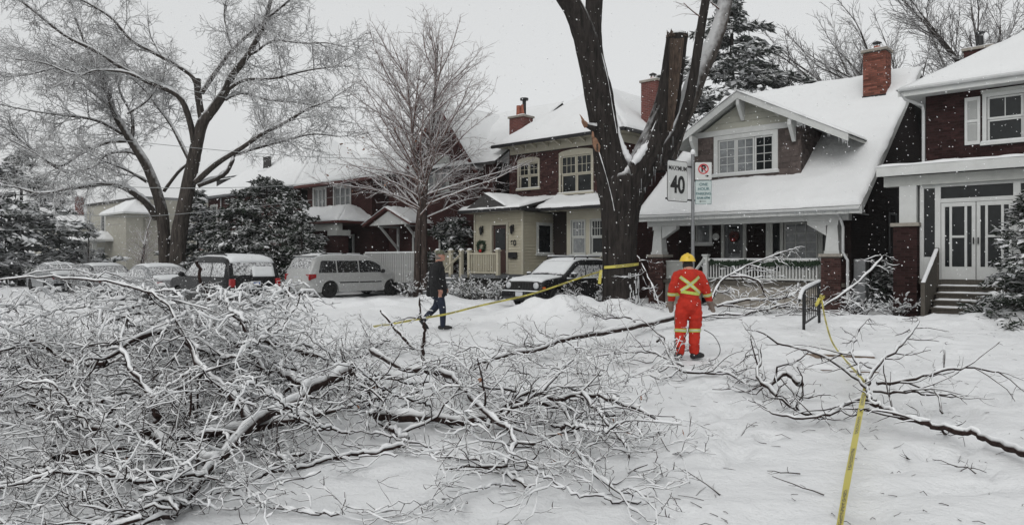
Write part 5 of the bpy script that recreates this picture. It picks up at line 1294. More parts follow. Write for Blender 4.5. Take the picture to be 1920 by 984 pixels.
for i, (a, b, w, h, lab) in enumerate(((-22.2, 20.3, .9, .95, 'snow-capped leafy shrub left of the cream porch steps, nearest the walking man'), (-20.6, 20.3, .9, 1.2, 'taller snow-capped leafy shrub in front of the cream porch railing'), (-19.3, 20.6, 1.0, 1.1, 'snow-capped leafy shrub beside the hood of the black jeep'), (-18.2, 23.2, .7, 1.35, 'snowy shrub under the cream bay windows'))):
    shrub(W(a, b), w, h, lab, 60 + i, group='shrubs before the cream porch house')
shrub(W(-14.9, 21.4), .6, .9, 'small snowy shrub at the left pier of the bungalow porch', 66, n=500); shrub(W(-25.0, 20.8), .8, 1.2, 'twiggy snow-laden bush below the white deck fence', 67, n=0)
shrub(W(-5.75, 22.6), .3, .9, 'thin snowy bush against the dark brick pier', 68, n=60); shrub(W(-6.9, 23.0), .4, .7, 'low twiggy bush under the shadowed side of the bungalow', 69, n=60)
# far street tree by the beige house
b = gp(165, 48); tree_obj('street_sapling', tuple(b), 'small pale bare sapling in front of the beige house', [([b, b + Vector((0, 0, 1.6)), b + Vector((.1, 0, 4.2))], .07, .03, .25)], [(8, .9, 2.4, .5, 1.0, .08, .05, 6, .2), (5, .3, .9, .4, .9, .1, .02, 4, .1), (5, .15, .4, .4, .9, .1, .02, 3, .1, .009)], 'bark_far', 71)
b = gp(262, 44); tree_obj('ornamental_tree', tuple(b), 'low reddish ornamental tree before the beige porch', [([b, b + Vector((.1, 0, 1.2)), b + Vector((.3, 0, 2.6))], .12, .07, .3)], [(11, 1.0, 2.4, .5, 1.2, .14, -.02, 6, .2), (7, .3, 1.0, .4, 1.0, .16, -.03, 4, .1), (6, .15, .4, .4, 1.0, .16, -.02, 3, .1, .010)], 'bark_mid', 72)

# ------------------------------------------------------------------ vehicles
plain('paint_silver', (.33, .335, .33), .35, .05, 2, spec=.5, dust=.22)
plain('paint_black', (.006, .006, .007), .25, .2, 2, spec=.22, dust=.10)
plain('paint_dark', (.02, .021, .023), .25, .2, 2, spec=.5, dust=.35)
plain('paint_grey', (.10, .105, .11), .3, .1, 2, spec=.5, dust=.4)
plain('car_glass', (.012, .013, .014), .08, .2, 4, spec=.5, dust=.2)
plain('car_glass_snowy', (.02, .02, .022), .1, .2, 4, spec=.5, dust=.58)
plain('rubber', (.012, .012, .012), .85, .3, 20)
plain('rim_black', (.02, .02, .02), .5, .3, 8)
plain('rim_silver', (.3, .3, .3), .35, .2, 8, metal=.6)
plain('red_lens', (.24, .009, .011), .18, .15, 8, spec=.5)
plain('amber_lens', (.5, .12, .03), .2, .1, 8, spec=.5)
plain('clear_lens', (.4, .41, .42), .12, .2, 12, spec=.6)
plain('plate_white', (.42, .43, .45), .5, .1, 8)
plain('plate_blue', (.05, .09, .25), .5, .1, 8)
class Car:
    """body swept along its side profile; every panel is laid on the same surfaces"""
    def __init__(s, name, loc, heading, label, P, group=None):
        s.P = P; s.root = empty(name, loc, heading, label, P.get('cat', 'car'), group)
        pr = P['prof']; pts = []
        for (x0, z0), (x1, z1) in zip(pr, pr[1:]):
            n = max(1, int(math.hypot(x1 - x0, z1 - z0) / .05))
            for k in range(n): pts.append((x0 + (x1 - x0) * k / n, z0 + (z1 - z0) * k / n))
        pts.append(pr[-1]); a = np.array(pts)
        for _ in range(3): a[1:-1] = .25 * a[:-2] + .5 * a[1:-1] + .25 * a[2:]
        s.a = a; s.X = a[:, 0]; s.Z = a[:, 1]; s.x0, s.x1 = a[0, 0], a[-1, 0]
    def zt(s, x): return float(np.interp(x, s.X, s.Z))
    def zb(s, x):
        P = s.P; z = P['clear']
        for wx in P['wheels']:
            d = abs(x - wx)
            if d < P['arch']: z = max(z, P['wr'] + math.sqrt(P['arch'] ** 2 - d * d) * .98)
        e = min(x - s.x0, s.x1 - x)
        if e < .25: z += .12 * (1 - e / .25)
        return min(z, s.zt(x) - .02)
    def hw(s, x, z):
        P = s.P; w = P['w']; e = min(x - s.x0, s.x1 - x)
        k = 1 - P.get('nose', .13) * max(0, 1 - e / .45) ** 2
        belt = P['belt']
        if z > belt: k *= 1 - P['tumble'] * (z - belt)
        else: k *= 1 - .06 * max(0, (.55 - z) / .55) ** 2 - .012 * abs(z - belt)
        t = s.zt(x) - z
        if t < .10: k *= 1 - .05 * (1 - t / .10) ** 2
        return w * k
    def side(s, x, z, sd, off=0): return (x, sd * (s.hw(x, z) + off), z)
    def top(s, i, f, off=0):
        i = min(max(i, 0), len(s.a) - 1); k = int(i); q = s.a[k] if k == i else s.a[k] + (s.a[k + 1] - s.a[k]) * (i - k)
        i0, i1 = max(k - 1, 0), min(k + 1, len(s.a) - 1); t = s.a[i1] - s.a[i0]; n = np.array([-t[1], t[0]]); n /= np.linalg.norm(n) + 1e-9
        h = s.hw(q[0], q[1]); c = .035 * (1 - f * f); o = off + c
        return (q[0] + n[0] * o, f * h, q[1] + n[1] * o)
    def idx(s, x, hi=False): return float(np.interp(x, s.X, np.arange(len(s.X))))
    def body(s, m):
        xs = sorted(set(list(s.X) + [w + s.P['arch'] * math.cos(t) for w in s.P['wheels'] for t in np.linspace(0, math.pi, 15)])); nz = 14; mb = MB()
        xs = [x for x in xs if s.x0 <= x <= s.x1]
        for sd in (-1, 1):
            V = []
            for x in xs:
                b, t = s.zb(x), s.zt(x)
                for j in range(nz + 1): V.append(s.side(x, b + (t - b) * j / nz, sd))
            F = [(i * (nz + 1) + j, (i + 1) * (nz + 1) + j, (i + 1) * (nz + 1) + j + 1, i * (nz + 1) + j + 1) for i in range(len(xs) - 1) for j in range(nz)]
            mb.add(V, F if sd < 0 else [q[::-1] for q in F])
        V = []; m_ = 8
        for x in xs:
            i = s.idx(x)
            for j in range(m_ + 1): V.append(s.top(i, -1 + 2 * j / m_))
        mb.add(V, [(i * (m_ + 1) + j, (i + 1) * (m_ + 1) + j, (i + 1) * (m_ + 1) + j + 1, i * (m_ + 1) + j + 1)[::-1] for i in range(len(xs) - 1) for j in range(m_)])
        V = []
        for x in xs: V += [(x, -s.hw(x, s.zb(x)), s.zb(x)), (x, s.hw(x, s.zb(x)), s.zb(x))]
        mb.add(V, [(2 * i, 2 * i + 1, 2 * i + 3, 2 * i + 2) for i in range(len(xs) - 1)])
        o = mb.build('body', m, s.root, smooth=True, fix=False); return o
    def spatch(s, name, m, sd, x0, x1, lo, hi, off=.006, n=14, rows=5, parent=None):
        V = []
        for i in range(n + 1):
            x = x0 + (x1 - x0) * i / n; a, b = lo(x), hi(x)
            for j in range(rows + 1): V.append(s.side(x, a + (b - a) * j / rows, sd, off))
        r = rows + 1; F = [(i * r + j, (i + 1) * r + j, (i + 1) * r + j + 1, i * r + j + 1) for i in range(n) for j in range(rows)]
        rim = [i * r for i in range(n)] + [n * r + j for j in range(rows)] + [i * r + rows for i in range(n, 0, -1)] + [j for j in range(rows, 0, -1)]
        b = len(V); V += [(q[0], q[1] - sd * (off + .01), q[2]) for q in [V[k] for k in rim]]; k = len(rim)
        F += [(rim[i], rim[(i + 1) % k], b + (i + 1) % k, b + i) for i in range(k)]
        return MB().add(V, F).build(name, m, parent or s.root, smooth=False)
    def tpatch(s, name, m, i0, i1, f0, f1, off=.006, n=None, mc=10, lump=0.0, parent=None, taper=0.0):
        n = n or max(4, int(abs(i1 - i0))); V = []; sd = random.uniform(0, 50)
        for i in range(n + 1):
            for j in range(mc + 1):
                u, v = i / n, j / mc; f = f0 + (f1 - f0) * v; f *= 1 - taper * (1 - u)
                e = min(1, min(u, 1 - u) * n / 2.0, min(v, 1 - v) * mc / 1.2); p = s.top(i0 + (i1 - i0) * u, f, 0)
                o = off * ((.35 + .65 * e) if lump else 1) * (1 + lump * noise.noise(Vector(p) * 5 + Vector((sd, 0, 0)))); V.append(s.top(i0 + (i1 - i0) * u, f, o))
        r = mc + 1; F = [(i * r + j, (i + 1) * r + j, (i + 1) * r + j + 1, i * r + j + 1)[::-1] for i in range(n) for j in range(mc)]
        rim = [i * r for i in range(n)] + [n * r + j for j in range(mc)] + [i * r + mc for i in range(n, 0, -1)] + [j for j in range(mc, 0, -1)]
        b = len(V)
        for k in rim:
            u, v = (k // r) / n, (k % r) / mc; f = f0 + (f1 - f0) * v; f *= 1 - taper * (1 - u); V.append(s.top(i0 + (i1 - i0) * u, f, -.01))
        k = len(rim); F += [(rim[i], b + i, b + (i + 1) % k, rim[(i + 1) % k]) for i in range(k)]
        return MB().add(V, F).build(name, m, parent or s.root, smooth=lump > 0)
    def wheels(s, rim):
        P = s.P; r = P['wr']
        for wx in P['wheels']:
            for sd in (-1, 1):
                y = sd * (P['w'] * .985 - .10); q = lambda a, h: (a, h * sd)
                w = MB().lathe([(r * .62, -.10 * sd), (r * .9, -.11 * sd), (r, -.07 * sd), (r, .07 * sd), (r * .92, .105 * sd), (r * .68, .10 * sd), (r * .64, .06 * sd), (r * .62, -.10 * sd)], 28, (wx, y, r), 'y').build('wheel', 'rubber', s.root, True)
                m = MB().lathe([(r * .665, .095 * sd), (r * .6, .10 * sd), (r * .57, .06 * sd), (.01, .045 * sd)], 24, (wx, y, r), 'y')
                for k in range(7):
                    t = k * 2 * math.pi / 7; m.bar((wx + .05 * math.cos(t), y + .085 * sd, r + .05 * math.sin(t)), (wx + r * .6 * math.cos(t), y + .085 * sd, r + r * .6 * math.sin(t)), .05, .03, (0, 1, 0))
                m.ball((wx, y + .085 * sd, r), (.05, .025, .05), 8, 4); m.build('rim', rim, w)
    def mirror(s, x, z, m):
        for sd in (-1, 1):
            y = s.hw(x, z); MB().ball((x, sd * (y + .13), z + .06), (.07, .12, .085), 12, 8).bar((x, sd * (y - .02), z), (x, sd * (y + .1), z + .03), .05, .05).build('mirror', m, s.root, True)
def snow_box(parent, *b):
    mb = MB(); mb.box(*b); return mb.build('snow', 'snow_car', parent, True, bevel=.012)

def minivan():
    P = dict(prof=[(-2.53, .38), (-2.52, .62), (-2.45, .70), (-2.43, .98), (-2.36, 1.12), (-2.16, 1.56), (-2.0, 1.69), (-1.6, 1.745), (-.6, 1.765), (.25, 1.73), (.75, 1.60), (1.45, 1.14), (1.62, 1.06), (2.2, .93), (2.42, .80), (2.52, .6), (2.55, .38)], w=.98, wheels=(-1.50, 1.54), arch=.39, wr=.335, clear=.24, belt=.98, tumble=.20, cat='minivan')
    c = Car('minivan', W(-27.9, 19.4), R(90) - TH, 'silver minivan dusted with snow, seen from behind in a driveway', P); c.body('paint_silver')
    zt = c.zt
    for sd in (-1, 1):
        hi = lambda x: min(1.52, zt(x) - .17)
        for x0, x1, nm in ((-2.02, -1.22, 'rear_quarter_window'), (-1.16, -.16, 'side_window'), (-.10, .98, 'front_window')):
            lo = lambda x: 1.03
            if x1 > .9: hi2 = lambda x: max(1.05, min(1.53, zt(x) - .15))
            elif x0 < -2: hi2 = lambda x: max(1.06, min(1.52, zt(x) - .13, 1.1 + (x + 2.02) * 3.2))
            else: hi2 = hi
            c.spatch(nm, 'car_glass', sd, x0, x1, lo, hi2)
        for x0, x1 in ((-1.08, -.14), (-.12, 1.02)):
            d = c.spatch('door', 'paint_silver', sd, x0, x1, lambda x: max(.36, c.zb(x) + .03), lambda x: 1.0, .004)
            c.spatch('trim_strip', 'rubber', sd, x0 + .02, x1 - .02, lambda x: .60, lambda x: .645, .012, 6, 1, d)
            c.spatch('handle', 'paint_silver', sd, x0 + (.78 if x0 < -.5 else .05), x0 + (.9 if x0 < -.5 else .2), lambda x: .86, lambda x: .90, .03, 4, 1, d)
        c.spatch('trim_strip', 'rubber', sd, -1.1 + .0, -1.085, lambda x: .6, lambda x: .645, .012, 2, 1)
        c.spatch('tail_light', 'red_lens', sd, -2.44, -2.16, lambda x: .74 + (x + 2.44) * .35, lambda x: .98, .012)
        # lens wraps round onto the tailgate
        y = c.hw(-2.42, .9); MB().box(-2.475, -2.40, sd * y - .10, sd * y - .0, .74, .985).build('tail_light_corner', 'red_lens', c.root, bevel=.02)
        c.spatch('headlight', 'clear_lens', sd, 2.1, 2.4, lambda x: .68, lambda x: min(.86, zt(x) - .03), .012)
    i0, i1 = c.idx(-2.33), c.idx(-2.06)
    c.tpatch('rear_window', 'car_glass_snowy', i0, i1, -.86, .86)
    c.tpatch('windshield', 'car_glass_snowy', c.idx(.80), c.idx(1.42), -.88, .88)
    hd = c.tpatch('snow', 'snow_car', c.idx(1.5), c.idx(2.3), -.93, .93, .05, lump=.3)
    c.tpatch('snow', 'snow_car', c.idx(-2.1), c.idx(.72), -.96, .96, .045, 30, lump=.3)
    B(c.root, 'bumper', 'paint_silver', (-2.62, -2.40, -.9, .9, .36, .62), bevel=.05); snow_box(c.root, -2.61, -2.45, -.88, .88, .621, .66)
    B(c.root, 'licence_plate', 'plate_white', (-2.475, -2.455, -.16, .16, .74, .89)); MB().bar((-2.36, -.05, 1.16), (-2.2, .45, 1.42), .03, .02).build('wiper', 'black_metal', c.root)
    B(c.root, 'spoiler', 'paint_silver', (-2.2, -1.95, -.75, .75, 1.70, 1.745), bevel=.015)
    for sd in (-1, 1):
        MB().tube([(-1.8, sd * .66, 1.76), (-1.6, sd * .66, 1.81), (.1, sd * .66, 1.82), (.3, sd * .66, 1.77)], .02, 6).build('roof_rail', 'rubber', c.root)
    for x in (-1.1, -.2): snow_box(c.root, x - .35, x + .3, -.7, .7, 1.80, 1.835)
    c.mirror(1.0, 1.02, 'rubber'); c.wheels('rim_black'); c.root.scale = (1.09, 1.05, 1.06)
minivan()
def jeep():
    P = dict(prof=[(-2.2, .4), (-2.19, .75), (-2.1, 1.0), (-1.95, 1.45), (-1.82, 1.60), (-1.2, 1.66), (-.2, 1.66), (.15, 1.60), (.85, 1.14), (1.0, 1.08), (1.85, .99), (2.05, .92), (2.14, .78), (2.2, .55), (2.22, .40)], w=.90, wheels=(-1.34, 1.32), arch=.41, wr=.345, clear=.27, belt=1.0, tumble=.17, nose=.10, cat='jeep')
    c = Car('compact_suv', W(-16.15, 20.35), R(-90) - TH, 'black compact off-roader with a snow-covered hood, parked behind the broken tree', P); c.body('paint_black'); zt = c.zt
    for sd in (-1, 1):
        for x0, x1, nm in ((-1.85, -1.2, 'rear_quarter_window'), (-1.12, -.28, 'side_window'), (-.22, .68, 'front_window')):
            c.spatch(nm, 'car_glass_snowy', sd, x0, x1, lambda x: 1.05, lambda x: max(1.06, min(1.47, zt(x) - .13)))
        for x0, x1 in ((-1.12, -.26), (-.24, .78)):
            d = c.spatch('door', 'paint_black', sd, x0, x1, lambda x: max(.38, c.zb(x) + .03), lambda x: 1.02, .004); c.spatch('handle', 'paint_black', sd, x0 + .06, x0 + .2, lambda x: .9, lambda x: .94, .03, 4, 1, d)
        c.spatch('snow', 'snow_car', sd, -1.8, .85, lambda x: 1.01, lambda x: 1.06, .03, 24, 2)
        c.spatch('fender_flare', 'rubber', sd, 1.32 - .47, 1.32 + .47, lambda x: max(c.zb(x) - .0, .4) if abs(x - 1.32) < .405 else .4, lambda x: max(.42, .345 + math.sqrt(max(0, .47 ** 2 - (x - 1.32) ** 2))), .03, 24, 1)
        c.spatch('marker_lamp', 'amber_lens', sd, 1.98, 2.1, lambda x: .70, lambda x: .76, .012, 4, 1)
        # round headlamps
        y = sd * .62; MB().lathe([(.005, .05), (.07, .045), (.115, .02), (.12, -.06)], 20, (2.155, y, .80), 'x').build('headlight', 'clear_lens', c.root, True)
        MB().lathe([(.118, .01), (.14, .02), (.145, -.06)], 20, (2.15, y, .80), 'x').build('headlight_ring', 'black_metal', c.root, True)
    B(c.root, 'grille', 'black_metal', (2.12, 2.19, -.45, .45, .66, .92), bevel=.02)
    for k in range(7): B(c.root, 'grille_slot', 'rubber', (2.185, 2.2, -.39 + k * .12, -.33 + k * .12, .69, .89))
    B(c.root, 'bumper', 'paint_black', (2.08, 2.31, -.86, .86, .38, .60), bevel=.05); snow_box(c.root, 2.19, 2.3, -.8, .8, .601, .64)
    B(c.root, 'licence_plate', 'plate_white', (2.312, 2.325, -.16, .16, .44, .59))
    c.tpatch('windshield', 'car_glass_snowy', c.idx(.18), c.idx(.86), -.88, .88); c.tpatch('snow', 'snow_car', c.idx(.16), c.idx(.80), -.9, .9, .035, lump=.3); c.tpatch('snow', 'snow_car', c.idx(.98), c.idx(2.04), -.93, .93, .055, lump=.25); c.tpatch('snow', 'snow_car', c.idx(-1.85), c.idx(.14), -.93, .93, .055, 30, lump=.25)
    for sd in (-1, 1):
        r = MB().tube([(-1.6, sd * .62, 1.7), (-1.5, sd * .62, 1.77), (.0, sd * .62, 1.77), (.1, sd * .62, 1.68)], .022, 6).bar((-.7, sd * .62, 1.67), (-.7, sd * .62, 1.77), .05, .05); o = r.build('roof_rail', 'black_metal', c.root); snow_box(o, -1.5, .02, sd * .62 - .035, sd * .62 + .035, 1.785, 1.83)
    MB().bar((.93, -.55, 1.17), (.88, .1, 1.19), .03, .03).build('wiper', 'black_metal', c.root)
    c.mirror(.62, 1.06, 'paint_black'); c.wheels('rim_silver')
    for sd in (-1, 1): y = c.hw(.62, 1.06); MB().ball((.62, sd * (y + .13), 1.2), (.07, .12, .04), 10, 6).build('snow', 'snow_car', c.root, True)
jeep()
def suv():
    P = dict(prof=[(-2.33, .42), (-2.32, .78), (-2.26, .84), (-2.24, 1.08), (-2.1, 1.5), (-1.98, 1.68), (-1.6, 1.76), (-.4, 1.78), (.25, 1.72), (.95, 1.22), (1.1, 1.14), (2.0, 1.02), (2.25, .9), (2.33, .65), (2.34, .42)], w=.94, wheels=(-1.42, 1.42), arch=.43, wr=.37, clear=.28, belt=1.08, tumble=.17, cat='suv')
    c = Car('suv', W(-24.1, 11.6), R(180) - TH, 'black off-roader seen from behind with a snow-plastered rear window', P); c.body('paint_black'); zt = c.zt
    for sd in (-1, 1):
        for x0, x1, nm in ((-2.0, -1.15, 'rear_quarter_window'), (-1.08, -.2, 'side_window'), (-.14, .85, 'front_window')): c.spatch(nm, 'car_glass_snowy', sd, x0, x1, lambda x: 1.12, lambda x: max(1.14, min(1.56, zt(x) - .14)))
        for x0, x1 in ((-1.1, -.2), (-.18, .95)): c.spatch('door', 'paint_black', sd, x0, x1, lambda x: max(.4, c.zb(x) + .03), lambda x: 1.1, .004)
        y = sd * (c.hw(-2.22, .95) - .085); MB().box(-2.335, -2.2, y - .085, y + .085, .80, 1.06).build('tail_light', 'red_lens', c.root, bevel=.02)
        MB().tube([(-1.7, sd * .68, 1.8), (-1.5, sd * .68, 1.85), (-.1, sd * .68, 1.86), (.1, sd * .68, 1.78)], .025, 6).build('roof_rail', 'black_metal', c.root)
    c.tpatch('rear_window', 'car_glass_snowy', c.idx(-2.21), c.idx(-2.03), -.86, .86); c.tpatch('windshield', 'car_glass_snowy', c.idx(.3), c.idx(.92), -.88, .88)
    c.tpatch('snow', 'snow_car', c.idx(-2.06), c.idx(.22), -.94, .94, .06, 30, lump=.3); c.tpatch('snow', 'snow_car', c.idx(1.05), c.idx(2.2), -.93, .93, .06, lump=.3); c.tpatch('snow', 'snow_car', c.idx(-2.225), c.idx(-2.12), -.86, .1, .025, 10, 10, .5)
    B(c.root, 'bumper', 'paint_black', (-2.47, -2.25, -.9, .9, .42, .72), bevel=.05); snow_box(c.root, -2.46, -2.33, -.88, .88, .721, .765)
    B(c.root, 'licence_plate', 'plate_white', (-2.315, -2.29, -.17, .17, .82, .98)); MB().box(-2.318, -2.316, -.14, .14, .86, .94).build('plate_text', 'plate_blue', c.root)
    MB().bar((-2.22, .1, 1.16), (-2.1, -.5, 1.45), .03, .02).build('wiper', 'black_metal', c.root); c.mirror(.8, 1.12, 'paint_black'); c.wheels('rim_black')
suv()
def sedan(a, b, m, label):
    P = dict(prof=[(-2.3, .45), (-2.28, .8), (-2.1, .95), (-1.6, 1.02), (-1.0, 1.36), (-.5, 1.44), (.2, 1.42), (1.0, .98), (2.0, .82), (2.25, .65), (2.3, .4)], w=.88, wheels=(-1.35, 1.35), arch=.36, wr=.31, clear=.22, belt=.9, tumble=.28, cat='car')
    c = Car('parked_sedan', W(a, b), R(180) - TH, label, P, 'cars parked along the far kerb'); c.body(m); zt = c.zt
    for sd in (-1, 1):
        for x0, x1, nm in ((-1.25, -.25, 'side_window'), (-.2, .8, 'front_window')): c.spatch(nm, 'car_glass_snowy', sd, x0, x1, lambda x: .96, lambda x: max(.97, min(1.3, zt(x) - .1)))
        y = sd * (c.hw(-2.2, .8) - .12); MB().box(-2.3, -2.2, y - .1, y + .1, .68, .82).build('tail_light', 'red_lens', c.root, bevel=.02)
    c.tpatch('rear_window', 'car_glass_snowy', c.idx(-1.5), c.idx(-1.05), -.85, .85); c.tpatch('windshield', 'car_glass_snowy', c.idx(.3), c.idx(.9), -.85, .85)
    c.tpatch('snow', 'snow_car', c.idx(-1.0), c.idx(.22), -.9, .9, .06, 20, lump=.3); c.tpatch('snow', 'snow_car', c.idx(1.05), c.idx(2.1), -.9, .9, .06, lump=.3); c.tpatch('snow', 'snow_car', c.idx(-2.2), c.idx(-1.6), -.9, .9, .06, lump=.3); c.wheels('rim_black')
sedan(-36.4, 11.7, 'paint_dark', 'dark snow-topped sedan parked before the beige house'); sedan(-43.6, 11.9, 'paint_grey', 'grey snow-topped sedan behind the dark one, nearer the left evergreen'); sedan(-30.2, 11.7, 'paint_grey', 'grey sedan tucked in front of the black vehicle, left of it')

# ------------------------------------------------------------------ people
plain('coverall', (.40, .022, .010), .8, .22, 7, .6, 18); plain('reflective', (.42, .50, .10), .5, .15, 20); plain('reflective_grey', (.42, .43, .40), .4, .1, 20)
plain('hard_hat', (.62, .42, .03), .35, .08, 6, spec=.5); plain('skin', (.36, .19, .14), .55, .1, 10); plain('hair_dark', (.014, .011, .010), .7, .4, 40, .5, 60); plain('boot', (.014, .014, .015), .6, .3, 12, .3)
plain('glove', (.16, .13, .11), .8, .25, 14, .3); plain('coat', (.010, .010, .011), .85, .3, 10, .4, 30); plain('jeans', (.014, .019, .034), .85, .25, 14, .3); plain('cap', (.085, .09, .062), .8, .15, 14); plain('hair_grey', (.16, .14, .125), .8, .3, 40)
def figure(name, root, limbs, balls, slot, mats, voxel=.014, wrinkle=.006):
    """one continuous skin from tapered limbs and masses, voxel-fused and relaxed"""
    mb = MB()
    for pts, rad in limbs:
        P = smooth_path(pts, 4); R0 = np.interp(np.linspace(0, 1, len(P)), np.linspace(0, 1, len(rad)), rad)
        v, f = tube_np(npath(P), R0, 14); mb.add(v.tolist(), f.tolist()); mb.add(v[:14].tolist(), [tuple(range(13, -1, -1))]); mb.add(v[-14:].tolist(), [tuple(range(14))])
        for q, r in ((P[0], R0[0]), (P[-1], R0[-1])): mb.ball(q, float(r), 12, 8)
    for c, r in balls: mb.ball(c, r, 18, 12)
    me = bpy.data.meshes.new('t'); me.from_pydata(mb.v, [], mb.f); bm = bmesh.new(); bm.from_mesh(me); bmesh.ops.recalc_face_normals(bm, faces=bm.faces); bm.to_mesh(me); bm.free()
    o = bpy.data.objects.new('t', me); COL.objects.link(o); m = o.modifiers.new('r', 'REMESH'); m.mode = 'VOXEL'; m.voxel_size = voxel; sm = o.modifiers.new('s', 'SMOOTH'); sm.factor = .5; sm.iterations = 4
    dg = bpy.context.evaluated_depsgraph_get(); me2 = bpy.data.meshes.new_from_object(o.evaluated_get(dg)); bpy.data.objects.remove(o)
    N_ = [v.normal.copy() for v in me2.vertices]; C_ = [v.co.copy() for v in me2.vertices]; out = []
    for c, nn in zip(C_, N_):
        if slot(c) == 0: c = c + nn * wrinkle * (1.3 * noise.noise(Vector((c.x * 6 + c.z * 5, c.y * 6, c.z * 15))) + .8 * noise.noise(c * 24))
        out += [c.x, c.y, c.z]
    me2.vertices.foreach_set('co', out)
    me2.materials.clear()
    b = link(name, me2, mats, root)
    for p in me2.polygons: p.material_index = slot(p.center)
    me2.shade_smooth(); return b
def hand(wr, d, side, up, mb_limbs, s=1.0, curl=.5):
    """palm, four fingers of unequal length and a thumb from the palm's side"""
    d = d.normalized(); up = (up - d * up.dot(d)).normalized(); sd = d.cross(up).normalized() * side
    mb_limbs.append(([wr, wr + d * .045 * s, wr + d * .09 * s], [.034 * s, .040 * s, .036 * s])); mb_limbs.append(([wr + d * .04 * s - sd * .02 * s, wr + d * .088 * s - sd * .022 * s], [.024 * s, .022 * s]))
    for k, l in enumerate((.075, .085, .08, .06)):
        p = wr + d * .085 * s + sd * (.030 - .020 * k) * s; k1 = p + d * l * .5 * s - up * curl * .012 * s; k2 = k1 + (d * .8 - up * curl).normalized() * l * .5 * s; mb_limbs.append(([p, k1, k2], [.0105 * s, .0100 * s, .0085 * s]))
    p = wr + d * .03 * s + sd * .03 * s; mb_limbs.append(([p, p + (d * .6 + sd * .8).normalized() * .045 * s, p + (d * .9 + sd * .5).normalized() * .075 * s], [.014 * s, .0125 * s, .010 * s]))
def strip(root, bvh, pts, w, dirn, m, off=.008, name='reflective_tape'):
    """a tape laid on the garment: centre line points, cast along dirn"""
    V = []; d = Vector(dirn).normalized(); n = len(pts)
    for i, p in enumerate(pts):
        t = (Vector(pts[min(i + 1, n - 1)]) - Vector(pts[max(i - 1, 0)])).normalized(); s = t.cross(d).normalized()
        for k in (-1, 0, 1):
            h = bvh.ray_cast(Vector(p) + s * k * w / 2 - d * 1.0, d, 2.0); q = h[0] if h[0] else Vector(p); V.append(q - d * off)
    return MB().add(V, [(i * 3 + k, (i + 1) * 3 + k, (i + 1) * 3 + k + 1, i * 3 + k + 1) for i in range(n - 1) for k in (0, 1)]).build(name, m, root, True, fix=False)
def band(root, bvh, c, axis, w, m, off=.008, R0=.4, name='reflective_band', rows=(0, 1)):
    axis = Vector(axis).normalized(); a = axis.orthogonal().normalized(); b = axis.cross(a); V = []; n = 32
    for k in range(n):
        t = 2 * math.pi * k / n; d = a * math.cos(t) + b * math.sin(t)
        for j in (-1, 1):
            o = Vector(c) + axis * j * w / 2; h = bvh.ray_cast(o, d, R0); r = (h[0] - o).length if h[0] else .08; V.append(o + d * (r + off))
    return MB().add(V, [(2 * k, 2 * ((k + 1) % n), 2 * ((k + 1) % n) + 1, 2 * k + 1) for k in range(n)]).build(name, m, root, True, fix=False)
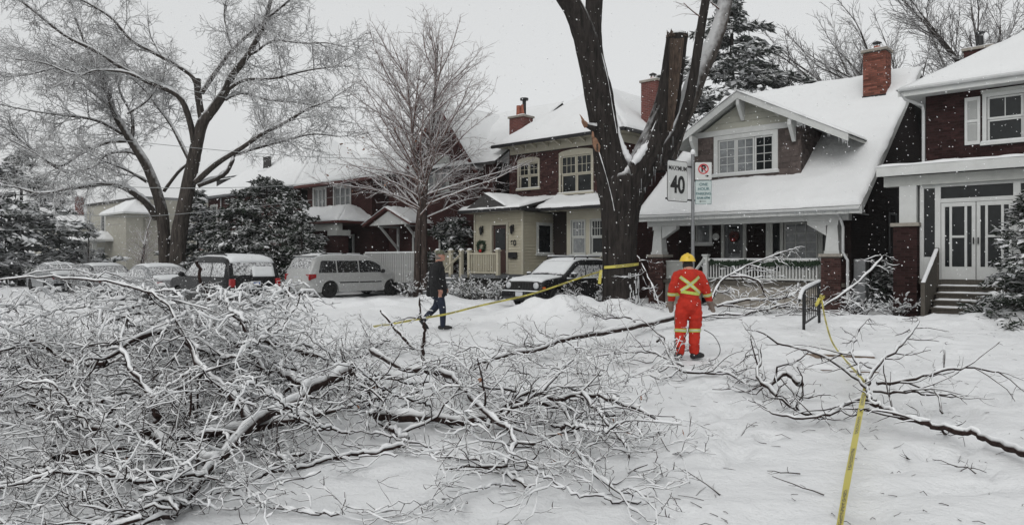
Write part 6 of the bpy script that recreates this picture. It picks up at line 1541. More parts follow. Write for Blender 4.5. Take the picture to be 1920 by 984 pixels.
def worker():
    z0 = gz(2.98, 12.1) + .03; root = empty('person', (2.98, 12.1, z0), 0, 'worker in orange coveralls and yellow hard hat, seen from behind', 'person'); Vv = Vector
    hipL, hipR = Vv((-.10, 0, .90)), Vv((.09, 0, .90))
    limbs = [([hipL, Vv((-.135, .02, .68)), Vv((-.14, .03, .48)), Vv((-.165, -.02, .28)), Vv((-.18, -.04, .12))], [.115, .115, .098, .092, .085]),
             ([hipR, Vv((.11, .02, .68)), Vv((.10, .03, .48)), Vv((.085, .0, .28)), Vv((.085, .0, .13))], [.115, .115, .098, .092, .085]),
             ([Vv((0, 0, .88)), Vv((0, .0, 1.02)), Vv((-.005, .0, 1.2)), Vv((-.01, .01, 1.38)), Vv((-.01, .02, 1.47))], [.155, .150, .165, .165, .10]),
             ([Vv((-.13, .01, 1.40)), Vv((.11, .01, 1.40))], [.095, .095]), ([Vv((-.08, 0, 1.15)), Vv((.08, 0, 1.15))], [.13, .13]), ([Vv((-.07, 0, .92)), Vv((.06, 0, .92))], [.14, .14]),
             ([Vv((-.20, .01, 1.39)), Vv((-.265, .0, 1.22)), Vv((-.285, .02, 1.10)), Vv((-.29, .07, .97))], [.082, .078, .070, .058]),
             ([Vv((.18, .01, 1.39)), Vv((.255, -.01, 1.22)), Vv((.29, -.01, 1.10)), Vv((.35, .04, .96))], [.082, .078, .070, .058]),
             ([Vv((-.01, .03, 1.46)), Vv((-.012, .05, 1.56))], [.062, .058])]
    hand(Vv((-.29, .08, .95)), Vv((.02, .10, -1)), -1, Vv((0, 1, .1)), limbs, 1.15); hand(Vv((.36, .05, .945)), Vv((.35, .12, -.9)), 1, Vv((0, 1, .2)), limbs, 1.15)
    balls = [((-.012, .075, 1.615), (.078, .095, .115)), ((-.012, .165, 1.60), (.018, .025, .022)), ((-.09, .07, 1.61), (.014, .025, .032)), ((.066, .07, 1.61), (.014, .025, .032))]
    def slot(c):
        if c.z > 1.505: return 1
        if c.z < .965 and (c.x < -.24 or c.x > .27): return 2
        return 0
    b = figure('body', root, limbs, balls, slot, ['coverall', 'skin', 'glove'], .0145, .009)
    bm = bmesh.new(); bm.from_mesh(b.data); bv = BVHTree.FromBMesh(bm)
    L = lambda p, q, n=16: [Vv(p).lerp(Vv(q), k / n) for k in range(n + 1)]
    for p, q in (((-.175, -.3, 1.375), (.155, -.3, 1.10)), ((.145, -.3, 1.375), (-.165, -.3, 1.14))): strip(root, bv, L(p, q), .055, (0, 1, 0), 'reflective'); strip(root, bv, L(p, q), .016, (0, 1, 0), 'reflective_grey', .011, 'reflective_stripe')
    strip(root, bv, L((-.165, -.3, 1.13), (.155, -.3, 1.085)), .05, (0, 1, 0), 'reflective')
    for c, ax in (((-.286, .025, 1.085), (-.02, .15, -1)), ((.30, .0, 1.08), (.25, .2, -1)), ((-.14, .03, .47), (-.05, -.1, -1)), ((.10, .03, .47), (0, -.1, -1))): band(root, bv, c, ax, .055, 'reflective'); band(root, bv, c, ax, .018, 'reflective_grey', .012, name='reflective_stripe')
    bm.free()
    MB().ball((-.012, .06, 1.56), (.088, .095, .125), 16, 10).ball((-.012, -.0, 1.50), (.075, .05, .08), 12, 8).build('hair', 'hair_dark', root, True)
    hh = MB(); hh.lathe([(.004, 1.765), (.05, 1.757), (.095, 1.725), (.122, 1.675), (.128, 1.645), (.134, 1.64), (.134, 1.632), (.12, 1.632)], 24, (-.012, .075, 0)); hh.ball((-.012, .20, 1.642), (.10, .08, .010), 14, 6)
    hh.bar((-.012, -.04, 1.70), (-.012, .18, 1.70), .03, .0); h = hh.build('hard_hat', 'hard_hat', root, True); MB().tube([(-.012, -.035, 1.70), (-.012, .03, 1.762), (-.012, .12, 1.764), (-.012, .19, 1.70)], .014, 6).build('ridge', 'hard_hat', h, True)
    for x, y, t in ((-.19, -.02, .0), (.10, .02, -.9)):
        d = Vv((-math.sin(t), math.cos(t), 0)); p = Vv((x, y - .02, 0)); bt = MB(); P = [p - d * .06 + Vv((0, 0, .05)), p + d * .02 + Vv((0, 0, .055)), p + d * .13 + Vv((0, 0, .048)), p + d * .19 + Vv((0, 0, .04))]
        bt.tube(P, [.052, .056, .052, .036], 12); bt.ball(P[0], .053, 12, 8); bt.ball(P[-1], .037, 12, 8); bt.tube([p + Vv((0, 0, .04)), p + Vv((0, .0, .20))], [.062, .075], 12); bt.build('boot', 'boot', root, True)
worker()
def walker():
    X, Y = -1.78, 17.3; root = empty('person', (X, Y, max(gz(X, Y), -.02)), 0, 'man in black coat, jeans and cap walking past the snowbank', 'person'); Vv = Vector
    limbs = [([Vv((-.02, -.07, .90)), Vv((.06, -.08, .68)), Vv((.11, -.08, .48)), Vv((.12, -.08, .26)), Vv((.12, -.08, .09))], [.11, .105, .082, .07, .062]),
             ([Vv((-.02, .08, .90)), Vv((.0, .08, .68)), Vv((-.06, .08, .50)), Vv((-.22, .08, .33)), Vv((-.34, .08, .19))], [.11, .105, .082, .07, .062]),
             ([Vv((-.02, 0, .86)), Vv((-.03, 0, 1.05)), Vv((-.03, 0, 1.25)), Vv((.0, 0, 1.42)), Vv((.02, 0, 1.50))], [.16, .165, .18, .165, .09]),
             ([Vv((-.01, -.12, 1.42)), Vv((-.01, .12, 1.42))], [.085, .085]), ([Vv((.02, 0, 1.47)), Vv((.045, 0, 1.60))], [.06, .056]),
             ([Vv((-.01, -.19, 1.41)), Vv((-.05, -.235, 1.2)), Vv((-.03, -.24, 1.08)), Vv((.06, -.20, .94))], [.092, .088, .075, .055]), ([Vv((-.01, .19, 1.41)), Vv((.0, .235, 1.2)), Vv((.06, .24, 1.08)), Vv((.15, .2, .96))], [.078, .075, .066, .05]),
             ([Vv((-.20, 0, .80)), Vv((-.16, 0, 1.0)), Vv((-.06, 0, 1.3))], [.07, .08, .08]), ([Vv((.14, 0, .80)), Vv((.12, 0, 1.0)), Vv((.08, 0, 1.3))], [.07, .08, .08]), ([Vv((-.04, -.1, .80)), Vv((-.03, -.1, 1.1))], [.13, .13]), ([Vv((-.04, .1, .80)), Vv((-.03, .1, 1.1))], [.13, .13])]
    hand(Vv((.08, -.19, .92)), Vv((.3, .1, -.9)), 1, Vv((1, 0, .3)), limbs, .9, .9); hand(Vv((.17, .19, .94)), Vv((.3, -.1, -.9)), -1, Vv((1, 0, .3)), limbs, .9, .9)
    balls = [((.055, 0, 1.665), (.098, .076, .118)), ((.158, 0, 1.655), (.024, .016, .02)), ((.13, 0, 1.58), (.035, .04, .03)), ((.14, 0, 1.625), (.02, .028, .012)), ((.04, -.078, 1.66), (.022, .012, .032)), ((.04, .078, 1.66), (.022, .012, .032))]
    def slot(c):
        if c.z > 1.535: return 1
        if c.z < .74: return 2
        if c.z < .90 and abs(c.y) > .155 and c.x > .03: return 1
        return 0
    figure('body', root, limbs, balls, slot, ['coat', 'skin', 'jeans'], .0155, .007)
    MB().ball((.03, 0, 1.64), (.092, .082, .085), 14, 8).build('hair', 'hair_grey', root, True); MB().tube([(.02, 0, 1.47), (.035, 0, 1.55)], [.085, .078], 14).build('collar', 'coat', root, True)
    for sd in (-1, 1): MB().ball((.139, sd * .032, 1.672), (.009, .012, .008), 8, 6).build('eye', 'hair_dark', root, True)
    c = MB().lathe([(.004, 1.80), (.06, 1.792), (.095, 1.755), (.103, 1.715), (.104, 1.70), (.09, 1.70)], 20, (.045, 0, 0)); c.ball((.17, 0, 1.702), (.075, .075, .011), 14, 6); c.build('cap', 'cap', root, True)
    root.scale = (1.06, 1.1, 1.06)
    for x, y, z, tilt in ((.12, -.08, .0, 0), (-.35, .08, .09, -.9)):
        d = Vv((math.cos(tilt), 0, math.sin(tilt))); p = Vv((x, y, z + .05)); bt = MB(); bt.tube([p - d * .07, p + d * .03, p + d * .13, p + d * .18], [.045, .05, .045, .03], 12); bt.ball(p - d * .07, .045, 10, 6); bt.ball(p + d * .18, .03, 10, 6); bt.build('shoe', 'boot', root, True)
walker()

# ------------------------------------------------------------------ street sign
plain('sign_white', (.50, .51, .50), .5, .08, 6); plain('sign_black', (.015, .015, .015), .6, .1); plain('sign_red', (.45, .02, .03), .5, .1); plain('sign_pale', (.42, .48, .47), .5, .1, 6); plain('sign_teal', (.10, .17, .18), .5, .1)
def street_sign():
    X, Y = 3.44, 13.7; g = gz(X, Y); root = empty('street_sign', (X, Y, 0), 0, 'grey pole with white speed limit and parking signs beside the worker', 'sign')
    MB().tube([(0, 0, g - .1), (0, 0, 3.70)], .033, 12).build('pole', 'grey_metal', root, True); MB().ball((0, 0, 3.72), (.045, .045, .06), 12, 8).build('snow', 'snow', root, True)
    # speed sign faces along the street
    s = bpy.data.objects.new('speed_sign', None); COL.objects.link(s); s.parent = root; s.location = (-.36, -.30, 3.14); s.rotation_euler = (0, 0, R(39))
    # local x runs with the board, -y is its face
    def plate(par, name, w, h, m, z=0, x=0, y=0.0, r=.04):
        pts = []
        for cx, cz, a0 in ((w / 2 - r, h / 2 - r, 0), (-w / 2 + r, h / 2 - r, 90), (-w / 2 + r, -h / 2 + r, 180), (w / 2 - r, -h / 2 + r, 270)):
            for k in range(5): a = R(a0 + k * 22.5); pts.append((x + cx + r * math.cos(a), y, z + cz + r * math.sin(a)))
        return MB().prism(pts, (0, .004, 0)).build(name, m, par)
    def txt(par, t, size, x, z, m, y=-.008, bold=.004, sx=1.0):
        o = link('lettering', text_mesh(t, size, bold), m, par, (x, y, z), (R(90), 0, 0)); o.scale = (sx, 1, 1); return o
    plate(s, 'border', .60, .76, 'sign_black'); plate(s, 'board', .575, .735, 'sign_white', y=-.0045)
    txt(s, 'MAXIMUM', .118, 0, .235, 'sign_black', bold=.001, sx=.98); txt(s, '40', .44, 0, -.08, 'sign_black', bold=.012, sx=.95)
    MB().bar((-.3, .03, .30), (.55, .03, .30), .03, .03).build('bracket', 'black_metal', s); MB().bar((-.3, .03, -.33), (.55, .03, -.33), .03, .03).build('bracket', 'black_metal', s)
    p = bpy.data.objects.new('parking_sign', None); COL.objects.link(p); p.parent = root; p.location = (.19, -.045, 0); p.rotation_euler = (0, 0, R(-6))
    plate(p, 'board', .305, .33, 'sign_white', 3.36, y=0, r=.015)
    MB().lathe([(.078, -.007), (.097, -.007), (.097, -.001), (.078, -.001), (.078, -.007)], 32, (0, 0, 3.40), 'y').build('ring', 'sign_red', p)
    txt(p, 'P', .17, 0, 3.40, 'sign_black', bold=.006); MB().bar((-.062, -.012, 3.462), (.062, -.012, 3.338), .003, .018, (1, 0, 1)).build('slash', 'sign_red', p)
    MB().prism([(.06, -.006, 3.29), (.06, -.006, 3.24), (.105, -.006, 3.265)], (0, .003, 0)).box(.03, .06, -.006, -.003, 3.26, 3.27).build('arrow', 'sign_black', p)
    plate(p, 'border', .302, .452, 'sign_teal', 2.955, y=0, r=.015); plate(p, 'board', .285, .435, 'sign_pale', 2.955, y=-.0045, r=.012)
    for t, z, sz in (('ONE', 3.105, .075), ('HOUR', 3.02, .075), ('PARKING', 2.93, .068), ('8AM-6PM', 2.85, .06)): txt(p, t, sz, 0, z, 'sign_teal', bold=.0015)
    MB().prism([(-.08, -.008, 2.785), (-.05, -.008, 2.80), (-.05, -.008, 2.77)], (0, .003, 0)).box(-.05, .05, -.008, -.005, 2.781, 2.789).build('arrow', 'sign_black', p)
street_sign()

# ------------------------------------------------------------------ caution tape
def tapemat():
    m, n, l, p = newmat('tape'); p.inputs['Roughness'].default_value = .4
    uv = nd(n, 'ShaderNodeUVMap'); sx = nd(n, 'ShaderNodeSeparateXYZ'); l.new(uv.outputs[0], sx.inputs[0])
    fr = nd(n, 'ShaderNodeMath', operation='FRACT'); l.new(sx.outputs[0], fr.inputs[0])
    a = nd(n, 'ShaderNodeMath', operation='GREATER_THAN'); a.inputs[1].default_value = .42; l.new(fr.outputs[0], a.inputs[0])
    c = nd(n, 'ShaderNodeMath', operation='COMPARE'); c.inputs[1].default_value = .5; c.inputs[2].default_value = .27; l.new(sx.outputs[1], c.inputs[0])
    nz = nd(n, 'ShaderNodeTexNoise', Scale=60.0, Detail=2.0); nz.noise_dimensions = '2D'
    mp = nd(n, 'ShaderNodeMapping'); mp.inputs['Scale'].default_value = (.6, .12, 1); l.new(uv.outputs[0], mp.inputs[0]); l.new(mp.outputs[0], nz.inputs['Vector'])
    g = nd(n, 'ShaderNodeMath', operation='GREATER_THAN'); g.inputs[1].default_value = .47; l.new(nz.outputs['Fac'], g.inputs[0])
    m1 = nd(n, 'ShaderNodeMath', operation='MULTIPLY'); l.new(a.outputs[0], m1.inputs[0]); l.new(c.outputs[0], m1.inputs[1])
    m2 = nd(n, 'ShaderNodeMath', operation='MULTIPLY'); l.new(m1.outputs[0], m2.inputs[0]); l.new(g.outputs[0], m2.inputs[1])
    mx = nd(n, 'ShaderNodeMixRGB'); mx.inputs[1].default_value = (.50, .44, .09, 1); mx.inputs[2].default_value = (.10, .09, .05, 1); l.new(m2.outputs[0], mx.inputs[0]); l.new(mx.outputs[0], p.inputs['Base Color'])
    MATS['tape'] = m
tapemat()
def ribbon(name, pts, w, label, twist=0.0, up=(0, 0, 1), rep=1.1, parent=None, tw0=0.0):
    P = smooth_path(pts, 10); n = len(P); V = []; U = []; s = 0
    for i, p in enumerate(P):
        t = (P[min(i + 1, n - 1)] - P[max(i - 1, 0)]).normalized(); u = Vector(up); r = t.cross(u).normalized(); u = r.cross(t)
        a = tw0 + twist * i / n + .25 * noise.noise(p * 1.3); d = (u * math.cos(a) + r * math.sin(a)) * w / 2
        if i: s += (p - P[i - 1]).length
        V += [p - d, p + d]; U.append(s)
    me = bpy.data.meshes.new(name); me.from_pydata([tuple(v) for v in V], [], [(2 * i, 2 * i + 2, 2 * i + 3, 2 * i + 1) for i in range(n - 1)])
    uv = me.uv_layers.new(name='UVMap')
    for k in range(n - 1):
        for j, (q, v) in enumerate(((U[k], 0), (U[k + 1], 0), (U[k + 1], 1), (U[k], 1))): uv.data[k * 4 + j].uv = (q / rep, v)
    me.shade_smooth(); o = link(name, me, 'tape', parent)
    if label: tag(o, label, 'tape')
    return o
tree_x = at(1163, 500, 23.7)
t1 = ribbon('caution_tape', [at(1128, 508, 23.1), at(1090, 520, 22.3), at(1000, 550, 20.8), at(900, 573, 18.6), at(840, 588, 17.0), at(790, 597, 15.8), at(740, 606, 14.8), at(700, 612, 14.0)], .048, 'yellow caution tape running from the broken tree down to the branch pile', .9)
ring = [Vector((tree_x.x + .60 * math.cos(t), 23.7 + .58 * math.sin(t), at(0, 498, 23.7).z + .06 * math.cos(t))) for t in [math.pi * 1.12 + k * math.pi * .9 / 10 for k in range(11)]]
ribbon('tape_loop', ring, .09, None, 0, parent=t1); ribbon('tape_tail', [at(1127, 506, 23.05), at(1125, 520, 23.0), at(1124, 532, 23.0)], .10, None, 0, up=(1, 0, 0), parent=t1)
t2 = ribbon('caution_tape', [at(1541, 562, 16.3), at(1546, 592, 15.3), at(1560, 640, 12.8), at(1590, 680, 10.4), at(1608, 700, 9.2), at(1622, 722, 8.3), at(1617, 752, 7.3), at(1602, 830, 5.9), at(1588, 905, 4.9), at(1572, 1000, 4.1), at(1562, 1080, 3.6)], .05, 'yellow caution tape stretched from the iron railing towards the viewer', 1.6, tw0=.75)
rr = random.Random(5); kn = [at(1541, 562, 16.25) + Vector((rr.gauss(0, .06), rr.gauss(0, .04), rr.gauss(0, .06))) for _ in range(9)]; ribbon('tape_knot', kn, .06, None, 3, parent=t2)

# ------------------------------------------------------------------ iron railing, steps, wire
def iron_rail():
    A = at(1507, 545, 16.2); Bp = at(1536, 530, 17.6); root = empty('iron_railing', (A.x, A.y, 0), 0, 'short black iron stair railing capped with snow, tied with tape', 'railing'); O = Vector((A.x, A.y, 0)); A = A - O; Bp = Bp - O
    for q, nm in ((A, 0), (Bp, 1)): B_ = MB().bar((q.x, q.y, gz(q.x + O.x, q.y + O.y) - .15), (q.x, q.y, q.z + (.0)), .05, .05).build('post', 'black_metal', root)
    A2 = A + (A - Bp) * .25; A2.z = A.z - .22
    MB().tube([A2, A, Bp, Bp + Vector((.05, .1, .0))], .024, 8).build('handrail', 'black_metal', root, True)
    q = QB(); P = smooth_path([A2 + Vector((0, 0, .03)), A + Vector((0, 0, .045)), Bp + Vector((0, 0, .05))], 8); q.tube(npath(P), np.array([.035 + .012 * rr.random() for _ in P]), 8); q.build('snow', 'snow', root, True)
    MB().bar(A - Vector((0, 0, .75)), Bp - Vector((0, 0, .75)), .03, .03).build('bottom_rail', 'black_metal', root)
    for k in range(1, 8):
        p = A.lerp(Bp, k / 8); m = MB(); m.tube([p - Vector((0, 0, .75)), p - Vector((0, 0, .02))], .009, 5)
        if k % 2 == 0: m.tube([p + Vector((.05 * math.sin(t * .6), .0, -.4 + .14 * math.cos(t * .6))) for t in range(11)], .008, 5)
        m.build('baluster', 'black_metal', root)
iron_rail()
for (px0, px1, py, dz, lab) in ((1512, 1640, 664, .13, 'buried concrete step edge, the farther of the two under the fallen limb'), (1500, 1648, 692, .13, 'buried concrete step edge, the nearer of the two under the fallen limb')):
    p = ath(px0, py, .02); q = ath(px1, py + 6, .02); d = (q - p); nrm = Vector((-d.y, d.x, 0)).normalized(); mb = MB(); o = empty('concrete_step', tuple(p), 0, lab, 'step', 'steps by the iron railing')
    zt_ = max(gz(p.x, p.y), gz(q.x, q.y)) + .02
    MB().prism([(0, 0, -.3), (d.x, d.y, -.3), (d.x, d.y, zt_ - p.z), (0, 0, zt_ - p.z)], nrm * .3).build('block', 'old_step', o)
    snow_patch(o, Vector((0, 0, zt_ - p.z + .002)), Vector((d.x, d.y, zt_ - p.z + .002)), Vector((d.x, d.y, zt_ - p.z + .002)) + nrm * .32, Vector((0, 0, zt_ - p.z + .002)) + nrm * .32, .06, (20, 6), 'snow', edge=.08)
lp = [at(1320, 618, 12.4), at(1337, 628, 12.3), at(1348, 645, 12.2), at(1350, 660, 12.1), at(1342, 672, 12.0), at(1328, 677, 11.9)]
tag(MB().tube(smooth_path(lp, 5), .007, 5).build('loose_wire', 'black_metal', None, True), 'thin dark cable looping over the snow beside the worker', 'cable')
for i, (pts, lab) in enumerate((
        ([(-40, 78, 20), (363, 171, 24), (700, 238, 30), (840, 262, 34)], 'overhead wire sloping down through the crown of the spreading tree'),
        ([(-40, 232, 21), (270, 268, 24), (540, 292, 28), (760, 300, 33)], 'overhead wire crossing both forks of the spreading tree'),
        ([(-40, 330, 20), (280, 352, 22), (560, 346, 26), (720, 322, 33)], 'overhead wire passing above the cedars toward the red brick house'),
        ([(-40, 402, 20), (120, 402, 22), (300, 404, 25), (560, 378, 30), (690, 360, 38)], 'low overhead wire running level past the beige house'),
        ([(-40, 432, 22), (60, 430, 25), (120, 428, 30), (230, 420, 45)], 'lowest overhead wire at the left edge of the street'))):
    P = smooth_path([at(*q) for q in pts], 8); tag(MB().tube(P, .011, 5).build('overhead_wire', 'grey_wire', None, True), lab, 'wire', 'overhead wires')

# ------------------------------------------------------------------ fallen branches
FC = [(5.0, .3, 1.0, .55, 1.3, .30, .0, 6, .06), (8.0, .10, .40, .55, 1.35, .36, .0, 4, .08), (11.0, .04, .17, .5, 1.3, .35, 0, 2, .08, .0032)]
FC3 = [(2.4, .5, 1.4, .5, 1.2, .26, .0, 7, .08)] + FC

def fallen(label, paths, seed, cfg, group='fallen branches in the snow', name='fallen_branch', k=1.0, keep=.75, leafy=.0, root_at=None, base=.006, floor=True):
    """one limb broken off the tree: bark and the snow lying on it"""
    rng = random.Random(seed); o = Vector(paths[0][0][0]) if root_at is None else Vector(root_at); root = empty(name, tuple(o), 0, label, 'branch', group)
    fl = (lambda x, y: gzc(x + o.x, y + o.y) - o.z) if floor else None
    bq = QB(); sq = QB(); lq = QB(); tq = QB()
    for pts, r0, r1, ts in paths:
        P = smooth_path([Vector(q) - o for q in pts], 5); P = [p + Vector((rng.gauss(0, .010), rng.gauss(0, .010), rng.gauss(0, .010))) for p in P]; R0 = radii(len(P), r0 * (1.12 if seed < 114 else 1), r1, j=.16)
        bq.tube(npath(P), R0, 8 if r0 > .03 else 6); snow_on(sq, P, r0, r1, rng, k, base * 1.3, .97)
        if ts is None: continue
        out = []; sprout(out, P, r0, r1, 0, cfg, rng, fl, ts, .62); C = wander(P[-1], P[-1] - P[-2], .5, 5, .15, 0, rng, fl); out.append((C, r1, r1 * .4, 0)); sprout(out, C, r1, r1 * .5, 1, cfg, rng, fl, None, .62)
        for (c, a, b, lev) in out:
            if lev >= 2 and lev == len(cfg) - 1: tq.tube(npath(c), radii(len(c), a * 1.25, b * 1.3) , 4); continue
            bq.tube(npath(c), radii(len(c), a, b), 4 if lev == 0 else 3); snow_on(sq, c, a, b, rng, k, base, keep)
            if leafy and lev >= 1 and rng.random() < leafy:
                p = np.array(c[-1]); e = np.array([rng.gauss(0, 1), rng.gauss(0, 1), rng.gauss(0, 1)]); e *= .035 / np.linalg.norm(e); f = np.cross(e, [.2, .3, 1]) * .8; lq.add(np.array([p - e, p - f, p + e, p + f]), np.array([[0, 1, 2, 3]]))
    bq.build('bark', 'bark_fallen', root, smooth=True); sq.build('snow', 'snow_twig', root, smooth=True)
    if tq.any(): tq.build('twigs', 'twig', root)
    if lq.any(): lq.build('leaves', 'dry_leaf', root)
    return root
q = ath
def chain(*pts): return [ath(*p) for p in pts]
fallen('thick snow-topped limb snaking across the middle of the branch pile', [
    (chain((660, 690, .55), (635, 705, .5), (578, 726, .45), (563, 746, .38), (476, 792, .3), (410, 859, .16), (358, 849, .18), (297, 823, .25), (281, 808, .28), (240, 808, .28), (153, 797, .3)), .06, .024, .25),
    (chain((476, 790, .3), (435, 741, .5), (379, 690, .72), (358, 649, .88), (328, 618, 1.0), (246, 639, .95), (180, 680, .8)), .042, .016, .2),
    (chain((410, 859, .16), (380, 893, .1), (352, 930, .06), (325, 968, .04)), .035, .02, .3)], 101, FC3, k=.72)
fallen('upright dark stem rising through the left of the pile', [(chain((300, 826, .2), (294, 800, .3), (292, 767, .45), (276, 726, .62), (240, 680, .8), (225, 649, .92), (232, 610, 1.08)), .03, .012, .15)], 102, FC3, k=.72)
fallen('crooked limb arching from the pile centre towards the black off-roader', [(chain((600, 716, .45), (578, 722, .42), (540, 704, .45), (486, 680, .52), (435, 634, .78), (394, 608, .92), (350, 596, 1.0)), .042, .015, .15)], 103, FC3, k=.72)
fallen('dark zigzag branch standing up before the black off-roader', [([at(369, 490, 8.2), at(376, 520, 8.2), at(389, 557, 8.2), at(404, 577, 8.2), at(445, 593, 8.1), at(461, 618, 8.0), at(481, 669, 7.8), at(500, 700, 7.5)], .015, .030, .1)], 104, FC3, k=.72)
fallen('straight log lying low across the left of the pile', [(chain((105, 858, .12), (133, 849, .14), (230, 843, .16), (333, 823, .2), (440, 808, .22), (520, 790, .25)), .03, .045, .1)], 105, FC3, k=.72)
fallen('long branch along the top of the pile below the parked cars', [([at(-20, 530, 7.5), at(40, 521, 7.4), at(118, 521, 7.3), at(215, 531, 7.2), at(276, 546, 7.1), at(317, 577, 7.0), at(358, 649, 6.7), at(380, 690, 6.6)], .006, .015, .02)], 106, FC3, k=.8)
fallen('bare log lying level in the lower middle of the pile', [(chain((704, 779, .12), (786, 781, .12), (853, 788, .12), (912, 784, .15), (948, 761, .22), (984, 752, .25), (1025, 757, .22)), .046, .022, .3)], 107, FC3, k=.72, leafy=.01)
fallen('long curving branch drooping to the right end of the pile', [(chain((695, 657, .35), (740, 684, .35), (795, 696, .34), (840, 702, .36), (876, 734, .34), (903, 766, .3), (934, 793, .26), (961, 811, .22), (961, 847, .14), (943, 878, .08)), .036, .014, .2)], 108, FC3, k=.72, leafy=.02)
fallen('straight thin branch pointing up right out of the pile', [(chain((912, 800, .15), (934, 784, .2), (1011, 734, .38), (1074, 671, .55)), .022, .010, .2)], 109, FC, k=.72, leafy=.01)
fallen('branch reaching furthest right, with a few brown leaves', [(chain((960, 750, .2), (993, 734, .25), (1047, 747, .28), (1092, 738, .32), (1146, 752, .3), (1192, 766, .26), (1235, 790, .2)), .03, .012, .1), (chain((1092, 738, .32), (1130, 780, .25), (1160, 820, .2), (1180, 850, .12)), .018, .009, .1), (chain((1040, 747, .25), (1080, 800, .16), (1090, 860, .1), (1150, 920, .06)), .02, .009, .1)], 110, FC3, leafy=.045)
fallen('forked upright stick standing beside the walking man', [([at(797, 684, 11.2), at(792, 662, 11.2), at(795, 630, 11.2), at(795, 602, 11.2), at(789, 590, 11.2), at(786, 563, 11.2)], .03, .012, .75), ([at(795, 600, 11.2), at(770, 596, 11.2), at(742, 602, 11.0)], .012, .006, .5)], 111, FC)
fallen('snapped stick leaning left beside the upright fork', [([at(777, 653, 11.5), at(750, 626, 11.6), at(713, 581, 11.8)], .03, .022, None)], 112, FC)
fallen('long straight limb lying from the pile towards the worker', [(chain((1268, 594, .28), (1210, 608, .25), (1146, 621, .25), (1056, 637, .24), (1011, 653, .22), (940, 668, .22), (880, 690, .22)), .055, .02, .35), (chain((1196, 608, .25), (1178, 594, .3), (1124, 594, .3), (1079, 563, .5)), .026, .012, .3)], 113, FC3, k=.72)
fallen('curved branch at the feet of the worker', [(chain((1232, 640, .1), (1240, 636, .2), (1252, 660, .2), (1274, 694, .1), (1320, 700, .06), (1360, 700, .06), (1400, 722, .04)), .022, .014, .2), (chain((1280, 686, .1), (1230, 664, .16), (1180, 660, .18), (1120, 668, .15)), .016, .008, .1)], 114, FC, leafy=.01)
fallen('big bare limb fallen across the yard under the near caution tape', [
    (chain((1960, 866, .08), (1920, 849, .09), (1852, 822, .1), (1815, 809, .12), (1772, 803, .13), (1719, 790, .15), (1682, 777, .17), (1650, 761, .2), (1629, 748, .24), (1620, 722, .3), (1560, 676, .35), (1500, 652, .42), (1450, 640, .5)), .036, .014, .3),
    (chain((1640, 752, .2), (1600, 752, .2), (1560, 775, .14), (1490, 785, .1), (1440, 770, .12)), .022, .009, .15),
    (chain((1625, 724, .28), (1640, 690, .42), (1682, 652, .62), (1709, 625, .75), (1725, 598, .85)), .026, .010, .2),
    (chain((1645, 722, .26), (1719, 708, .35), (1778, 694, .42), (1826, 689, .42), (1880, 700, .35)), .022, .008, .1),
    (chain((1612, 700, .38), (1600, 660, .55), (1604, 630, .68), (1622, 604, .78)), .018, .008, .2),
    (chain((1767, 775, .12), (1755, 735, .3), (1748, 700, .42)), .013, .006, .4),
    (chain((1640, 735, .26), (1690, 735, .3), (1740, 738, .25), (1790, 742, .2)), .016, .007, .1)], 115, [(3.4, .3, 1.0, .4, 1.1, .13, .012, 7, .05), (5.5, .1, .42, .4, 1.1, .17, .01, 4, .1, .0035)], k=.55, keep=.6)
fallen('thick dark crooked branch at the left end of the yard limb', [(chain((1500, 720, .2), (1474, 700, .25), (1437, 722, .15), (1420, 700, .25), (1426, 672, .38), (1416, 636, .55)), .038, .012, .2), (chain((1437, 722, .15), (1480, 760, .1), (1530, 780, .08)), .03, .012, .2)], 116, FC, k=.55, keep=.6)
for i, (pts, lab) in enumerate((
        ([(1330, 580, 19.6), (1350, 530, 20.2), (1400, 500, 20.8), (1475, 470, 21.2)], 'tall broken branch leaning against the white porch railing'),
        ([(1345, 575, 19.3), (1400, 562, 19.5), (1470, 560, 19.6), (1500, 545, 19.8), (1490, 580, 19.3)], 'curled snow-laden branch heaped before the bungalow porch'),
        ([(1370, 520, 19.9), (1420, 525, 20.0), (1440, 560, 19.8), (1500, 590, 19.3)], 'drooping broken branch in front of the porch base'),
        ([(1545, 575, 18.9), (1590, 545, 19.4), (1640, 500, 20.0), (1655, 480, 20.2)], 'branch pointing up towards the shadowed bungalow wall'),
        ([(1290, 600, 19.0), (1350, 590, 19.2), (1420, 592, 19.0), (1480, 600, 18.6)], 'low branch lying along the front of the bungalow debris'),
        ([(1395, 590, 18.9), (1450, 575, 19.2), (1520, 580, 19.0), (1580, 590, 18.7)], 'low tangled branch behind the iron railing'),
        ([(1195, 480, 22.6), (1215, 520, 22.2), (1232, 560, 21.6), (1240, 590, 21.0)], 'thin broken branch hanging beside the taped trunk'))):
    fallen(lab, [([at(*p) for p in pts], .032, .012, .05)], 130 + i, [(4.5, .5, 1.5, .4, 1.2, .25, 0, 6, .05), (7, .2, .6, .4, 1.2, .3, 0, 4, .1, .005)], k=1.0, base=.009, keep=.7)
rng = random.Random(77); cnt = 0
def heap(x, y):
    k = max(0, min(1, (-.5 - x) / 2.6)); e = math.exp(-((y - 7.4) / 2.8) ** 2); return (.20 + .80 * k) * (.22 + .78 * e)
def where(p):
    u = 960 + 1350 * p.x / p.y; v = 485 + 1350 * (1.7 - p.z) / p.y
    c = 'the left edge' if u < 330 else ('the crooked central limb' if u < 640 else ('the bare level log' if u < 930 else 'the right tip'))
    return ('at the back of the pile, behind ' if v < 690 else ('in the middle of the pile, near ' if v < 820 else 'at the front of the pile, before ')) + c
tries = 0
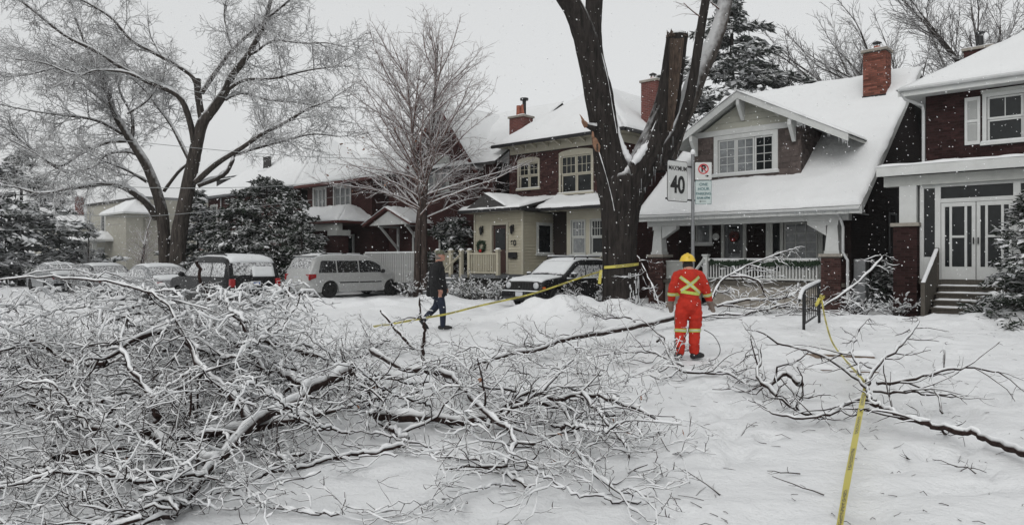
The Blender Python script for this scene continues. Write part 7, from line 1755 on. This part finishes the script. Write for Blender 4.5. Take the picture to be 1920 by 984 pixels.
while cnt < 160 and tries < 9000:
    tries += 1
    y = rng.uniform(4.0, 13.5); x = rng.uniform(-.76 * y, .185 * y); px = 960 + 1350 * x / y
    if 480 < px < 760 and y < 5.6 and rng.random() < .85: continue
    if px > 760 and y < 6.3 and rng.random() < .5: continue
    if x > -.12 * y and rng.random() < .45: continue
    if y > 8.5 and rng.random() < .45: continue
    h = heap(x, y); g = gzc(x, y); z = g + .02 + h * rng.random() ** 1.5 * .85
    az = rng.gauss(math.pi * .92, 1.1); d = Vector((math.cos(az), math.sin(az), rng.gauss(0, .13))); L = rng.uniform(1.2, 2.7)
    P = wander(Vector((x, y, z)), d, L, 10, .16, -.01, rng, gzc)
    if max(p.x / p.y if p.y > 1 else 9 for p in P) > .22 or min(p.y for p in P) < (3.7 if px < 480 else 4.5) or abs(math.sin(az)) > .85 and y < 7: continue
    cnt += 1; r = rng.choice((.006, .008, .010, .013, .018, .026)) if y > 6 else rng.choice((.005, .007, .009, .012))
    fallen(('thin' if r < .02 else 'thick') + ' snow-laden branch ' + where(P[5]), [(P, r, r * .4, .05)], 200 + cnt, FC, 'tangled branches of the pile', leafy=.006 if x > -1 else .002, k=1.0, base=.0060, keep=.68)
CAP[0] = 1.35
for k in range(22):              # the crest of the heap at the far left, standing against the parked cars
    y = rng.uniform(6.4, 8.6); x = rng.uniform(-.74, -.36) * y; z = rng.uniform(.75, 1.15); az = rng.gauss(1.6, 1.0)
    P = wander(Vector((x, y, z)), Vector((math.cos(az), math.sin(az) * .5, rng.uniform(-.05, .35))), rng.uniform(1.0, 1.9), 9, .2, .0, rng, gzc)
    r = rng.choice((.006, .008, .011)); fallen('thin twiggy branch standing at the far left crest of the pile before the parked cars', [(P, r, r * .4, .05)], 500 + k, FC, 'branches on the crest of the pile', k=1.25, base=.008, keep=.85)
CAP[0] = .75
# stray twigs on the open snow
tw = [(1390, 820, 60), (1790, 905, 40), (1350, 930, 50), (1545, 930, 35), (1830, 890, 25), (1500, 890, 20), (1700, 860, 30)]
for i, (px, py, l) in enumerate(tw):
    p = ath(px, py, gz(*ath(px, py, 0)[:2])); p.z += .012; d = Vector((rng.gauss(0, 1), rng.gauss(0, .6), .05)); P = wander(p, d, .28 + .1 * rng.random(), 5, .15, 0, rng, gz); m = QB(); m.tube(npath(P), radii(6, .007, .003), 5); out = []
    sprout(out, P, .006, .003, 0, [(12, .05, .14, .4, 1, .2, 0, 3, .1, .002)], rng, gz)
    for (c, a, b, lev) in out: m.tube(npath(c), radii(len(c), a, b), 4)
    o = m.build('twig', 'bark_fallen'); tag(o, 'small broken twig on the open snow, ' + ('left of the tape, nearest the worker', 'right of the near tape, below the yard limb', 'nearest the right tip of the branch pile', 'just left of the near end of the tape', 'farthest right, below the yard limb', 'close beside the near tape on its left', 'between the near tape and the yard limb')[i], 'twig', 'loose twigs on the open snow')

def litter():
    r = random.Random(41); q = QB()
    for k in range(420):
        y = 4.4 + 15 * r.random() ** 1.4; x = r.uniform(.16, .74) * y if r.random() < .8 else r.uniform(-.1, .3) * y
        p = Vector((x, y, gz(x, y) + .004)); a = r.uniform(0, 3.14); l = r.uniform(.02, .09) if r.random() < .8 else r.uniform(.1, .22); d = Vector((math.cos(a), math.sin(a), 0)) * l
        P = [p, p + d * .5 + Vector((r.gauss(0, .008), r.gauss(0, .008), .006)), p + d]; P[2].z = gz(P[2].x, P[2].y) + .006; q.tube(npath(P), np.array([.0035, .003, .002]), 4)
    o = q.build('twig_litter', 'bark_fallen'); tag(o, 'bark crumbs and tiny twigs sprinkled over the open snow', 'litter', kind='stuff')
litter()

# ------------------------------------------------------------------ falling snow
def snowfall():
    rs = np.random.RandomState(3); n = 11500; Y = 2.2 + 26 * rs.rand(n) ** .75; X = (rs.rand(n) * 1.5 - .75) * Y; Z = 1.7 + (rs.rand(n) * .80 - .36) * Y
    k = Z > .25; X, Y, Z = X[k], Y[k], Z[k]; n = len(X); r = (.0032 + .0045 * rs.rand(n) ** 2) * np.clip(Y / 7, .45, 1.5); C = np.stack([X, Y, Z], 1)
    D = np.tile([.5, .0, -.9], (n, 1)) + rs.normal(size=(n, 3)) * .35; D /= np.linalg.norm(D, axis=1)[:, None]; A = np.cross(D, rs.normal(size=(n, 3))); A /= np.linalg.norm(A, axis=1)[:, None]; Bv = np.cross(D, A); r = r[:, None]
    V = np.stack([C - D * r * 1.35, C + A * r, C + Bv * r, C - A * r, C - Bv * r, C + D * r * 1.35], 1).reshape(-1, 3); b = np.arange(n)[:, None] * 6
    F = np.concatenate([b + np.array([t]) for t in ((0, 2, 1), (0, 3, 2), (0, 4, 3), (0, 1, 4), (5, 1, 2), (5, 2, 3), (5, 3, 4), (5, 4, 1))]); q = QB(); q.add(V, F)
    o = q.build('falling_snow', 'snow_flake', smooth=True); tag(o, 'snowflakes drifting through the air', 'snowfall', kind='stuff')
snowfall()
def haze():
    m = bpy.data.materials.new('haze'); m.use_nodes = True; n = m.node_tree.nodes; n.clear(); v = n.new('ShaderNodeVolumePrincipled'); v.inputs['Color'].default_value = (.93, .94, .95, 1); v.inputs['Density'].default_value = HAZE; v.inputs['Anisotropy'].default_value = .2; o = n.new('ShaderNodeOutputMaterial'); m.node_tree.links.new(v.outputs[0], o.inputs['Volume'])
    b = MB().box(-430, 430, -20, 430, -1.6, 24).build('haze', m); tag(b, 'thin pale haze of falling snow in the street', 'haze', kind='stuff')
HAZE = .0005
if HAZE: haze()
